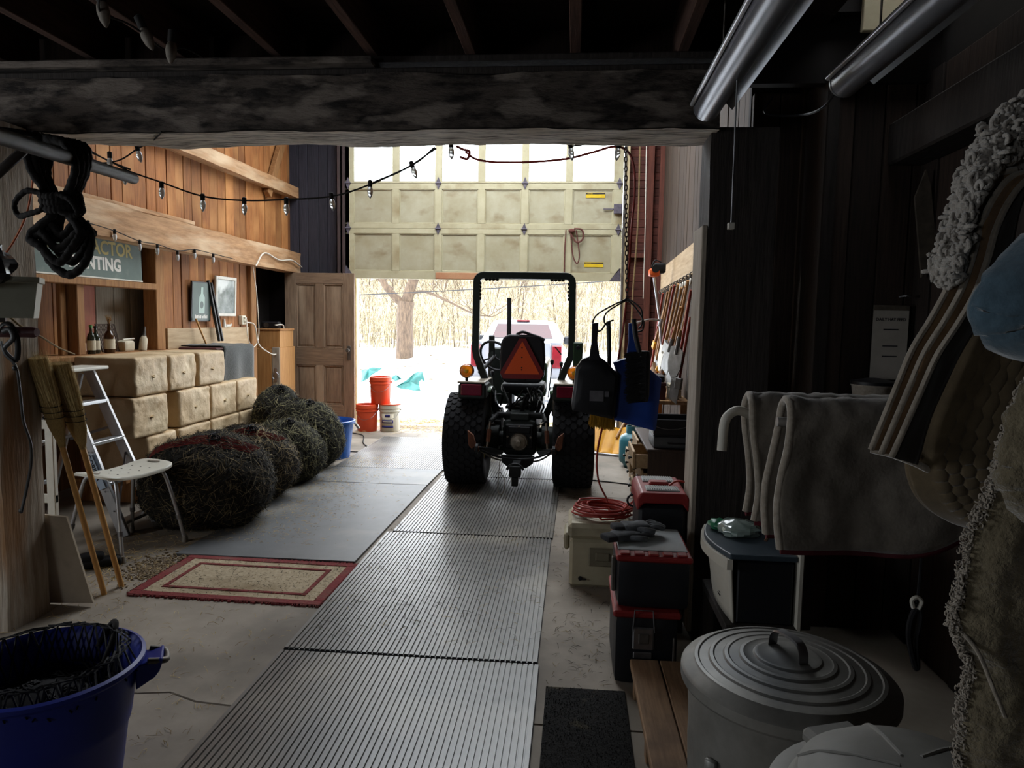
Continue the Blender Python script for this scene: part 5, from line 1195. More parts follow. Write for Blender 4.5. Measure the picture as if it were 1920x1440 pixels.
sq(m, path, .032, .035); m.build('roll_bar', 'rops_green', T, smooth=30, mods=(('BEVEL', dict(width=.006, segments=2)),))
m = MB()
for s_ in (-1, 1): m.box(s_*.19, .03, .42, s_*.26, .21, .60, .008)
m.build('roll_bar_mount', 'tractor_dark', T)
# ragged foam lumps in the inner corners of the bar
for s_ in (-1, 1):
    for k in range(5): MB().ball((s_*.422, .12, 1.885-.035*k), .017, .02, .018, 8, 6).build('foam_lump', 'black_matte', T, smooth=60)
    for k in range(4): MB().ball((s_*(.36-.034*k), .12, 1.922), .018, .02, .014, 8, 6).build('foam_lump', 'black_matte', T, smooth=60)
# seat and sign
def so_(u, w_, h, z0): return [(x, z0+z) for x, z in u]
back = [(-.19, .0), (-.205, .05), (-.215, .20), (-.205, .34), (-.18, .40), (-.13, .425), (.13, .425), (.18, .40), (.205, .34), (.215, .20), (.205, .05), (.19, 0), (.15, -.03), (-.15, -.03)]
m = MB(); m.prism([(x, z+.985) for x, z in back], .02, .10, 'XZ'); m.build('seat_back', 'seat_black', T, smooth=30, mods=(('BEVEL', dict(width=.022, segments=3)),))
m = MB(); soft(m, (0, .32, .90), (.21, .22, .055), .05, 6); m.build('seat_cushion', 'seat_black', T, smooth=50)
MB().box(-.16, .1, .70, .16, .45, .73, .004).box(-.13, .12, .73, -.10, .42, .85).box(.10, .12, .73, .13, .42, .85).tube([(-.12, .15, .73), (.12, .15, .86)], .01, 6).tube([(.12, .15, .73), (-.12, .15, .86)], .01, 6).build('seat_frame', 'grease', T)
m = MB(); m.tube(spline([(-.06, .06, 1.41), (.0, .04, 1.435), (.08, .04, 1.41), (.16, .03, 1.385), (.205, .03, 1.36)], 5), .014, 7); m.build('torn_piping', 'seat_black', T, smooth=60)
sm = [(-.03, 1.375), (.03, 1.375), (.205, 1.055), (.175, 1.0), (-.175, 1.0), (-.205, 1.055)]
sg = MB().prism(sm, -.005, .0, 'XZ').build('warning_sign', 'smv_red', T)
MB().prism([(0, 1.35), (.165, 1.045), (-.165, 1.045)], -.009, -.0055, 'XZ').build('warning_triangle', 'smv_orange', sg)
m = MB()
for z_ in (1.29, 1.20, 1.105, 1.085): m.lathe([(.007, 0), (.005, .004)], 8, X=Matrix.Translation((-.002, -.009, z_)) @ Matrix.Rotation(R(90), 4, 'X'))
m.build('sign_screws', 'grease', sg)
MB().box(-.035, .0, .98, .035, .03, 1.02, .004).build('sign_bracket', 'grease', T)
# steering, levers, console
m = MB(); X = Matrix.Translation((-.335, .72, 1.17)) @ Matrix.Rotation(R(-62), 4, 'X') @ Matrix.Rotation(R(20), 4, 'Y')
m.tube([(.17*math.cos(k*math.pi/14), .17*math.sin(k*math.pi/14), 0) for k in range(28)], .014, 7, closed=True, X=X)
for k in range(3): m.tube([(0, 0, -.02), (.165*math.cos(k*2.09+.5), .165*math.sin(k*2.09+.5), 0)], .009, 6, X=X)
m.tube([(0, 0, 0), (.0, .0, -.35)], .02, 8, X=X); m.build('steering_wheel', 'seat_black', T, smooth=60)
m = MB(); soft(m, (-.30, .95, .95), (.13, .10, .30), .05, 6); m.build('dashboard', 'tractor_dark', T, smooth=50); MB().box(-.42, .86, 1.15, -.36, .92, 1.38, .01).build('console_post', 'tractor_dark', T)
for x_, y_, z0, z1, dx in ((.24, .28, .8, 1.12, .03), (.30, .30, .8, 1.10, .06), (.36, .2, .9, 1.04, .02), (-.28, .3, .75, 1.0, -.03)):
    l = MB().tube([(x_, y_, z0), (x_+dx, y_, z1)], .006, 6).build('lever', 'grease', T, smooth=50); MB().lathe([(.010, 0), (.017, .012), (.018, .04), (.008, .05)], 10, c=(x_+dx, y_, z1)).build('lever_knob', 'seat_black', l, smooth=50)
m = MB(); m.box(.47, .02, 1.10, .56, .14, 1.35, .01); c_ = m.build('control_box', 'tractor_green', T); MB().lathe([(.02, 0), (.016, .012)], 12, X=Matrix.Translation((.515, .018, 1.3)) @ Matrix.Rotation(R(90), 4, 'X')).build('control_knob', 'seat_black', c_)
MB().box(.50, .05, .98, .53, .11, 1.1).build('control_stand', 'grease', T)
MB().tube([(.30, .12, 1.30), (.36, .1, 1.23)], .006, 6).build('grab_pin', 'grease', T)
# tangle of hoses and rods under the seat
m = MB(); rg = random.Random(77)
for k in range(16):
    x_ = rg.uniform(-.24, .24); m.tube(spline([(x_, rg.uniform(-.05, .1), rg.uniform(.66, .74)), (x_+rg.uniform(-.05, .05), rg.uniform(-.12, .0), rg.uniform(.76, .86)), (x_+rg.uniform(-.1, .1), rg.uniform(.0, .2), rg.uniform(.82, .93))], 4), rg.uniform(.006, .012), 6)
m.build('hydraulic_hoses', 'grease', T, smooth=60)
m = MB()
for x_ in (-.33, -.29, .3): m.tube([(x_, -.02, .92), (x_*1.02, .05, .5)], .010, 6)
m.tube([(-.34, .0, .55), (-.24, -.02, .57)], .009, 6).tube([(.22, -.05, .6), (.12, -.15, .57)], .008, 6); m.build('linkage_rods', 'steel_worn', T, smooth=50)
# bonnet, exhaust, front axle
m = MB(); soft(m, (0, 1.45, .92), (.21, .52, .20), .06, 8); m.build('bonnet', 'tractor_green', T, smooth=50)
MB().box(-.15, .45, .42, .15, 1.9, .66, .03).build('engine_block', 'tractor_dark', T)
m = MB(); m.tube([(-.29, 1.75, .8), (-.29, 1.75, 1.62), (-.295, 1.75, 1.80)], .026, 12); m.tube([(-.12, 1.75, .82), (-.29, 1.75, .82)], .024, 10); m.build('exhaust', 'black_matte', T, smooth=50)
m = MB(); m.tube([(-.36, 1.52, .28), (.36, 1.52, .28)], .04, 10); m.build('front_axle', 'tractor_dark', T, smooth=50); MB().box(-.05, 1.42, .28, .05, 1.62, .45, .01).build('axle_pivot', 'tractor_dark', T)
m = MB(); soft(m, (0, .70, .27), (.30, .3, .035), .03, 6); m.build('mower_deck_shield', 'tractor_green', T, smooth=50)
# ================================================================== HANGING FROM THE BEAM
M('chain_steel', '#5d5352', '#3f3837', sc=20, rough=.5, metal=.7)
T = thing('hanging_chain', 'steel chain hanging from the back of the great beam with a wire hook', 'chain', (0.224, 3.660, 2.417)); off = (0.224, 3.660, 2.417)
m = MB(off); a, b_ = V((0.226, 3.660, 2.435)), V((0.259, 3.660, 1.652)); n = 34
for i in range(n):
    c = a.lerp(b_, (i+.5)/n); pts = []
    for k in range(10):
        t = 2*math.pi*k/10; u, w_ = .007*math.cos(t), .0155*math.sin(t); pts.append(c+V((u if i % 2 else 0, 0 if i % 2 else u, w_)))
    m.tube(pts, .0028, 5, closed=True)
tag(m.build('links', 'chain_steel', T, smooth=60), kind='stuff')
m = MB(off)
for pts in ([(0.259, 3.660, 1.665), (0.188, 3.630, 1.631), (0.114, 3.600, 1.587), (0.088, 3.580, 1.549), (0.094, 3.570, 1.507), (0.126, 3.570, 1.502), (0.154, 3.570, 1.540), (0.188, 3.570, 1.556)], [(0.259, 3.660, 1.660), (0.174, 3.600, 1.609), (0.145, 3.580, 1.576), (0.146, 3.570, 1.539), (0.167, 3.560, 1.524)],
            [(0.259, 3.660, 1.665), (0.294, 3.630, 1.643), (0.327, 3.600, 1.606), (0.330, 3.580, 1.543), (0.314, 3.560, 1.516)], [(0.259, 3.660, 1.660), (0.294, 3.620, 1.624), (0.335, 3.580, 1.559), (0.333, 3.570, 1.511), (0.309, 3.560, 1.500)]):
    m.tube(spline(pts, 7), .0042, 7)
m.build('wire_hook', 'frame_black', T, smooth=60)
M('pan_black', '#18181d', '#121216', sc=8, rough=.45); M('pan_blue', '#1b3f8f', '#173680', sc=8, rough=.4); M('bristle_yellow', '#d3a93c', '#b08420', island=True, rough=.8); M('bristle_black', '#201f20', '#141314', island=True, rough=.9); M('label_grey', '#6a676a', '#4d4a50', sc=14, rough=.6)
def local(pts, c): return [(p[0]-c[0], p[2]-c[2]) for p in pts]
def panthing(name, lab, cat, base, body, handle, mt, depth=.05, Y0=3.6):
    T = thing(name, lab, cat, base, group=None); bo = local(body, base); n = len(bo)
    cx = sum(p[0] for p in bo)/n; cz = sum(p[1] for p in bo)/n
    vs = []; fs = []
    rings = [(.02, -.012), (.55, -.012), (.86, -.010), (1.0, .004), (1.02, depth), (.98, depth), (.95, .006), (.84, -.004), (.02, -.006)]
    for f, d in rings: vs += [(cx+(p[0]-cx)*f, d, cz+(p[1]-cz)*f) for p in bo]
    for i in range(len(rings)-1):
        for k in range(n): fs.append((i*n+k, i*n+(k+1) % n, (i+1)*n+(k+1) % n, (i+1)*n+k))
    fs += [tuple(range(n)), tuple(range((len(rings)-1)*n, len(rings)*n))]
    MB().add(vs, fs).build('pan', mt, T, smooth=35)
    MB().prism(local(handle, base), -.008, .012, 'XZ').build('handle', mt, T, mods=(('BEVEL', dict(width=.004, segments=2)),))
    return T
Tk = panthing('dustpan', 'black plastic dustpan hanging on the wire hook beside the tractor', 'dustpan', (0.103, 3.550, 1.528),
     [(0.081, 3.550, 1.374), (0.039, 3.550, 1.357), (0.009, 3.550, 1.314), (-0.008, 3.550, 1.126), (-0.002, 3.550, 1.099), (0.095, 3.550, 1.080), (0.196, 3.550, 1.062), (0.209, 3.550, 1.084), (0.221, 3.550, 1.282), (0.161, 3.550, 1.344), (0.118, 3.550, 1.375)],
     [(0.082, 3.550, 1.538), (0.114, 3.550, 1.542), (0.111, 3.550, 1.449), (0.129, 3.550, 1.354), (0.071, 3.550, 1.353), (0.082, 3.550, 1.449)], 'pan_black')
b0 = (0.103, 3.550, 1.528)
MB(b0).box((0.080, 3.530, 1.205)[0], 3.532, (0.082, 3.530, 1.152)[2], (0.149, 3.530, 1.207)[0], 3.537, (0.080, 3.530, 1.205)[2]).box((0.154, 3.530, 1.202)[0], 3.532, (0.155, 3.530, 1.175)[2], (0.175, 3.530, 1.203)[0], 3.537, (0.154, 3.530, 1.202)[2]).build('product_sticker', 'label_grey', Tk)
Tb = panthing('dustpan', 'blue plastic dustpan hanging right of the black one', 'dustpan', (0.285, 3.600, 1.544),
     [(0.269, 3.600, 1.365), (0.196, 3.600, 1.342), (0.219, 3.600, 1.275), (0.203, 3.600, 1.099), (0.210, 3.600, 1.050), (0.312, 3.600, 1.025), (0.414, 3.600, 1.001), (0.421, 3.600, 1.023), (0.439, 3.600, 1.262), (0.369, 3.600, 1.319), (0.306, 3.600, 1.366)],
     [(0.264, 3.600, 1.541), (0.295, 3.600, 1.542), (0.304, 3.600, 1.452), (0.323, 3.600, 1.334), (0.254, 3.600, 1.333), (0.267, 3.600, 1.451)], 'pan_blue')
def brush(lab, base, hp, hr, mt, blk, side, rows=5, L_=.05):
    """hand brush: hp is the spine from the handle's tip to the block's end"""
    T = thing('hand_brush', lab, 'brush', base); base = V(base); sp = [V(p)-base for p in spline(hp, 5)]
    MB().tube(sp, hr, 8).build('handle', mt, T, smooth=50)
    m = MB(); q = [V(p)-base for p in blk]; d = (q[1]-q[0]); X = None
    bar(m, q[0], q[1], .035, .022, .006); m.build('block', mt, T)
    rg = random.Random(5); m = MB(); sd = V(side)
    for i in range(1100):
        p = q[0]+d*rg.random()+V((rg.uniform(-.012, .012), rg.uniform(-.014, .014), 0)); e = p+sd*L_*rg.uniform(.9, 1.1)+V((rg.gauss(0, .004), rg.gauss(0, .012), rg.gauss(0, .006))); w_ = V((0, .0013, .0013)); w2 = V((.0012, 0, -.0008))
        m.add([p-w_, p+w_, e+w_*.6, e-w_*.6], [(0, 1, 2, 3)]).add([p-w2, p+w2, e+w2*.6, e-w2*.6], [(0, 1, 2, 3)])
    return T, m
T, m = brush('black hand brush hanging in front of the blue dustpan', (0.304, 3.520, 1.558), [(0.283, 3.520, 1.563), (0.296, 3.520, 1.480), (0.320, 3.520, 1.389)], .012, 'pan_black', [(0.335, 3.520, 1.402), (0.343, 3.520, 1.160)], (-1, 0, -.10), L_=.075)
tag(m.build('bristles', 'bristle_black', T, fix=False), kind='stuff')
m = MB((0.304, 3.520, 1.558)); c = V((0.340, 3.530, 1.281)); soft(m, tuple(c), (.033, .02, .128), .02, 6); m.build('brush_back', 'pan_black', T, smooth=50)
T, m = brush('black-handled brush with yellow bristles hanging behind the black dustpan', (0.172, 3.620, 1.540), [(0.166, 3.620, 1.548), (0.173, 3.620, 1.421), (0.177, 3.620, 1.286), (0.165, 3.620, 1.122)], .011, 'pan_black', [(0.101, 3.630, 1.097), (0.210, 3.630, 1.078)], (-.08, 0, -1), L_=.075)
tag(m.build('bristles', 'bristle_yellow', T, fix=False), kind='stuff')
# red extension cord: along the beam, down past the dustpans, coiled on the cooler, off to the tool box
M('cord_red', '#a5382c', '#8e2e25', sc=20, rough=.5)
T = thing('extension_cord', 'red extension cord hanging from the beam and coiled on the cooler', 'cord', (.20, 4.22, .39)); off = (.20, 4.22, .39)
m = MB(off); m.tube(spline([(-0.611, 3.680, 2.374), (-0.572, 3.680, 2.363), (-0.561, 3.680, 2.400), (-0.595, 3.680, 2.411), (-0.628, 3.680, 2.427)], 6), .0065, 6).tube(spline([(-0.585, 3.690, 2.403), (-0.531, 3.700, 2.367), (-0.426, 3.700, 2.351), (-0.262, 3.700, 2.351), (-0.072, 3.700, 2.366), (0.062, 3.700, 2.398), (0.168, 3.700, 2.426), (0.235, 3.700, 2.408), (0.272, 3.700, 2.334), (0.282, 3.700, 2.202), (0.272, 3.700, 2.017), (0.264, 3.700, 1.775), (0.246, 3.720, 1.502), (0.207, 3.750, 1.221), (0.165, 3.800, 1.014), (0.139, 3.900, 0.821), (0.153, 4.000, 0.649), (0.212, 4.150, 0.501), (.22, 4.28, .45)], 7), .0058, 6); m.build('hanging_run', 'cord_red', T, smooth=60)
m = MB(off); rg = random.Random(14); pts = []
for i in range(16*14):
    k = i/16; a = 2*math.pi*k; r_ = .13+.022*math.sin(k*2.7)+.012*math.sin(k*7.3); lay = .007+.004*(k % 1)+.0115*(k*.37 % 1)*5.2
    pts.append((.20+.02*math.sin(k*1.9)+r_*1.12*math.cos(a), 4.22+.015*math.cos(k*2.3)+r_*.9*math.sin(a), .383+lay))
m.tube(pts, .0062, 6); m.build('coil', 'cord_red', T, smooth=60)
m = MB(off); m.tube(spline([(.30, 4.14, .43), (0.328, 3.950, 0.527), (0.379, 3.750, 0.633), (0.457, 3.600, 0.690), (.53, 3.62, .742), (.60, 3.62, .735)], 7), .0058, 6); m.build('loose_end', 'cord_red', T, smooth=60)

# ================================================================== COOLER AND TOOL BOXES
M('cooler_beige', '#b0a68c', '#9b9178', sc=5, rough=.5, stain='#736a55', ssc=4, slo=.56, shi=.75); M('cooler_dark', '#7b735f', '#655e4d', sc=6, rough=.6)
T = thing('cooler', 'old beige cooler on the concrete with a red cord coiled on its lid', 'cooler', (.0, 4.04, 0))
MB().box(0, 0, .0, .44, .37, .285, .018).build('body', 'cooler_beige', T); MB().box(-.012, -.012, .288, .452, .382, .378, .022).build('lid', 'cooler_beige', T)
MB().box(.11, -.012, .13, .27, .002, .24, .01).box(.15, -.02, .165, .23, -.01, .215, .008).build('latch_plate', 'cooler_dark', T)
MB().box(.06, -.006, .05, .075, .0, .06, .002).lathe([(.012, 0), (.012, .012)], 10, X=Matrix.Translation((.065, 0, .055)) @ Matrix.Rotation(R(90), 4, 'X')).box(.065, -.012, .047, .10, -.006, .056, .002).build('drain_plug', 'black', T)
MB().box(-.035, .06, .20, -.001, .28, .30, .012).build('side_handle', 'cooler_beige', T)
M('tool_black', '#14161c', '#0f1116', sc=9, rough=.5); M('tool_red', '#8e2523', '#741d1c', sc=7, rough=.45); M('tray_clear', '#a7aaa9', '#8c8f8f', sc=6, rough=.3)
T = thing('tool_chest', 'big black tool chest on the floor with a large steel latch and red rim', 'tool chest', (.20, 2.95, 0))
m = MB(); soft(m, (.135, .21, .15), (.135, .21, .15), .022, 6); m.build('body', 'tool_black', T, smooth=50)
MB().box(-.008, -.008, .295, .278, .428, .325, .008).build('rim', 'tool_red', T)
m = MB(); m.box(.075, -.016, .16, .165, -.001, .26, .006).box(.08, -.012, .12, .16, -.003, .15, .004); l = m.build('latch', 'steel', T); MB().box(.10, -.022, .19, .145, -.015, .235, .004).build('latch_button', 'steel_dull', l)
MB().tube([(.075, -.012, .24), (.082, -.012, .335), (.158, -.012, .335), (.167, -.012, .24)], .0032, 6).build('latch_bail', 'steel', l)
MB().box(.245, -.014, .05, .255, -.002, .22, .003).build('side_clip', 'steel_dull', T)
T = thing('tool_box', 'black tool box with red and clear tray lid on the big tool chest', 'tool box', (.205, 2.97, .327))
m = MB(); soft(m, (.155, .2, .11), (.155, .2, .11), .025, 6); m.build('body', 'tool_black', T, smooth=50)
MB().box(-.006, -.006, .205, .316, .41, .232, .008).build('lid', 'tool_red', T)
for k in range(5): MB().box(.01+.06*k, .0, .232, .055+.06*k, .05, .242, .005).build('lid_block', 'tool_red', T)
MB().box(.005, .07, .232, .305, .40, .238, .003).build('lid_tray', 'tray_clear', T)
MB().box(-.02, .06, .05, -.001, .1, .20, .004).build('catch', 'steel_dull', T)
T = thing('work_glove', 'pair of grey work gloves lying on the tool box lid', 'gloves', (.27, 3.20, .57))
M('glove', '#5f6164', '#3f4043', sc=20, rough=.9, bump=.5, bd=.004); M('glove_cuff', '#3a3a3d', '#232326', sc=30, rough=.95)
for dx, dy, rz_, dz in ((-.02, -.03, .5, 0), (.03, .04, .25, .022)):
    X = Matrix.Translation((dx, dy, dz)) @ Matrix.Rotation(rz_, 4, 'Z'); m = MB(); soft(m, (0, 0, .018), (.065, .045, .018), .016, 6, lambda p: V((0, 0, .006*nz((p.x*30, p.y*30, dx*50)))), X=X)
    for k, (fl_, yo) in enumerate(((.065, -.034), (.078, -.012), (.074, .011), (.056, .033))): m.tube(spline([(.055, yo, .016), (.085, yo*1.1, .024), (.06+fl_, yo*1.15, .012)], 4), [.0125]*8+[.009], 8, X=X)
    m.tube(spline([(-.0, -.04, .015), (.03, -.07, .02), (.065, -.075, .012)], 4), .012, 8, X=X); m.build('glove', 'glove', T, smooth=60)
    m = MB(); soft(m, (-.085, 0, .016), (.028, .04, .015), .012, 5, X=X); m.build('cuff', 'glove_cuff', T, smooth=60)
T = thing('crate', 'dark crate on the floor holding up the red-lidded tool box by the post', 'crate', (.33, 3.47, 0))
for k in range(4): MB().box(0, 0, .005+.115*k, .24, .012, .105+.115*k, .003).build('slat', 'post_dark', T)
MB().box(0, .013, 0, .012, .38, .455, .003).box(.228, .013, 0, .24, .38, .455, .003).box(.0, .37, 0, .24, .382, .455).box(.0, .0, .44, .24, .38, .46).build('frame', 'post_dark', T)
T = thing('tool_box', 'red-lidded black tool box with ribbed organiser trays beside the dark post', 'tool box', (.335, 3.47, .462))
MB().box(.0, .0, 0, .232, .36, .19, .016).build('body', 'tool_black', T)
MB().prism([(-.01, .16), (.025, .20), (.21, .20), (.242, .16), (.242, .23), (.225, .255), (.01, .255), (-.01, .225)], -.012, .37, 'XZ').build('lid', 'tool_red', T, mods=(('BEVEL', dict(width=.008, segments=2)),))
for ya, yb in ((.02, .12), (.22, .34)):
    t_ = MB().box(.035, ya, .255, .20, yb, .262, .003).build('organiser_tray', 'tray_clear', T); m = MB()
    for k in range(14): m.box(.042+.011*k, ya+.012, .262, .047+.011*k, yb-.012, .266)
    m.build('tray_ribs', 'tray_clear', t_)
MB().box(.06, .135, .255, .16, .205, .275, .01).build('carry_handle', 'tool_red', T); MB().tube(arc((-.012, .2, .16), .03, 90, 270, 6), .006, 6).build('lid_catch', 'black', T)

# ================================================================== RIGHT TOOL WALL
M('drawer_wood', '#b59a78', '#957a58', sc=5, st=(10, .8, 10), rough=.65, bump=.25, bd=.003); M('dresser_dark', '#3f2d24', '#2c1f19', sc=5, st=(10, 10, .8), rough=.6)
T = thing('dresser', 'old dark chest of drawers with pale drawer fronts half pulled out towards the tractor', 'dresser', (.62, 5.80, 0))
MB().box(.0, 0, 0, .42, .02, .50, .004).box(.0, 1.16, 0, .42, 1.18, .50, .004).box(.40, 0, 0, .42, 1.18, .50).box(-.01, -.01, .49, .43, 1.19, .515, .004).box(0, .57, 0, .4, .59, .5).build('carcass', 'dresser_dark', T)
for j, (ya, yb) in enumerate(((.03, .56), (.60, 1.15))):
    for k in range(3):
        pull = (.07, .03, .10)[k] if j == 0 else (.04, .08, .02)[k]; z0 = .03+.155*k
        d_ = MB().box(-pull-.02, ya, z0, -pull, yb, z0+.145, .003).box(-pull, ya+.01, z0+.01, .3, ya+.02, z0+.12).box(-pull, yb-.02, z0+.01, .3, yb-.01, z0+.12).box(-pull, ya+.01, z0+.005, .3, yb-.01, z0+.012).build('drawer', 'drawer_wood', T)
        for f in (.2, .8): MB().lathe([(.008, 0), (.008, .012), (.017, .02), (.012, .03)], 12, X=Matrix.Translation((-pull-.02, ya+(yb-ya)*f, z0+.075)) @ Matrix.Rotation(R(-90), 4, 'Y')).build('knob', 'frame_black', d_, smooth=50)
T = thing('tool_case', 'flat grey plastic tool case lying on the old chest of drawers', 'case', (.66, 5.83, .516))
m = MB(); soft(m, (.19, .2, .05), (.19, .2, .05), .02, 6); m.build('case_body', 'tray_dark' if 'tray_dark' in MATS else M('tray_dark', '#54575a', '#3d4043', sc=6, rough=.5), T, smooth=50); MB().tube([(.12, -.005, .05), (.12, -.03, .05), (.26, -.03, .05), (.26, -.005, .05)], .007, 6).build('handle', 'black', T, smooth=50)
T = thing('storage_tray', 'long black open tray on top of the grey tool case', 'tray', (.66, 5.83, .618))
MB().box(0, 0, 0, .36, .38, .012, .003).box(0, 0, .012, .36, .01, .14, .003).box(0, .37, .012, .36, .38, .14, .003).box(0, .01, .012, .01, .37, .14, .003).box(.35, .01, .012, .36, .37, .14, .003).build('tray_body', 'black', T); MB().tube(sag((.02, -.006, .08), (.3, -.006, .10), .03, 8), .004, 5).build('cord', 'steel', T)
# workbench along the tool wall with things on it
T = thing('workbench', 'rough workbench along the right wall behind the chest of drawers', 'workbench', (.72, 7.05, 0))
MB().box(.0, .0, .74, .42, 2.2, .78, .005).build('bench_top', 'girt', T)
for yy in (.05, 2.08): 
    for xx in (.02, .34): MB().box(xx, yy, 0, xx+.07, yy+.07, .74, .004).build('leg', 'stud', T)
MB().box(.02, .0, .2, .4, 2.15, .23, .004).build('shelf', 'stud', T)
for lab, x_, y_, z_, w_, d_, h_, mt, lm in (('dark red metal tool box on the workbench under the hanging tools', .72, 7.10, .782, .19, .34, .17, 'trunk_red', 'trunk_red'), ('flat black case on top of the dark red tool box', .73, 7.13, .955, .17, .28, .06, 'black', 'black'),
         ('white carton beside the dark red tool box', .94, 7.08, .782, .10, .2, .16, 'label_cream', 'label_cream'), ('small cream box on the workbench by the right post', .98, 6.86, .64, .12, .12, .1, 'white_paint', 'white_paint')):
    if z_ == .64: y_, z_ = 7.35, .782
    T = thing('tool_box' if 'tool box' in lab[:30] else 'carton' if 'carton' in lab else 'case' if 'case' in lab else 'box', lab, 'box', (x_, y_, z_))
    MB().box(0, 0, 0, w_, d_, h_*.78, .006).build('body', mt, T); MB().box(-.003, -.003, h_*.78, w_+.003, d_+.003, h_, .005).build('lid', lm, T)
T = thing('jug', 'white plastic jug on the workbench under the tools', 'jug', (.86, 7.62, .782)); MB().lathe([(.06, 0), (.065, .01), (.065, .13), (.03, .18), (.022, .2), (.022, .22)], 18).build('jug_body', 'white_paint', T, smooth=40); MB().tube(arc((.065, 0, .13), .04, -70, 100, 8), .008, 6).build('handle', 'white_paint', T)
T = thing('paint_tin', 'small tin with a rusty lid on the workbench', 'tin', (.80, 7.9, .782)); MB().lathe([(.05, 0), (.05, .11), (.053, .115)], 18).build('tin_body', 'steel_dull', T, smooth=40); MB().lathe([(.048, .115), (.048, .122)], 18).build('lid', 'rust', T)
T = thing('oil_can', 'rag-wrapped oil can on the workbench near the post', 'can', (.95, 7.75, .782)); MB().lathe([(.045, 0), (.05, .05), (.02, .1), (.006, .16), (.003, .25)], 16).build('can_body', 'rust', T, smooth=40)
T = thing('tool_board', 'wide cream painted board fixed along the top of the right wall above the hanging tools', 'board', (RWT-.05, 6.62, 2.02), rot=(R(-1.5), 0, 0))
MB().box(0, 0, 0, .035, 2.9, .30, .005).build('board_face', 'board_cream', T)
for k in range(12): 
    m = MB(); m.tube(arc((-.02, .2+.22*k, -.02), .028, 20, 320, 9), .006, 6); m.build('hook', 'steel_dull', T, smooth=60)
for k in range(5): MB().lathe([(.03, 0), (.035, .008), (.028, .016)], 14, X=Matrix.Translation((-.03, .30+.16*k, -.075)) @ Matrix.Rotation(R(90), 4, 'Y')).build('pulley', 'white_paint', T, smooth=50)
M('handle_wood', '#b98d5c', '#94683a', sc=6, st=(14, 14, .8), rough=.55, var=.2); M('handle_red', '#9c3424', '#7a2a1c', sc=6, rough=.5); M('blade', '#8e8d8b', '#5f5b57', sc=9, rough=.45, metal=.7); M('tool_yellow', '#d89b1c', '#c4850f', sc=6, rough=.5)
def tool(kind, lab, y0, z0, y1, z1, hm, x0=RWT-.09, x1=RWT-.16, hd='blade'):
    """long tool hanging head-up or head-down: shaft from (x0,y0,z0) to (x1,y1,z1); the head sits at the second end"""
    a, b_ = V((x0, y0, z0)), V((x1, y1, z1)); T = thing(kind.split('+')[0], lab, 'tool', a); d = (b_-a); X = Matrix.Translation(d) @ d.to_track_quat('Z', 'X').to_matrix().to_4x4(); k = kind.split('+')[0]
    MB().tube([(0, 0, 0), tuple(d)], .014, 8).build('shaft', hm, T, smooth=50); m = MB()
    if k == 'shovel': m.prism([(-.10, 0), (-.105, .16), (-.07, .24), (0, .29), (.07, .24), (.105, .16), (.10, 0), (.02, -.03), (-.02, -.03)], -.004, .004, 'XZ', X=X).tube([(0, 0, -.12), (0, 0, .05)], .02, 8, X=X)
    elif k in ('rake', 'garden_fork'):
        n = 9 if k == 'rake' else 4; m.tube([(-.16 if n == 9 else -.08, 0, 0), (.16 if n == 9 else .08, 0, 0)], .009, 6, X=X)
        for q in range(n): xq = (-1+2*q/(n-1))*(.155 if n == 9 else .08); m.tube([(xq, 0, 0), (xq, .0 if n == 4 else .03, .09 if n == 9 else .24)], .005, 5, X=X)
    elif k == 'hoe': m.prism([(-.08, 0), (.08, 0), (.07, .11), (-.07, .11)], -.003, .003, 'XZ', X=X).tube([(0, 0, -.08), (0, 0, .03)], .014, 6, X=X)
    elif k == 'axe': m.prism([(-.03, -.04), (.12, -.07), (.13, .06), (-.03, .03)], -.012, .012, 'XZ', X=X)
    elif k == 'spade': m.box(-.09, -.004, 0, .09, .004, .28, .003, X=X).tube([(0, 0, -.1), (0, 0, .05)], .02, 8, X=X)
    elif k == 'push_broom': m.box(-.2, -.03, 0, .2, .03, .03, .006, X=X).box(-.2, -.028, .03, .2, .028, .11, .004, X=X)
    else: m.box(-.035, -.018, -.01, .035, .018, .1, .006, X=X)
    m.build('head', hd, T)
tool('shovel', 'long-handled round shovel, head down, hanging under the near end of the cream board', 6.95, 1.95, 7.35, 1.12, 'handle_wood')
tool('rake', 'garden rake with a pale shaft leaning among the hanging tools', 7.1, 1.9, 7.75, 1.0, 'handle_wood', hd='rust')
tool('spade', 'red-shafted spade hanging near the right post', 6.75, 1.85, 6.95, 1.05, 'handle_red')
tool('garden_fork', 'four-tined fork hanging between the shovel and the hoe', 7.35, 1.9, 7.9, 1.15, 'handle_wood')
tool('hoe', 'slim hoe with a rusty blade hanging beside the fork', 7.6, 1.95, 8.2, 1.05, 'handle_wood', hd='rust')
tool('axe', 'long wooden axe handle hanging with its steel head low', 6.85, 1.75, 7.05, 1.2, 'handle_wood')
tool('push_broom', 'push broom with a red handle leaning at the back of the tools', 7.9, 1.95, 8.6, .95, 'handle_red', hd='bristle_brown' if 'bristle_brown' in MATS else M('bristle_brown', '#6d4d2c', '#4f3820', sc=40, rough=.9))
tool('sledge_hammer', 'short red sledge hammer hanging by the post', 6.72, 1.6, 6.78, 1.02, 'handle_red')
tool('shovel', 'white-bladed scoop shovel among the tools, half way along the board', 7.75, 1.8, 8.05, 1.25, 'handle_wood', hd='white_paint')
tool('hoe', 'pale-handled hoe nearest the string trimmer', 8.15, 1.95, 8.7, 1.1, 'handle_wood')
tool('garden_fork', 'rusty pitchfork leaning behind the string trimmer shaft', 8.45, 1.9, 8.95, 1.0, 'handle_wood', hd='rust')
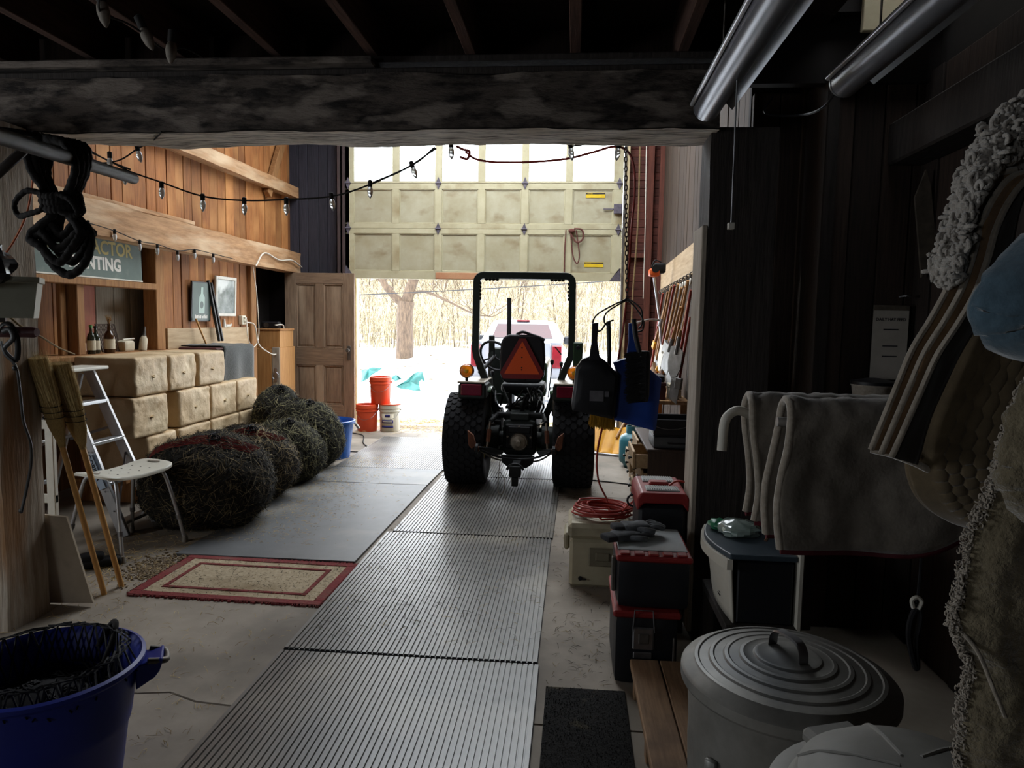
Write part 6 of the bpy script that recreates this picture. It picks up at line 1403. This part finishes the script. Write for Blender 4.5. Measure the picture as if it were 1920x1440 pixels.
tool('snow_pusher', 'yellow-headed scraper hanging at the far end of the tools', 8.6, 1.75, 8.95, 1.30, 'handle_wood', hd='tool_yellow')
tool('rake', 'red garden rake standing at the far end of the tool wall', 8.9, 1.9, 9.3, .95, 'handle_red')
tool('spade', 'blue-grey spade hanging in front of the second pulley', 7.02, 1.7, 7.22, 1.3, 'handle_wood', x0=RWT-.14, x1=RWT-.2)
tool('axe', 'hatchet with a dark head hanging low beside the white jug', 7.45, 1.5, 7.55, 1.25, 'handle_red', x0=RWT-.14, x1=RWT-.17)
tool('shovel', 'small trowel-like shovel with a bright blade near the post', 6.68, 1.48, 6.72, 1.3, 'handle_wood', x0=RWT-.18, x1=RWT-.2)
# string trimmer
M('trim_orange', '#d8612a', '#c45420', sc=5, rough=.45)
T = thing('string_trimmer', 'orange string trimmer with a long silver shaft hanging on the right wall', 'trimmer', (0.901, 8.400, 2.137)); off = (0.901, 8.400, 2.137)
MB(off).tube([(0.891, 8.400, 2.064), (0.976, 8.400, 1.573), (1.034, 8.400, 0.984)], .014, 8).build('shaft', 'aluminium', T, smooth=50)
m = MB(off); c = (0.901, 8.400, 2.137); soft(m, (c[0]-.01, c[1], c[2]-.02), (.06, .08, .045), .025, 6); m.build('engine_cover', 'trim_orange', T, smooth=50)
m = MB(off); soft(m, (c[0]+.05, c[1], c[2]+.03), (.07, .07, .06), .03, 6); m.lathe([(.045, -.02), (.045, .02)], 14, X=Matrix.Translation((c[0], c[1]-.08, c[2]+.02)) @ Matrix.Rotation(R(90), 4, 'X')).tube(spline([(c[0]-.04, c[1], c[2]+.05), (c[0], c[1], c[2]+.12), (c[0]+.07, c[1], c[2]+.1)], 5), .008, 6); m.build('engine', 'grease', T, smooth=50)
m = MB(off); m.tube(spline([(0.976, 8.400, 1.573), (0.831, 8.300, 1.571), (0.673, 8.200, 1.532), (0.647, 8.200, 1.567)], 4), .013, 8).tube([(0.994, 8.400, 1.586), (0.972, 8.400, 1.499)], .022, 8); m.build('handle_bar', 'aluminium', T, smooth=50)
m = MB(off); e = (1.034, 8.400, 0.984); m.lathe([(.05, -.05), (.055, -.02), (.03, 0), (.02, .02)], 14, c=e); m.build('trimmer_head', 'black', T, smooth=50)
m = MB(off); m.prism([(e[0]-.10, e[2]+.01), (e[0]-.07, e[2]+.07), (e[0]+.02, e[2]+.11), (e[0]+.06, e[2]+.05), (e[0]-.02, e[2]-.05)], e[1]-.06, e[1]-.03, 'XZ'); m.build('guard', 'tool_yellow', T, mods=(('BEVEL', dict(width=.01, segments=2)),))
# ropes on the far wall
m = MB((0.831, 9.800, 3.696)); m.tube(spline([(0.798, 9.800, 3.870), (0.805, 9.800, 2.998), (0.789, 9.800, 2.432), (0.764, 9.800, 1.859), (0.764, 9.800, 0.989)], 5), .012, 6); tag(m.build('pull_rope', 'twine_brown', None), 'long thin rope hanging down the red siding beside the door track', 'rope')
m = MB((0.888, 9.800, 3.696)); m.tube([(0.881, 9.800, 3.890), (0.902, 9.800, 2.857), (0.907, 9.800, 1.861)], .006, 6); tag(m.build('pull_rope', 'cord_white', None), 'thin pale cord hanging down the red siding right of the rope', 'rope')
# propane tank and yellow snow scoop
M('tank_teal', '#3f7f8c', '#37707c', sc=4, rough=.4)
T = thing('propane_tank', 'teal gas cylinder standing on the concrete behind the chest of drawers', 'tank', (.655, 7.60, 0))
MB().lathe([(.10, .0), (.11, .03), (.15, .06), (.155, .12), (.155, .28), (.14, .33), (.08, .365), (.02, .37)], 28).build('cylinder', 'tank_teal', T, smooth=60)
m = MB(); m.lathe([(.085, .35), (.085, .44), (.08, .44), (.08, .35)], 20, cap=(False, False)); m.build('collar', 'tank_teal', T, smooth=40); m = MB().tube([(0, 0, .36), (0, 0, .42)], .02, 8).tube([(-.03, 0, .43), (.03, 0, .43)], .015, 8); m.build('valve', 'steel_worn', T)
T = thing('snow_scoop', 'yellow ribbed snow scoop lying on the concrete behind the dustpans', 'snow shovel', (.48, 8.15, 0), R(-18))
m = MB(); m.grid(lambda u, v: (-.28+.56*u, -.12+.34*v, .03+.26*v**1.4+.02*abs(math.sin(u*math.pi*4))+.05*(2*u-1)**2), 33, 10); m.build('scoop', 'tool_yellow', T, smooth=40, mods=(('SOLIDIFY', dict(thickness=.006)),))
MB().box(-.29, -.14, .018, .29, -.115, .05, .004).build('wear_strip', 'steel', T); MB().tube([(0, .1, .2), (.15, .75, .75), (.2, 1.0, .98)], .015, 8).build('handle', 'handle_wood', T, smooth=50)

# ================================================================== NEAR RIGHT
M('galvanised', '#908e88', '#73716c', sc=7, rough=.45, metal=.4, bump=.05, bd=.002, stain='#55585a', ssc=3, slo=.5, shi=.7)
T = thing('trash_can', 'ribbed galvanised steel trash can with a ringed lid', 'trash can', (.545, 1.745, 0))
def rib(a, i): return 1+(.022 if (int(a/(2*math.pi)*36+.01) % 2) and 2 <= i <= 6 else 0)
MB().lathe([(.02, .0), (.195, 0), (.2, .02), (.205, .10), (.215, .12), (.222, .34), (.228, .50), (.232, .54), (.236, .62), (.238, .665)], 144, wob=rib).build('can_body', 'galvanised', T, smooth=30)
lid = [(.252, .655), (.256, .662), (.256, .685), (.250, .692)]
for r_ in (.215, .178, .142, .105, .07): lid += [(r_+.012, .697+.045*(1-(r_/.25)**1.0)), (r_+.008, .7015+.045*(1-r_/.25)), (r_, .703+.045*(1-r_/.25)), (r_-.004, .700+.048*(1-r_/.25))]
lid += [(.03, .742), (.002, .744)]
l = MB().lathe(lid, 64).build('lid', 'galvanised', T, smooth=25)
m = MB(); sp = spline([(-.055, 0, .738), (-.05, 0, .765), (-.03, 0, .782), (.03, 0, .782), (.05, 0, .765), (.055, 0, .738)], 5); vs = []; fs = []
for p in sp:
    for q, dz_ in ((-.014, 0), (-.011, .004), (.011, .004), (.014, 0), (.011, -.002), (-.011, -.002)): vs.append((p.x*(1+dz_), q, p.z+dz_))
for i in range(len(sp)-1): fs += [(i*6+q, i*6+(q+1) % 6, i*6+6+(q+1) % 6, i*6+6+q) for q in range(6)]
m.add(vs, fs, Matrix.Rotation(R(115), 4, 'Z')); m.build('lid_handle', 'steel', l, smooth=40)
for a in (225, 45):
    X = Matrix.Rotation(R(a), 4, 'Z'); m = MB(); m.tube(spline([(.238, -.05, .50), (.262, -.05, .46), (.268, 0, .43), (.262, .05, .46), (.238, .05, .50)], 5), .006, 7, X=X).box(.228, -.065, .485, .243, -.035, .53, .003, X=X).box(.228, .035, .485, .243, .065, .53, .003, X=X); m.build('side_handle', 'galvanised', T, smooth=50)
M('bin_grey', '#8f8d88', '#7c7a75', sc=4, rough=.6, bump=.1, bd=.004, stain='#6a6863', ssc=3, slo=.5, shi=.75)
T = thing('waste_bin', 'pale grey plastic bin with a domed lid, in front of the steel can', 'bin', (.615, 1.225, 0))
MB().lathe([(.02, 0), (.19, 0), (.195, .02), (.222, .66), (.235, .67), (.235, .69)], 40).build('bin_body', 'bin_grey', T, smooth=40)
l = MB().lathe([(.236, .675), (.246, .68), (.248, .695), (.236, .702), (.215, .705), (.205, .715), (.195, .745), (.16, .77), (.10, .785), (.04, .79), (.001, .791)], 48).build('lid', 'bin_grey', T, smooth=35)
m = MB()
for a in (35, 95, 155, 215, 275, 335): X = Matrix.Rotation(R(a), 4, 'Z'); m.tube(spline([(.196, .0, .744), (.16, .006, .769), (.10, .012, .784), (.03, .015, .789)], 6), .0042, 6, X=X)
m.build('lid_ribs', 'bin_grey', l, smooth=50); m = MB(); m.box(.15, -.06, .70, .24, .06, .735, .012, X=Matrix.Rotation(R(110), 4, 'Z')); m.build('lid_tab', 'bin_grey', l)
# file box on a dark stand
M('bin_white', '#cfcabd', '#bcb7a9', sc=4, rough=.5); M('lid_slate', '#3d4a54', '#323d46', sc=5, rough=.45)
T = thing('stand', 'dark wooden stand under the white plastic file box by the post', 'stand', (.60, 2.68, 0))
MB().box(0, 0, .36, .27, .5, .40, .004).build('top', 'post_dark', T)
for xx in (.0, .22):
    for yy in (0, .45): MB().box(xx, yy, 0, xx+.05, yy+.05, .36, .004).build('leg', 'post_dark', T)
T = thing('file_box', 'white plastic file box with a slate lid standing by the dark post', 'storage box', (.63, 2.70, .402))
def fb(u, v):
    z_ = .25*u; y_ = -.0+.44*v; bul = .045*math.sin(math.pi*v)*(.4+.6*u)+.018*u; return (-.0-bul, y_, z_)
m = MB(); m.grid(fb, 8, 14); m.build('side_panel', 'bin_white', T, smooth=60, mods=(('SOLIDIFY', dict(thickness=.008)),))
MB().box(.012, 0, 0, .22, .44, .245, .006).build('box_body', 'tool_black', T)
m = MB(); o_ = [(-.022-.05*math.sin(math.pi*k/12), -.012+.464*k/12) for k in range(13)]+[(.23, .452), (.23, -.012)]; m.prism(o_, .252, .275, 'XY'); m.build('lid', 'lid_slate', T, mods=(('BEVEL', dict(width=.006, segments=2)),))
m = MB(); m.prism([(-.034-.05*math.sin(math.pi*k/12), -.02+.48*k/12) for k in range(13)]+[(-.012-.05*math.sin(math.pi*k/12), -.02+.48*k/12) for k in range(12, -1, -1)], .215, .255, 'XY'); m.build('rim', 'bin_white', T)
m = MB(); m.box(-.027, .12, .06, -.023, .2, .064).box(-.027, .12, .072, -.023, .19, .076).box(-.029, .14, .085, -.024, .17, .1); m.build('printed_mark', 'text_dark', T)
M('bag_clear', '#b9c8c2', '#8fa59c', sc=9, rough=.12, trans=.35); M('bag_green', '#2f7a58', rough=.3)
m = MB((.72, 2.95, .68)); m.ball((.70, 2.97, .70), .085, .10, .035, 20, 12, lambda d: 1+.3*nz((d.x*3, d.y*3, d.z*3+7))); T = m.build('plastic_bag', 'bag_clear', None, smooth=25); tag(T, 'crumpled clear plastic bag with a green corner on the slate lid', 'bag')
m = MB((.72, 2.95, .68)); m.ball((.63, 3.02, .70), .045, .05, .022, 14, 9, lambda d: 1+.25*nz((d.x*3+4, d.y*3, d.z*3))); m.build('printed_corner', 'bag_green', T, smooth=25)
m = MB((.80, 2.85, .69)); rg = random.Random(2)
for k in range(5): m.tube(spline([(.80+rg.uniform(-.03, .03), 2.83, .69), (.82, 2.84, .72+.02*k), (.85, 2.85, .70), (.83, 2.9, .69)], 4), .006, 6)
tag(m.build('leather_strap', 'leather_brown' if 'leather_brown' in MATS else M('leather_brown', '#5a3a24', '#3c2617', sc=10, rough=.5), None, smooth=50), 'coiled brown leather strap on the slate lid under the saddle pad', 'strap')
T = tag(MB((.87, 2.8, .2)).box(.862, 2.68, .05, .88, 3.15, .70, .003).build('board', 'bin_white', None), 'thin board standing on edge right of the file box', 'board')

# saddle pads over rack arms
M('pad_grey', '#7b7368', '#5f574d', sc=7, rough=1, bump=.6, bd=.012, sheen=.4, stain='#4d463c', ssc=3, slo=.5, shi=.75); M('pad_edge', '#a89e90', '#8a8072', sc=60, rough=1, bump=.6, bd=.004, sheen=.5); M('binding_red', '#5a1420', '#430d17', rough=.8); M('rack_metal', '#b5b3b0', '#8f8d8a', sc=9, rough=.4, metal=.5)
def saddlepad(lab, y_, x0, x1, zt, zb, seed, x1b=None):
    T = thing('saddle_pad', lab, 'saddle pad', (x0, y_, zt), group=None); W_ = x1-x0
    def fn(u, v):
        s_ = -1+2*v; d = abs(s_); side = 1 if s_ > 0 else -1; L_ = zt-zb; rr = .055
        arcl = .18
        if d < arcl: a = d/arcl*math.pi/2; yy = side*rr*math.sin(a); zz = -rr*(1-math.cos(a))
        else: t = (d-arcl)/(1-arcl); yy = side*(rr+.012*t+.01*math.sin(u*9+seed)*t); zz = -rr-t*(L_-rr)
        xx = W_*u
        t = max(0, (d-.55)/.45); xx += .015*math.sin(d*5+seed)
        if u > .6: zz *= 1-.25*((u-.6)/.4)**2*max(0, d-.3)      # rounded back corner
        n_ = .012*nz((u*3+seed, v*5, 1))+.006*nz((u*9, v*14+seed, 5))
        if d < .25: zz += .010*nz((u*14, v*20+seed, 3))
        return (xx, yy+side*n_, zz+n_*.3)
    m = MB(); m.grid(fn, 40, 60); m.build('pad_body', 'pad_grey', T, smooth=180, mods=(('SOLIDIFY', dict(thickness=.020, offset=0)),))
    m = MB(); m.tube([fn(0, k/50) for k in range(51)], .0125, 7); m.build('fleece_edge', 'pad_edge', T, smooth=60)
    for e in (0, 1): m = MB(); m.tube([V(fn(k/40, e))-V((0, 0, .006)) for k in range(41)], .011, 6); m.build('binding', 'binding_red', T, smooth=60)
    return T
saddlepad('big grey felt saddle pad folded over the nearer rack arm', 2.10, .60, 1.12, 1.335, .915, 1)
saddlepad('grey saddle pad on the farther rack arm, mostly behind the big one', 2.42, .60, 1.08, 1.315, .90, 4)
for lab, y_, z_ in (('steel rack arm under the nearer saddle pad', 2.10, 1.268), ('steel rack arm with a white hooked end under the farther saddle pad', 2.42, 1.248)):
    T = thing('rack_arm', lab, 'rack', (RWN-.03, y_, z_)); MB().tube([(0, 0, 0), (-1.03, 0, 0)], .014, 8).build('arm', 'rack_metal', T, smooth=50); MB().box(-.015, -.04, -.08, .0, .04, .06, .003).build('wall_plate', 'rack_metal', T)
    if 'white' in lab:
        m = MB(); m.tube(spline([(-1.03, 0, 0), (-1.07, -.01, .012), (-1.10, -.02, .0), (-1.118, -.03, -.03), (-1.125, -.04, -.12)], 6), .016, 10); m.build('hook_end', 'white_paint', T, smooth=50)
# ledge pot, notice, hanging strip, rod, strap
T = thing('pot', 'round pot with a dark lid and pale rim on the ledge above the pads', 'pot', (1.42, 3.50, 1.212)); MB().lathe([(.08, 0), (.09, .01), (.095, .05), (.1, .055), (.1, .06)], 24).build('pot_body', 'pad_edge', T, smooth=40); MB().lathe([(.102, .06), (.102, .075), (.03, .09), (.001, .092)], 24).build('lid', 'black', T, smooth=40)
M('paper', '#b9b3a8', '#a59f94', sc=6, rough=.85); M('paper_old', '#5d5347', '#423b33', sc=18, rough=.9, bump=.4, bd=.004)
T = thing('notice', 'white printed notice sheet pinned to the dark back wall', 'notice', (1.44, 3.60, 1.29))
MB().box(0, 0, 0, .165, .004, .36).build('sheet', 'paper', T); MB().box(.0, -.004, .335, .165, 0, .36, .001).build('clip_bar', 'paper_old', T)
text('lettering', 'DAILY HAY FEED', .020, 'text_dark', T, (.0825, -.0005, .285), (R(90), 0, 0), .0004, .92, 'CENTER', .0004)
for z_ in (.24, .16, .11): MB().box(.05, -.0012, z_, .12, -.0002, z_+.006).build('print_line', 'text_dark', T)
MB().tube(spline([(.11, -.01, .40), (.13, -.04, .405), (.16, -.02, .40)], 4), .005, 6).build('hook', 'steel', T)
m = MB((1.62, 3.5, 2)); pts = [(1.593, 3.500, 2.271), (1.552, 3.500, 2.145), (1.577, 3.500, 1.975), (1.605, 3.500, 1.779), (1.663, 3.500, 1.902), (1.645, 3.500, 2.024), (1.619, 3.500, 2.194)]; m.prism([(p[0], p[2]) for p in pts], 3.5, 3.515, 'XZ'); tag(m.build('paper_strip', 'paper_old', None), 'long pointed brown paper strip hanging high on the dark back wall', 'paper')
m = MB((1.193, 3.880, 1.852)); m.tube([(1.230, 3.880, 2.168), (1.196, 3.880, 2.100), (1.175, 3.880, 1.685), (1.168, 3.880, 1.177)], [.012, .016, .016, .016], 8).box((1.184, 3.880, 2.127)[0], 3.87, (1.187, 3.880, 2.072)[2], (1.246, 3.880, 2.127)[0], 3.92, (1.245, 3.880, 2.141)[2], .004); tag(m.build('iron_rod', 'steel_dull', None, smooth=50), 'long iron rod standing in the dark recess behind the right post', 'rod')
T = thing('hook_strap', 'dark strap with a pale hook hanging down below the big saddle pad', 'strap', (1.020, 2.120, 0.749)); off = (1.020, 2.120, 0.749); hz = (1.020, 2.120, 0.749)
m = MB(off); m.tube(spline([(hz[0], 2.12, 1.255), (hz[0]+.005, 2.12, .9), (1.023, 2.120, 0.741)], 5), .004, 5); m.tube(spline([(1.024, 2.120, 0.733), (1.008, 2.120, 0.691), (1.006, 2.120, 0.634), (1.027, 2.120, 0.553), (1.036, 2.120, 0.545), (1.028, 2.120, 0.627), (1.035, 2.120, 0.693), (1.027, 2.120, 0.728)], 5), .008, 6); m.build('strap', 'black_matte', T, smooth=50)
m = MB(off); m.tube(spline([(1.008, 2.110, 0.728), (1.003, 2.110, 0.750), (1.017, 2.110, 0.761), (1.030, 2.110, 0.748), (1.023, 2.110, 0.725)], 5), .006, 7); m.build('hook', 'white_paint', T, smooth=50)
T = thing('rack_arm', 'steel rack arm carrying the fleece pads close to the camera', 'rack', (RWN-.03, 1.26, 1.62)); MB().tube([(0, 0, 0), (-.98, 0, 0)], .014, 8).build('arm', 'rack_metal', T, smooth=50)

# fleece pads hanging close on the right
M('fleece_white', '#b3ada5', '#8d867d', sc=26, rough=1, bump=1., bd=.012, sheen=.6); M('felt_tan', '#85694a', '#6a5036', sc=30, rough=1, bump=.4, bd=.004, sheen=.4); M('felt_dark', '#2b241d', '#1f1a15', sc=20, rough=1, bump=.3, bd=.004, sheen=.2)
M('quilt', '#63553f', '#504431', sc=30, rough=1, bump=.4, bd=.003, sheen=.3); M('fleece_tan', '#82775f', '#5f5540', sc=45, rough=1, bump=1., bd=.010, sheen=.5); M('blanket_blue', '#506877', '#3f5461', sc=40, rough=1, bump=.6, bd=.005, sheen=.5)
def loft(m, A, B, n, k, disp, off):
    a, b_ = spline(A, 8), spline(B, 8)
    def at(l, t): q = t*(len(l)-1); i = min(len(l)-2, int(q)); return l[i].lerp(l[i+1], q-i)
    def fn(u, v):
        p = at(a, u).lerp(at(b_, u), v); d = disp(u, v); return (p.x, p.y+d, p.z)
    m.grid(fn, n, k); return fn
def fuzz(m, path, n, r, L_, rg, sp=.012):
    """curly tufts along an edge"""
    for i in range(n):
        q = rg.random()*(len(path)-1); j = min(len(path)-2, int(q)); c = path[j].lerp(path[j+1], q-j)+V((rg.gauss(0, sp*.5), rg.gauss(0, sp), rg.gauss(0, sp*.6)))
        a0 = rg.uniform(0, 360); ax = rg.choice(('XZ', 'YZ', 'XY')); m.tube(arc(c, L_*rg.uniform(.6, 1.2), a0, a0+rg.uniform(150, 300), 6, ax), [r*.7, r, r, r, r, r, r*.4], 5)
rg = random.Random(44)
# 1 white curly fleece with felt backing
T = thing('fleece_pad', 'white curly fleece saddle pad with layered tan felt edge, top right', 'saddle pad', (0.574, 1.200, 1.662)); off = (0.574, 1.200, 1.662)
OUT = [(0.830, 1.240, 1.968), (0.754, 1.230, 1.941), (0.699, 1.220, 1.910), (0.648, 1.200, 1.875), (0.620, 1.200, 1.835), (0.599, 1.200, 1.783), (0.586, 1.200, 1.725), (0.576, 1.200, 1.678), (0.569, 1.200, 1.646), (0.576, 1.200, 1.629)]
INN = [(0.831, 1.220, 1.791), (0.754, 1.210, 1.789), (0.696, 1.200, 1.797), (0.659, 1.190, 1.792), (0.627, 1.180, 1.777), (0.607, 1.180, 1.747), (0.597, 1.180, 1.710), (0.592, 1.180, 1.669), (0.586, 1.180, 1.636), (0.577, 1.180, 1.619)]
m = MB(off); loft(m, OUT, INN, 60, 14, lambda u, v: -.016*math.sin(math.pi*v)+.006*nz((u*40, v*14, 0)), off); m.build('fleece', 'fleece_white', T, smooth=180, mods=(('SOLIDIFY', dict(thickness=.014, offset=0)),))
m = MB(off); a, b_ = spline(OUT, 8), spline(INN, 8)
for f, n in ((0.0, 190), (.14, 170), (.28, 160), (.42, 150), (.58, 120), (.74, 100)):
    fuzz(m, [a[i].lerp(b_[i], f)-V((0, .012+.016*math.sin(math.pi*f), 0)) for i in range(len(a))], int(n*1.6), .0036, .0085, rg, .008)
tag(m.build('curls', 'fleece_white', T, smooth=180, fix=False), kind='stuff')
EDGE = [(0.666, 1.175, 1.792), (0.633, 1.175, 1.781), (0.611, 1.175, 1.748), (0.597, 1.175, 1.705), (0.590, 1.175, 1.660), (0.578, 1.175, 1.611), (0.556, 1.175, 1.561), (0.532, 1.175, 1.514), (0.513, 1.175, 1.457), (0.494, 1.175, 1.398), (0.479, 1.175, 1.351)]
INNER = [(0.715, 1.185, 1.784), (0.689, 1.185, 1.772), (0.676, 1.185, 1.736), (0.671, 1.185, 1.695), (0.667, 1.185, 1.646), (0.651, 1.185, 1.596), (0.623, 1.185, 1.545), (0.598, 1.185, 1.494), (0.576, 1.185, 1.433), (0.560, 1.185, 1.377), (0.550, 1.185, 1.330)]
for k, (lw, dy) in enumerate(((0, 0), (.020, -.010), (.041, -.018))):
    A = [V(p)+V((lw*(1-.04*i), dy, -.004*k)) for i, p in enumerate(EDGE)]; B = [V(q)+V((0, dy*.5, 0)) for q in INNER] if k == 2 else [p+V((.032, .004, 0)) for p in A]
    m = MB(off); loft(m, A, B, 60, 6, lambda u, v: .005*nz((u*9, v*3, k)), off); m.build('felt_layer', 'felt_tan' if k < 2 else 'felt_dark', T, smooth=180, mods=(('SOLIDIFY', dict(thickness=.006, offset=0)),))
    m = MB(off); m.tube(spline(A, 6), .005, 6); m.build('felt_edge', 'pad_edge', T, smooth=60)
m = MB(off); m.tube([(0.489, 1.200, 1.347), (0.518, 1.190, 1.342), (0.550, 1.180, 1.331), (0.593, 1.190, 1.311)], .006, 6); m.build('felt_edge', 'pad_edge', T, smooth=60)
# 2 quilted pad
T = thing('quilted_pad', 'tan quilted saddle pad with a rounded lower corner behind the fleece edges', 'saddle pad', (0.614, 1.230, 1.294)); off = (0.614, 1.230, 1.294)
A = [(0.684, 1.215, 1.648), (0.632, 1.215, 1.545), (0.587, 1.215, 1.430), (0.561, 1.215, 1.341), (0.567, 1.210, 1.292), (0.591, 1.210, 1.260), (0.626, 1.210, 1.240), (0.664, 1.210, 1.229)]
B = [(0.795, 1.150, 1.644), (0.801, 1.150, 1.573), (0.808, 1.150, 1.500), (0.814, 1.150, 1.427), (0.820, 1.150, 1.362), (0.823, 1.150, 1.320), (0.827, 1.150, 1.279), (0.831, 1.150, 1.237)]
def quilt(u, v):
    p = (v*14, u*17+.5*(int(v*14) % 2)); fx, fy = p[0]-int(p[0])-.5, p[1]-math.floor(p[1])-.5
    return -.020*min(1, v*10)-.0045*max(0, 1-2.6*(fx*fx+fy*fy))*(1 if v > .10 else 0)
m = MB(off); loft(m, A, B, 110, 90, quilt, off); m.build('quilted_face', 'quilt', T, smooth=180, mods=(('SOLIDIFY', dict(thickness=.012, offset=1)),))
m = MB(off); m.tube(spline(A, 8), .010, 8); m.build('binding', 'quilt', T, smooth=60)
# 3 blue blanket corner
T = thing('blue_blanket', 'blue-grey blanket corner tucked among the pads at the right edge', 'blanket', (0.591, 1.100, 1.577)); off = (0.591, 1.100, 1.577)
A = [(0.662, 1.120, 1.664), (0.622, 1.110, 1.632), (0.593, 1.100, 1.601), (0.585, 1.100, 1.577), (0.591, 1.100, 1.560), (0.609, 1.100, 1.546), (0.653, 1.100, 1.531)]; B = [(0.776, 1.120, 1.703), (0.766, 1.100, 1.655), (0.763, 1.090, 1.609), (0.760, 1.080, 1.572), (0.762, 1.080, 1.549), (0.764, 1.080, 1.526), (0.766, 1.080, 1.496)]
m = MB(off); loft(m, A, B, 40, 16, lambda u, v: -.03*math.sin(math.pi*min(1, v*3)*.5)+.004*nz((u*12, v*8, 2)), off); m.build('fold', 'blanket_blue', T, smooth=180, mods=(('SOLIDIFY', dict(thickness=.03, offset=1)),))
m = MB(off); m.tube(spline(A, 6), .013, 8); m.build('hem', 'blanket_blue', T, smooth=60)
# 4 lower fleece
T = thing('fleece_pad', 'long tan fleece pad hanging down the right edge of the picture', 'saddle pad', (0.564, 1.050, 1.176)); off = (0.564, 1.050, 1.176)
A = [(0.656, 1.080, 1.486), (0.630, 1.070, 1.417), (0.612, 1.060, 1.371), (0.592, 1.050, 1.311), (0.572, 1.050, 1.256), (0.565, 1.050, 1.184), (0.557, 1.050, 1.128), (0.570, 1.050, 1.092), (0.585, 1.050, 1.053), (0.579, 1.050, 0.983), (0.582, 1.050, 0.892), (0.583, 1.050, 0.799)]
B = [(0.773, 1.080, 1.496), (0.773, 1.070, 1.421), (0.770, 1.060, 1.377), (0.768, 1.050, 1.318), (0.773, 1.050, 1.264), (0.779, 1.050, 1.195), (0.784, 1.050, 1.140), (0.787, 1.050, 1.105), (0.790, 1.050, 1.066), (0.796, 1.050, 0.998), (0.804, 1.050, 0.909), (0.812, 1.050, 0.819)]
m = MB(off); loft(m, A, B, 90, 30, lambda u, v: -.03*math.sin(math.pi*min(1, v*4)*.5)+.012*nz((u*9, v*5, 4))+.004*nz((u*40, v*20, 1)), off); m.build('fleece', 'fleece_tan', T, smooth=180, mods=(('SOLIDIFY', dict(thickness=.025, offset=1)),))
m = MB(off); fuzz(m, spline(A, 8), 1600, .0012, .0042, rg, .005); tag(m.build('fuzz', 'pad_edge', T, smooth=180, fix=False), kind='stuff')
m = MB(off); sp = spline([(0.566, 1.045, 1.114), (0.580, 1.020, 1.091), (0.600, 1.015, 1.044), (0.620, 1.015, 1.002)], 8); m.tube(sp, .003, 6); m.build('seam', 'pad_edge', T, smooth=60)
T = thing('fleece_pad', 'small folded fleece flap over the long tan pad, right edge', 'saddle pad', (0.585, 1.000, 1.382)); off = (0.585, 1.000, 1.382)
A = [(0.624, 1.000, 1.491), (0.596, 1.000, 1.462), (0.584, 1.000, 1.418), (0.577, 1.000, 1.371), (0.580, 1.000, 1.349), (0.596, 1.000, 1.327), (0.632, 1.000, 1.303)]; B = [(0.709, 0.990, 1.494), (0.705, 0.980, 1.467), (0.708, 0.980, 1.432), (0.711, 0.980, 1.397), (0.714, 0.980, 1.362), (0.717, 0.980, 1.333), (0.720, 0.980, 1.298)]
m = MB(off); loft(m, A, B, 50, 16, lambda u, v: -.02*math.sin(math.pi*min(1, v*4)*.5)+.006*nz((u*12, v*8, 2)), off); m.build('fleece', 'fleece_tan', T, smooth=180, mods=(('SOLIDIFY', dict(thickness=.025, offset=1)),))
m = MB(off); fuzz(m, spline(A, 8), 800, .0012, .0042, rg, .005); tag(m.build('fuzz', 'pad_edge', T, smooth=180, fix=False), kind='stuff')

# ================================================================== LIGHT FITTINGS (switched off)
M('fitting', '#808186', '#6c6d72', sc=5, rough=.32, metal=.2); M('tube_glass', '#b9babd', rough=.2, spec=.6)
def fitting(lab, x_, y0, y1, z_, r, zt):
    T = thing('light_fitting', lab, 'light fitting', (x_, y0, zt)); off = (x_, y0, zt)
    o_ = [(x_+r*math.cos(R(a)), z_+r*math.sin(R(a))*1.0) for a in range(180, 361, 15)]+[(x_+r, z_+.03), (x_+r*.6, z_+.05), (x_-r*.6, z_+.05), (x_-r, z_+.03)]
    MB(off).prism(o_, y0, y1, 'XZ').build('diffuser', 'fitting', T, smooth=40)
    MB(off).prism([(x_+r*1.15, z_+.03), (x_+r*1.9, z_-.01), (x_+r*1.95, z_+.0), (x_+r*1.2, z_+.05)], y0, y1, 'XZ').build('reflector_wing', 'fitting', T)
    MB(off).tube([(x_-r*1.2, y0, z_+.015), (x_-r*1.2, y1, z_+.015)], .010, 8).build('conduit', 'tube_glass', T, smooth=50)
    m = MB(off); m.prism([(p[0]+(p[0]-x_)*.05, p[1]) for p in o_], y1, y1+.012, 'XZ'); m.build('end_cap', 'fitting', T)
    for yy in (y0+.3, y1-.3): MB(off).tube([(x_, yy, z_+.05), (x_, yy, zt)], .004, 5).build('hanger', 'steel_dull', T)
fitting('long fluorescent fitting running from the beam end towards the camera', .545, .6, 3.22, 2.475, .055, 2.965)
fitting('dim fluorescent fitting hanging farther right below the loft hatch', 1.01, .6, 2.92, 2.48, .055, 2.96)
T = thing('pull_chain', 'thin pull chain with a small white cube hanging from the long fitting', 'pull chain', (0.557, 2.700, 2.459)); off = (0.557, 2.700, 2.459)
MB(off).tube([(.56, 2.7, 2.45), (0.557, 2.700, 2.455), (0.558, 2.700, 2.235), (0.559, 2.700, 1.916)], .003, 5).build('chain', 'steel', T)
c = (0.559, 2.700, 1.904); MB(off).box(c[0]-.012, c[1]-.012, c[2]-.012, c[0]+.012, c[1]+.012, c[2]+.012, .002).build('pull_cube', 'white_paint', T)
m = MB((1.0, 3.0, 2.5)); m.tube(spline([(1.01, 2.94, 2.5), (0.993, 3.100, 2.441), (0.957, 3.300, 2.463), (0.821, 3.350, 2.487), (.86, 3.39, 2.57)], 6), .005, 5); tag(m.build('wire', 'black', None), 'loose wire running from the dim fitting to the dark post', 'wire')
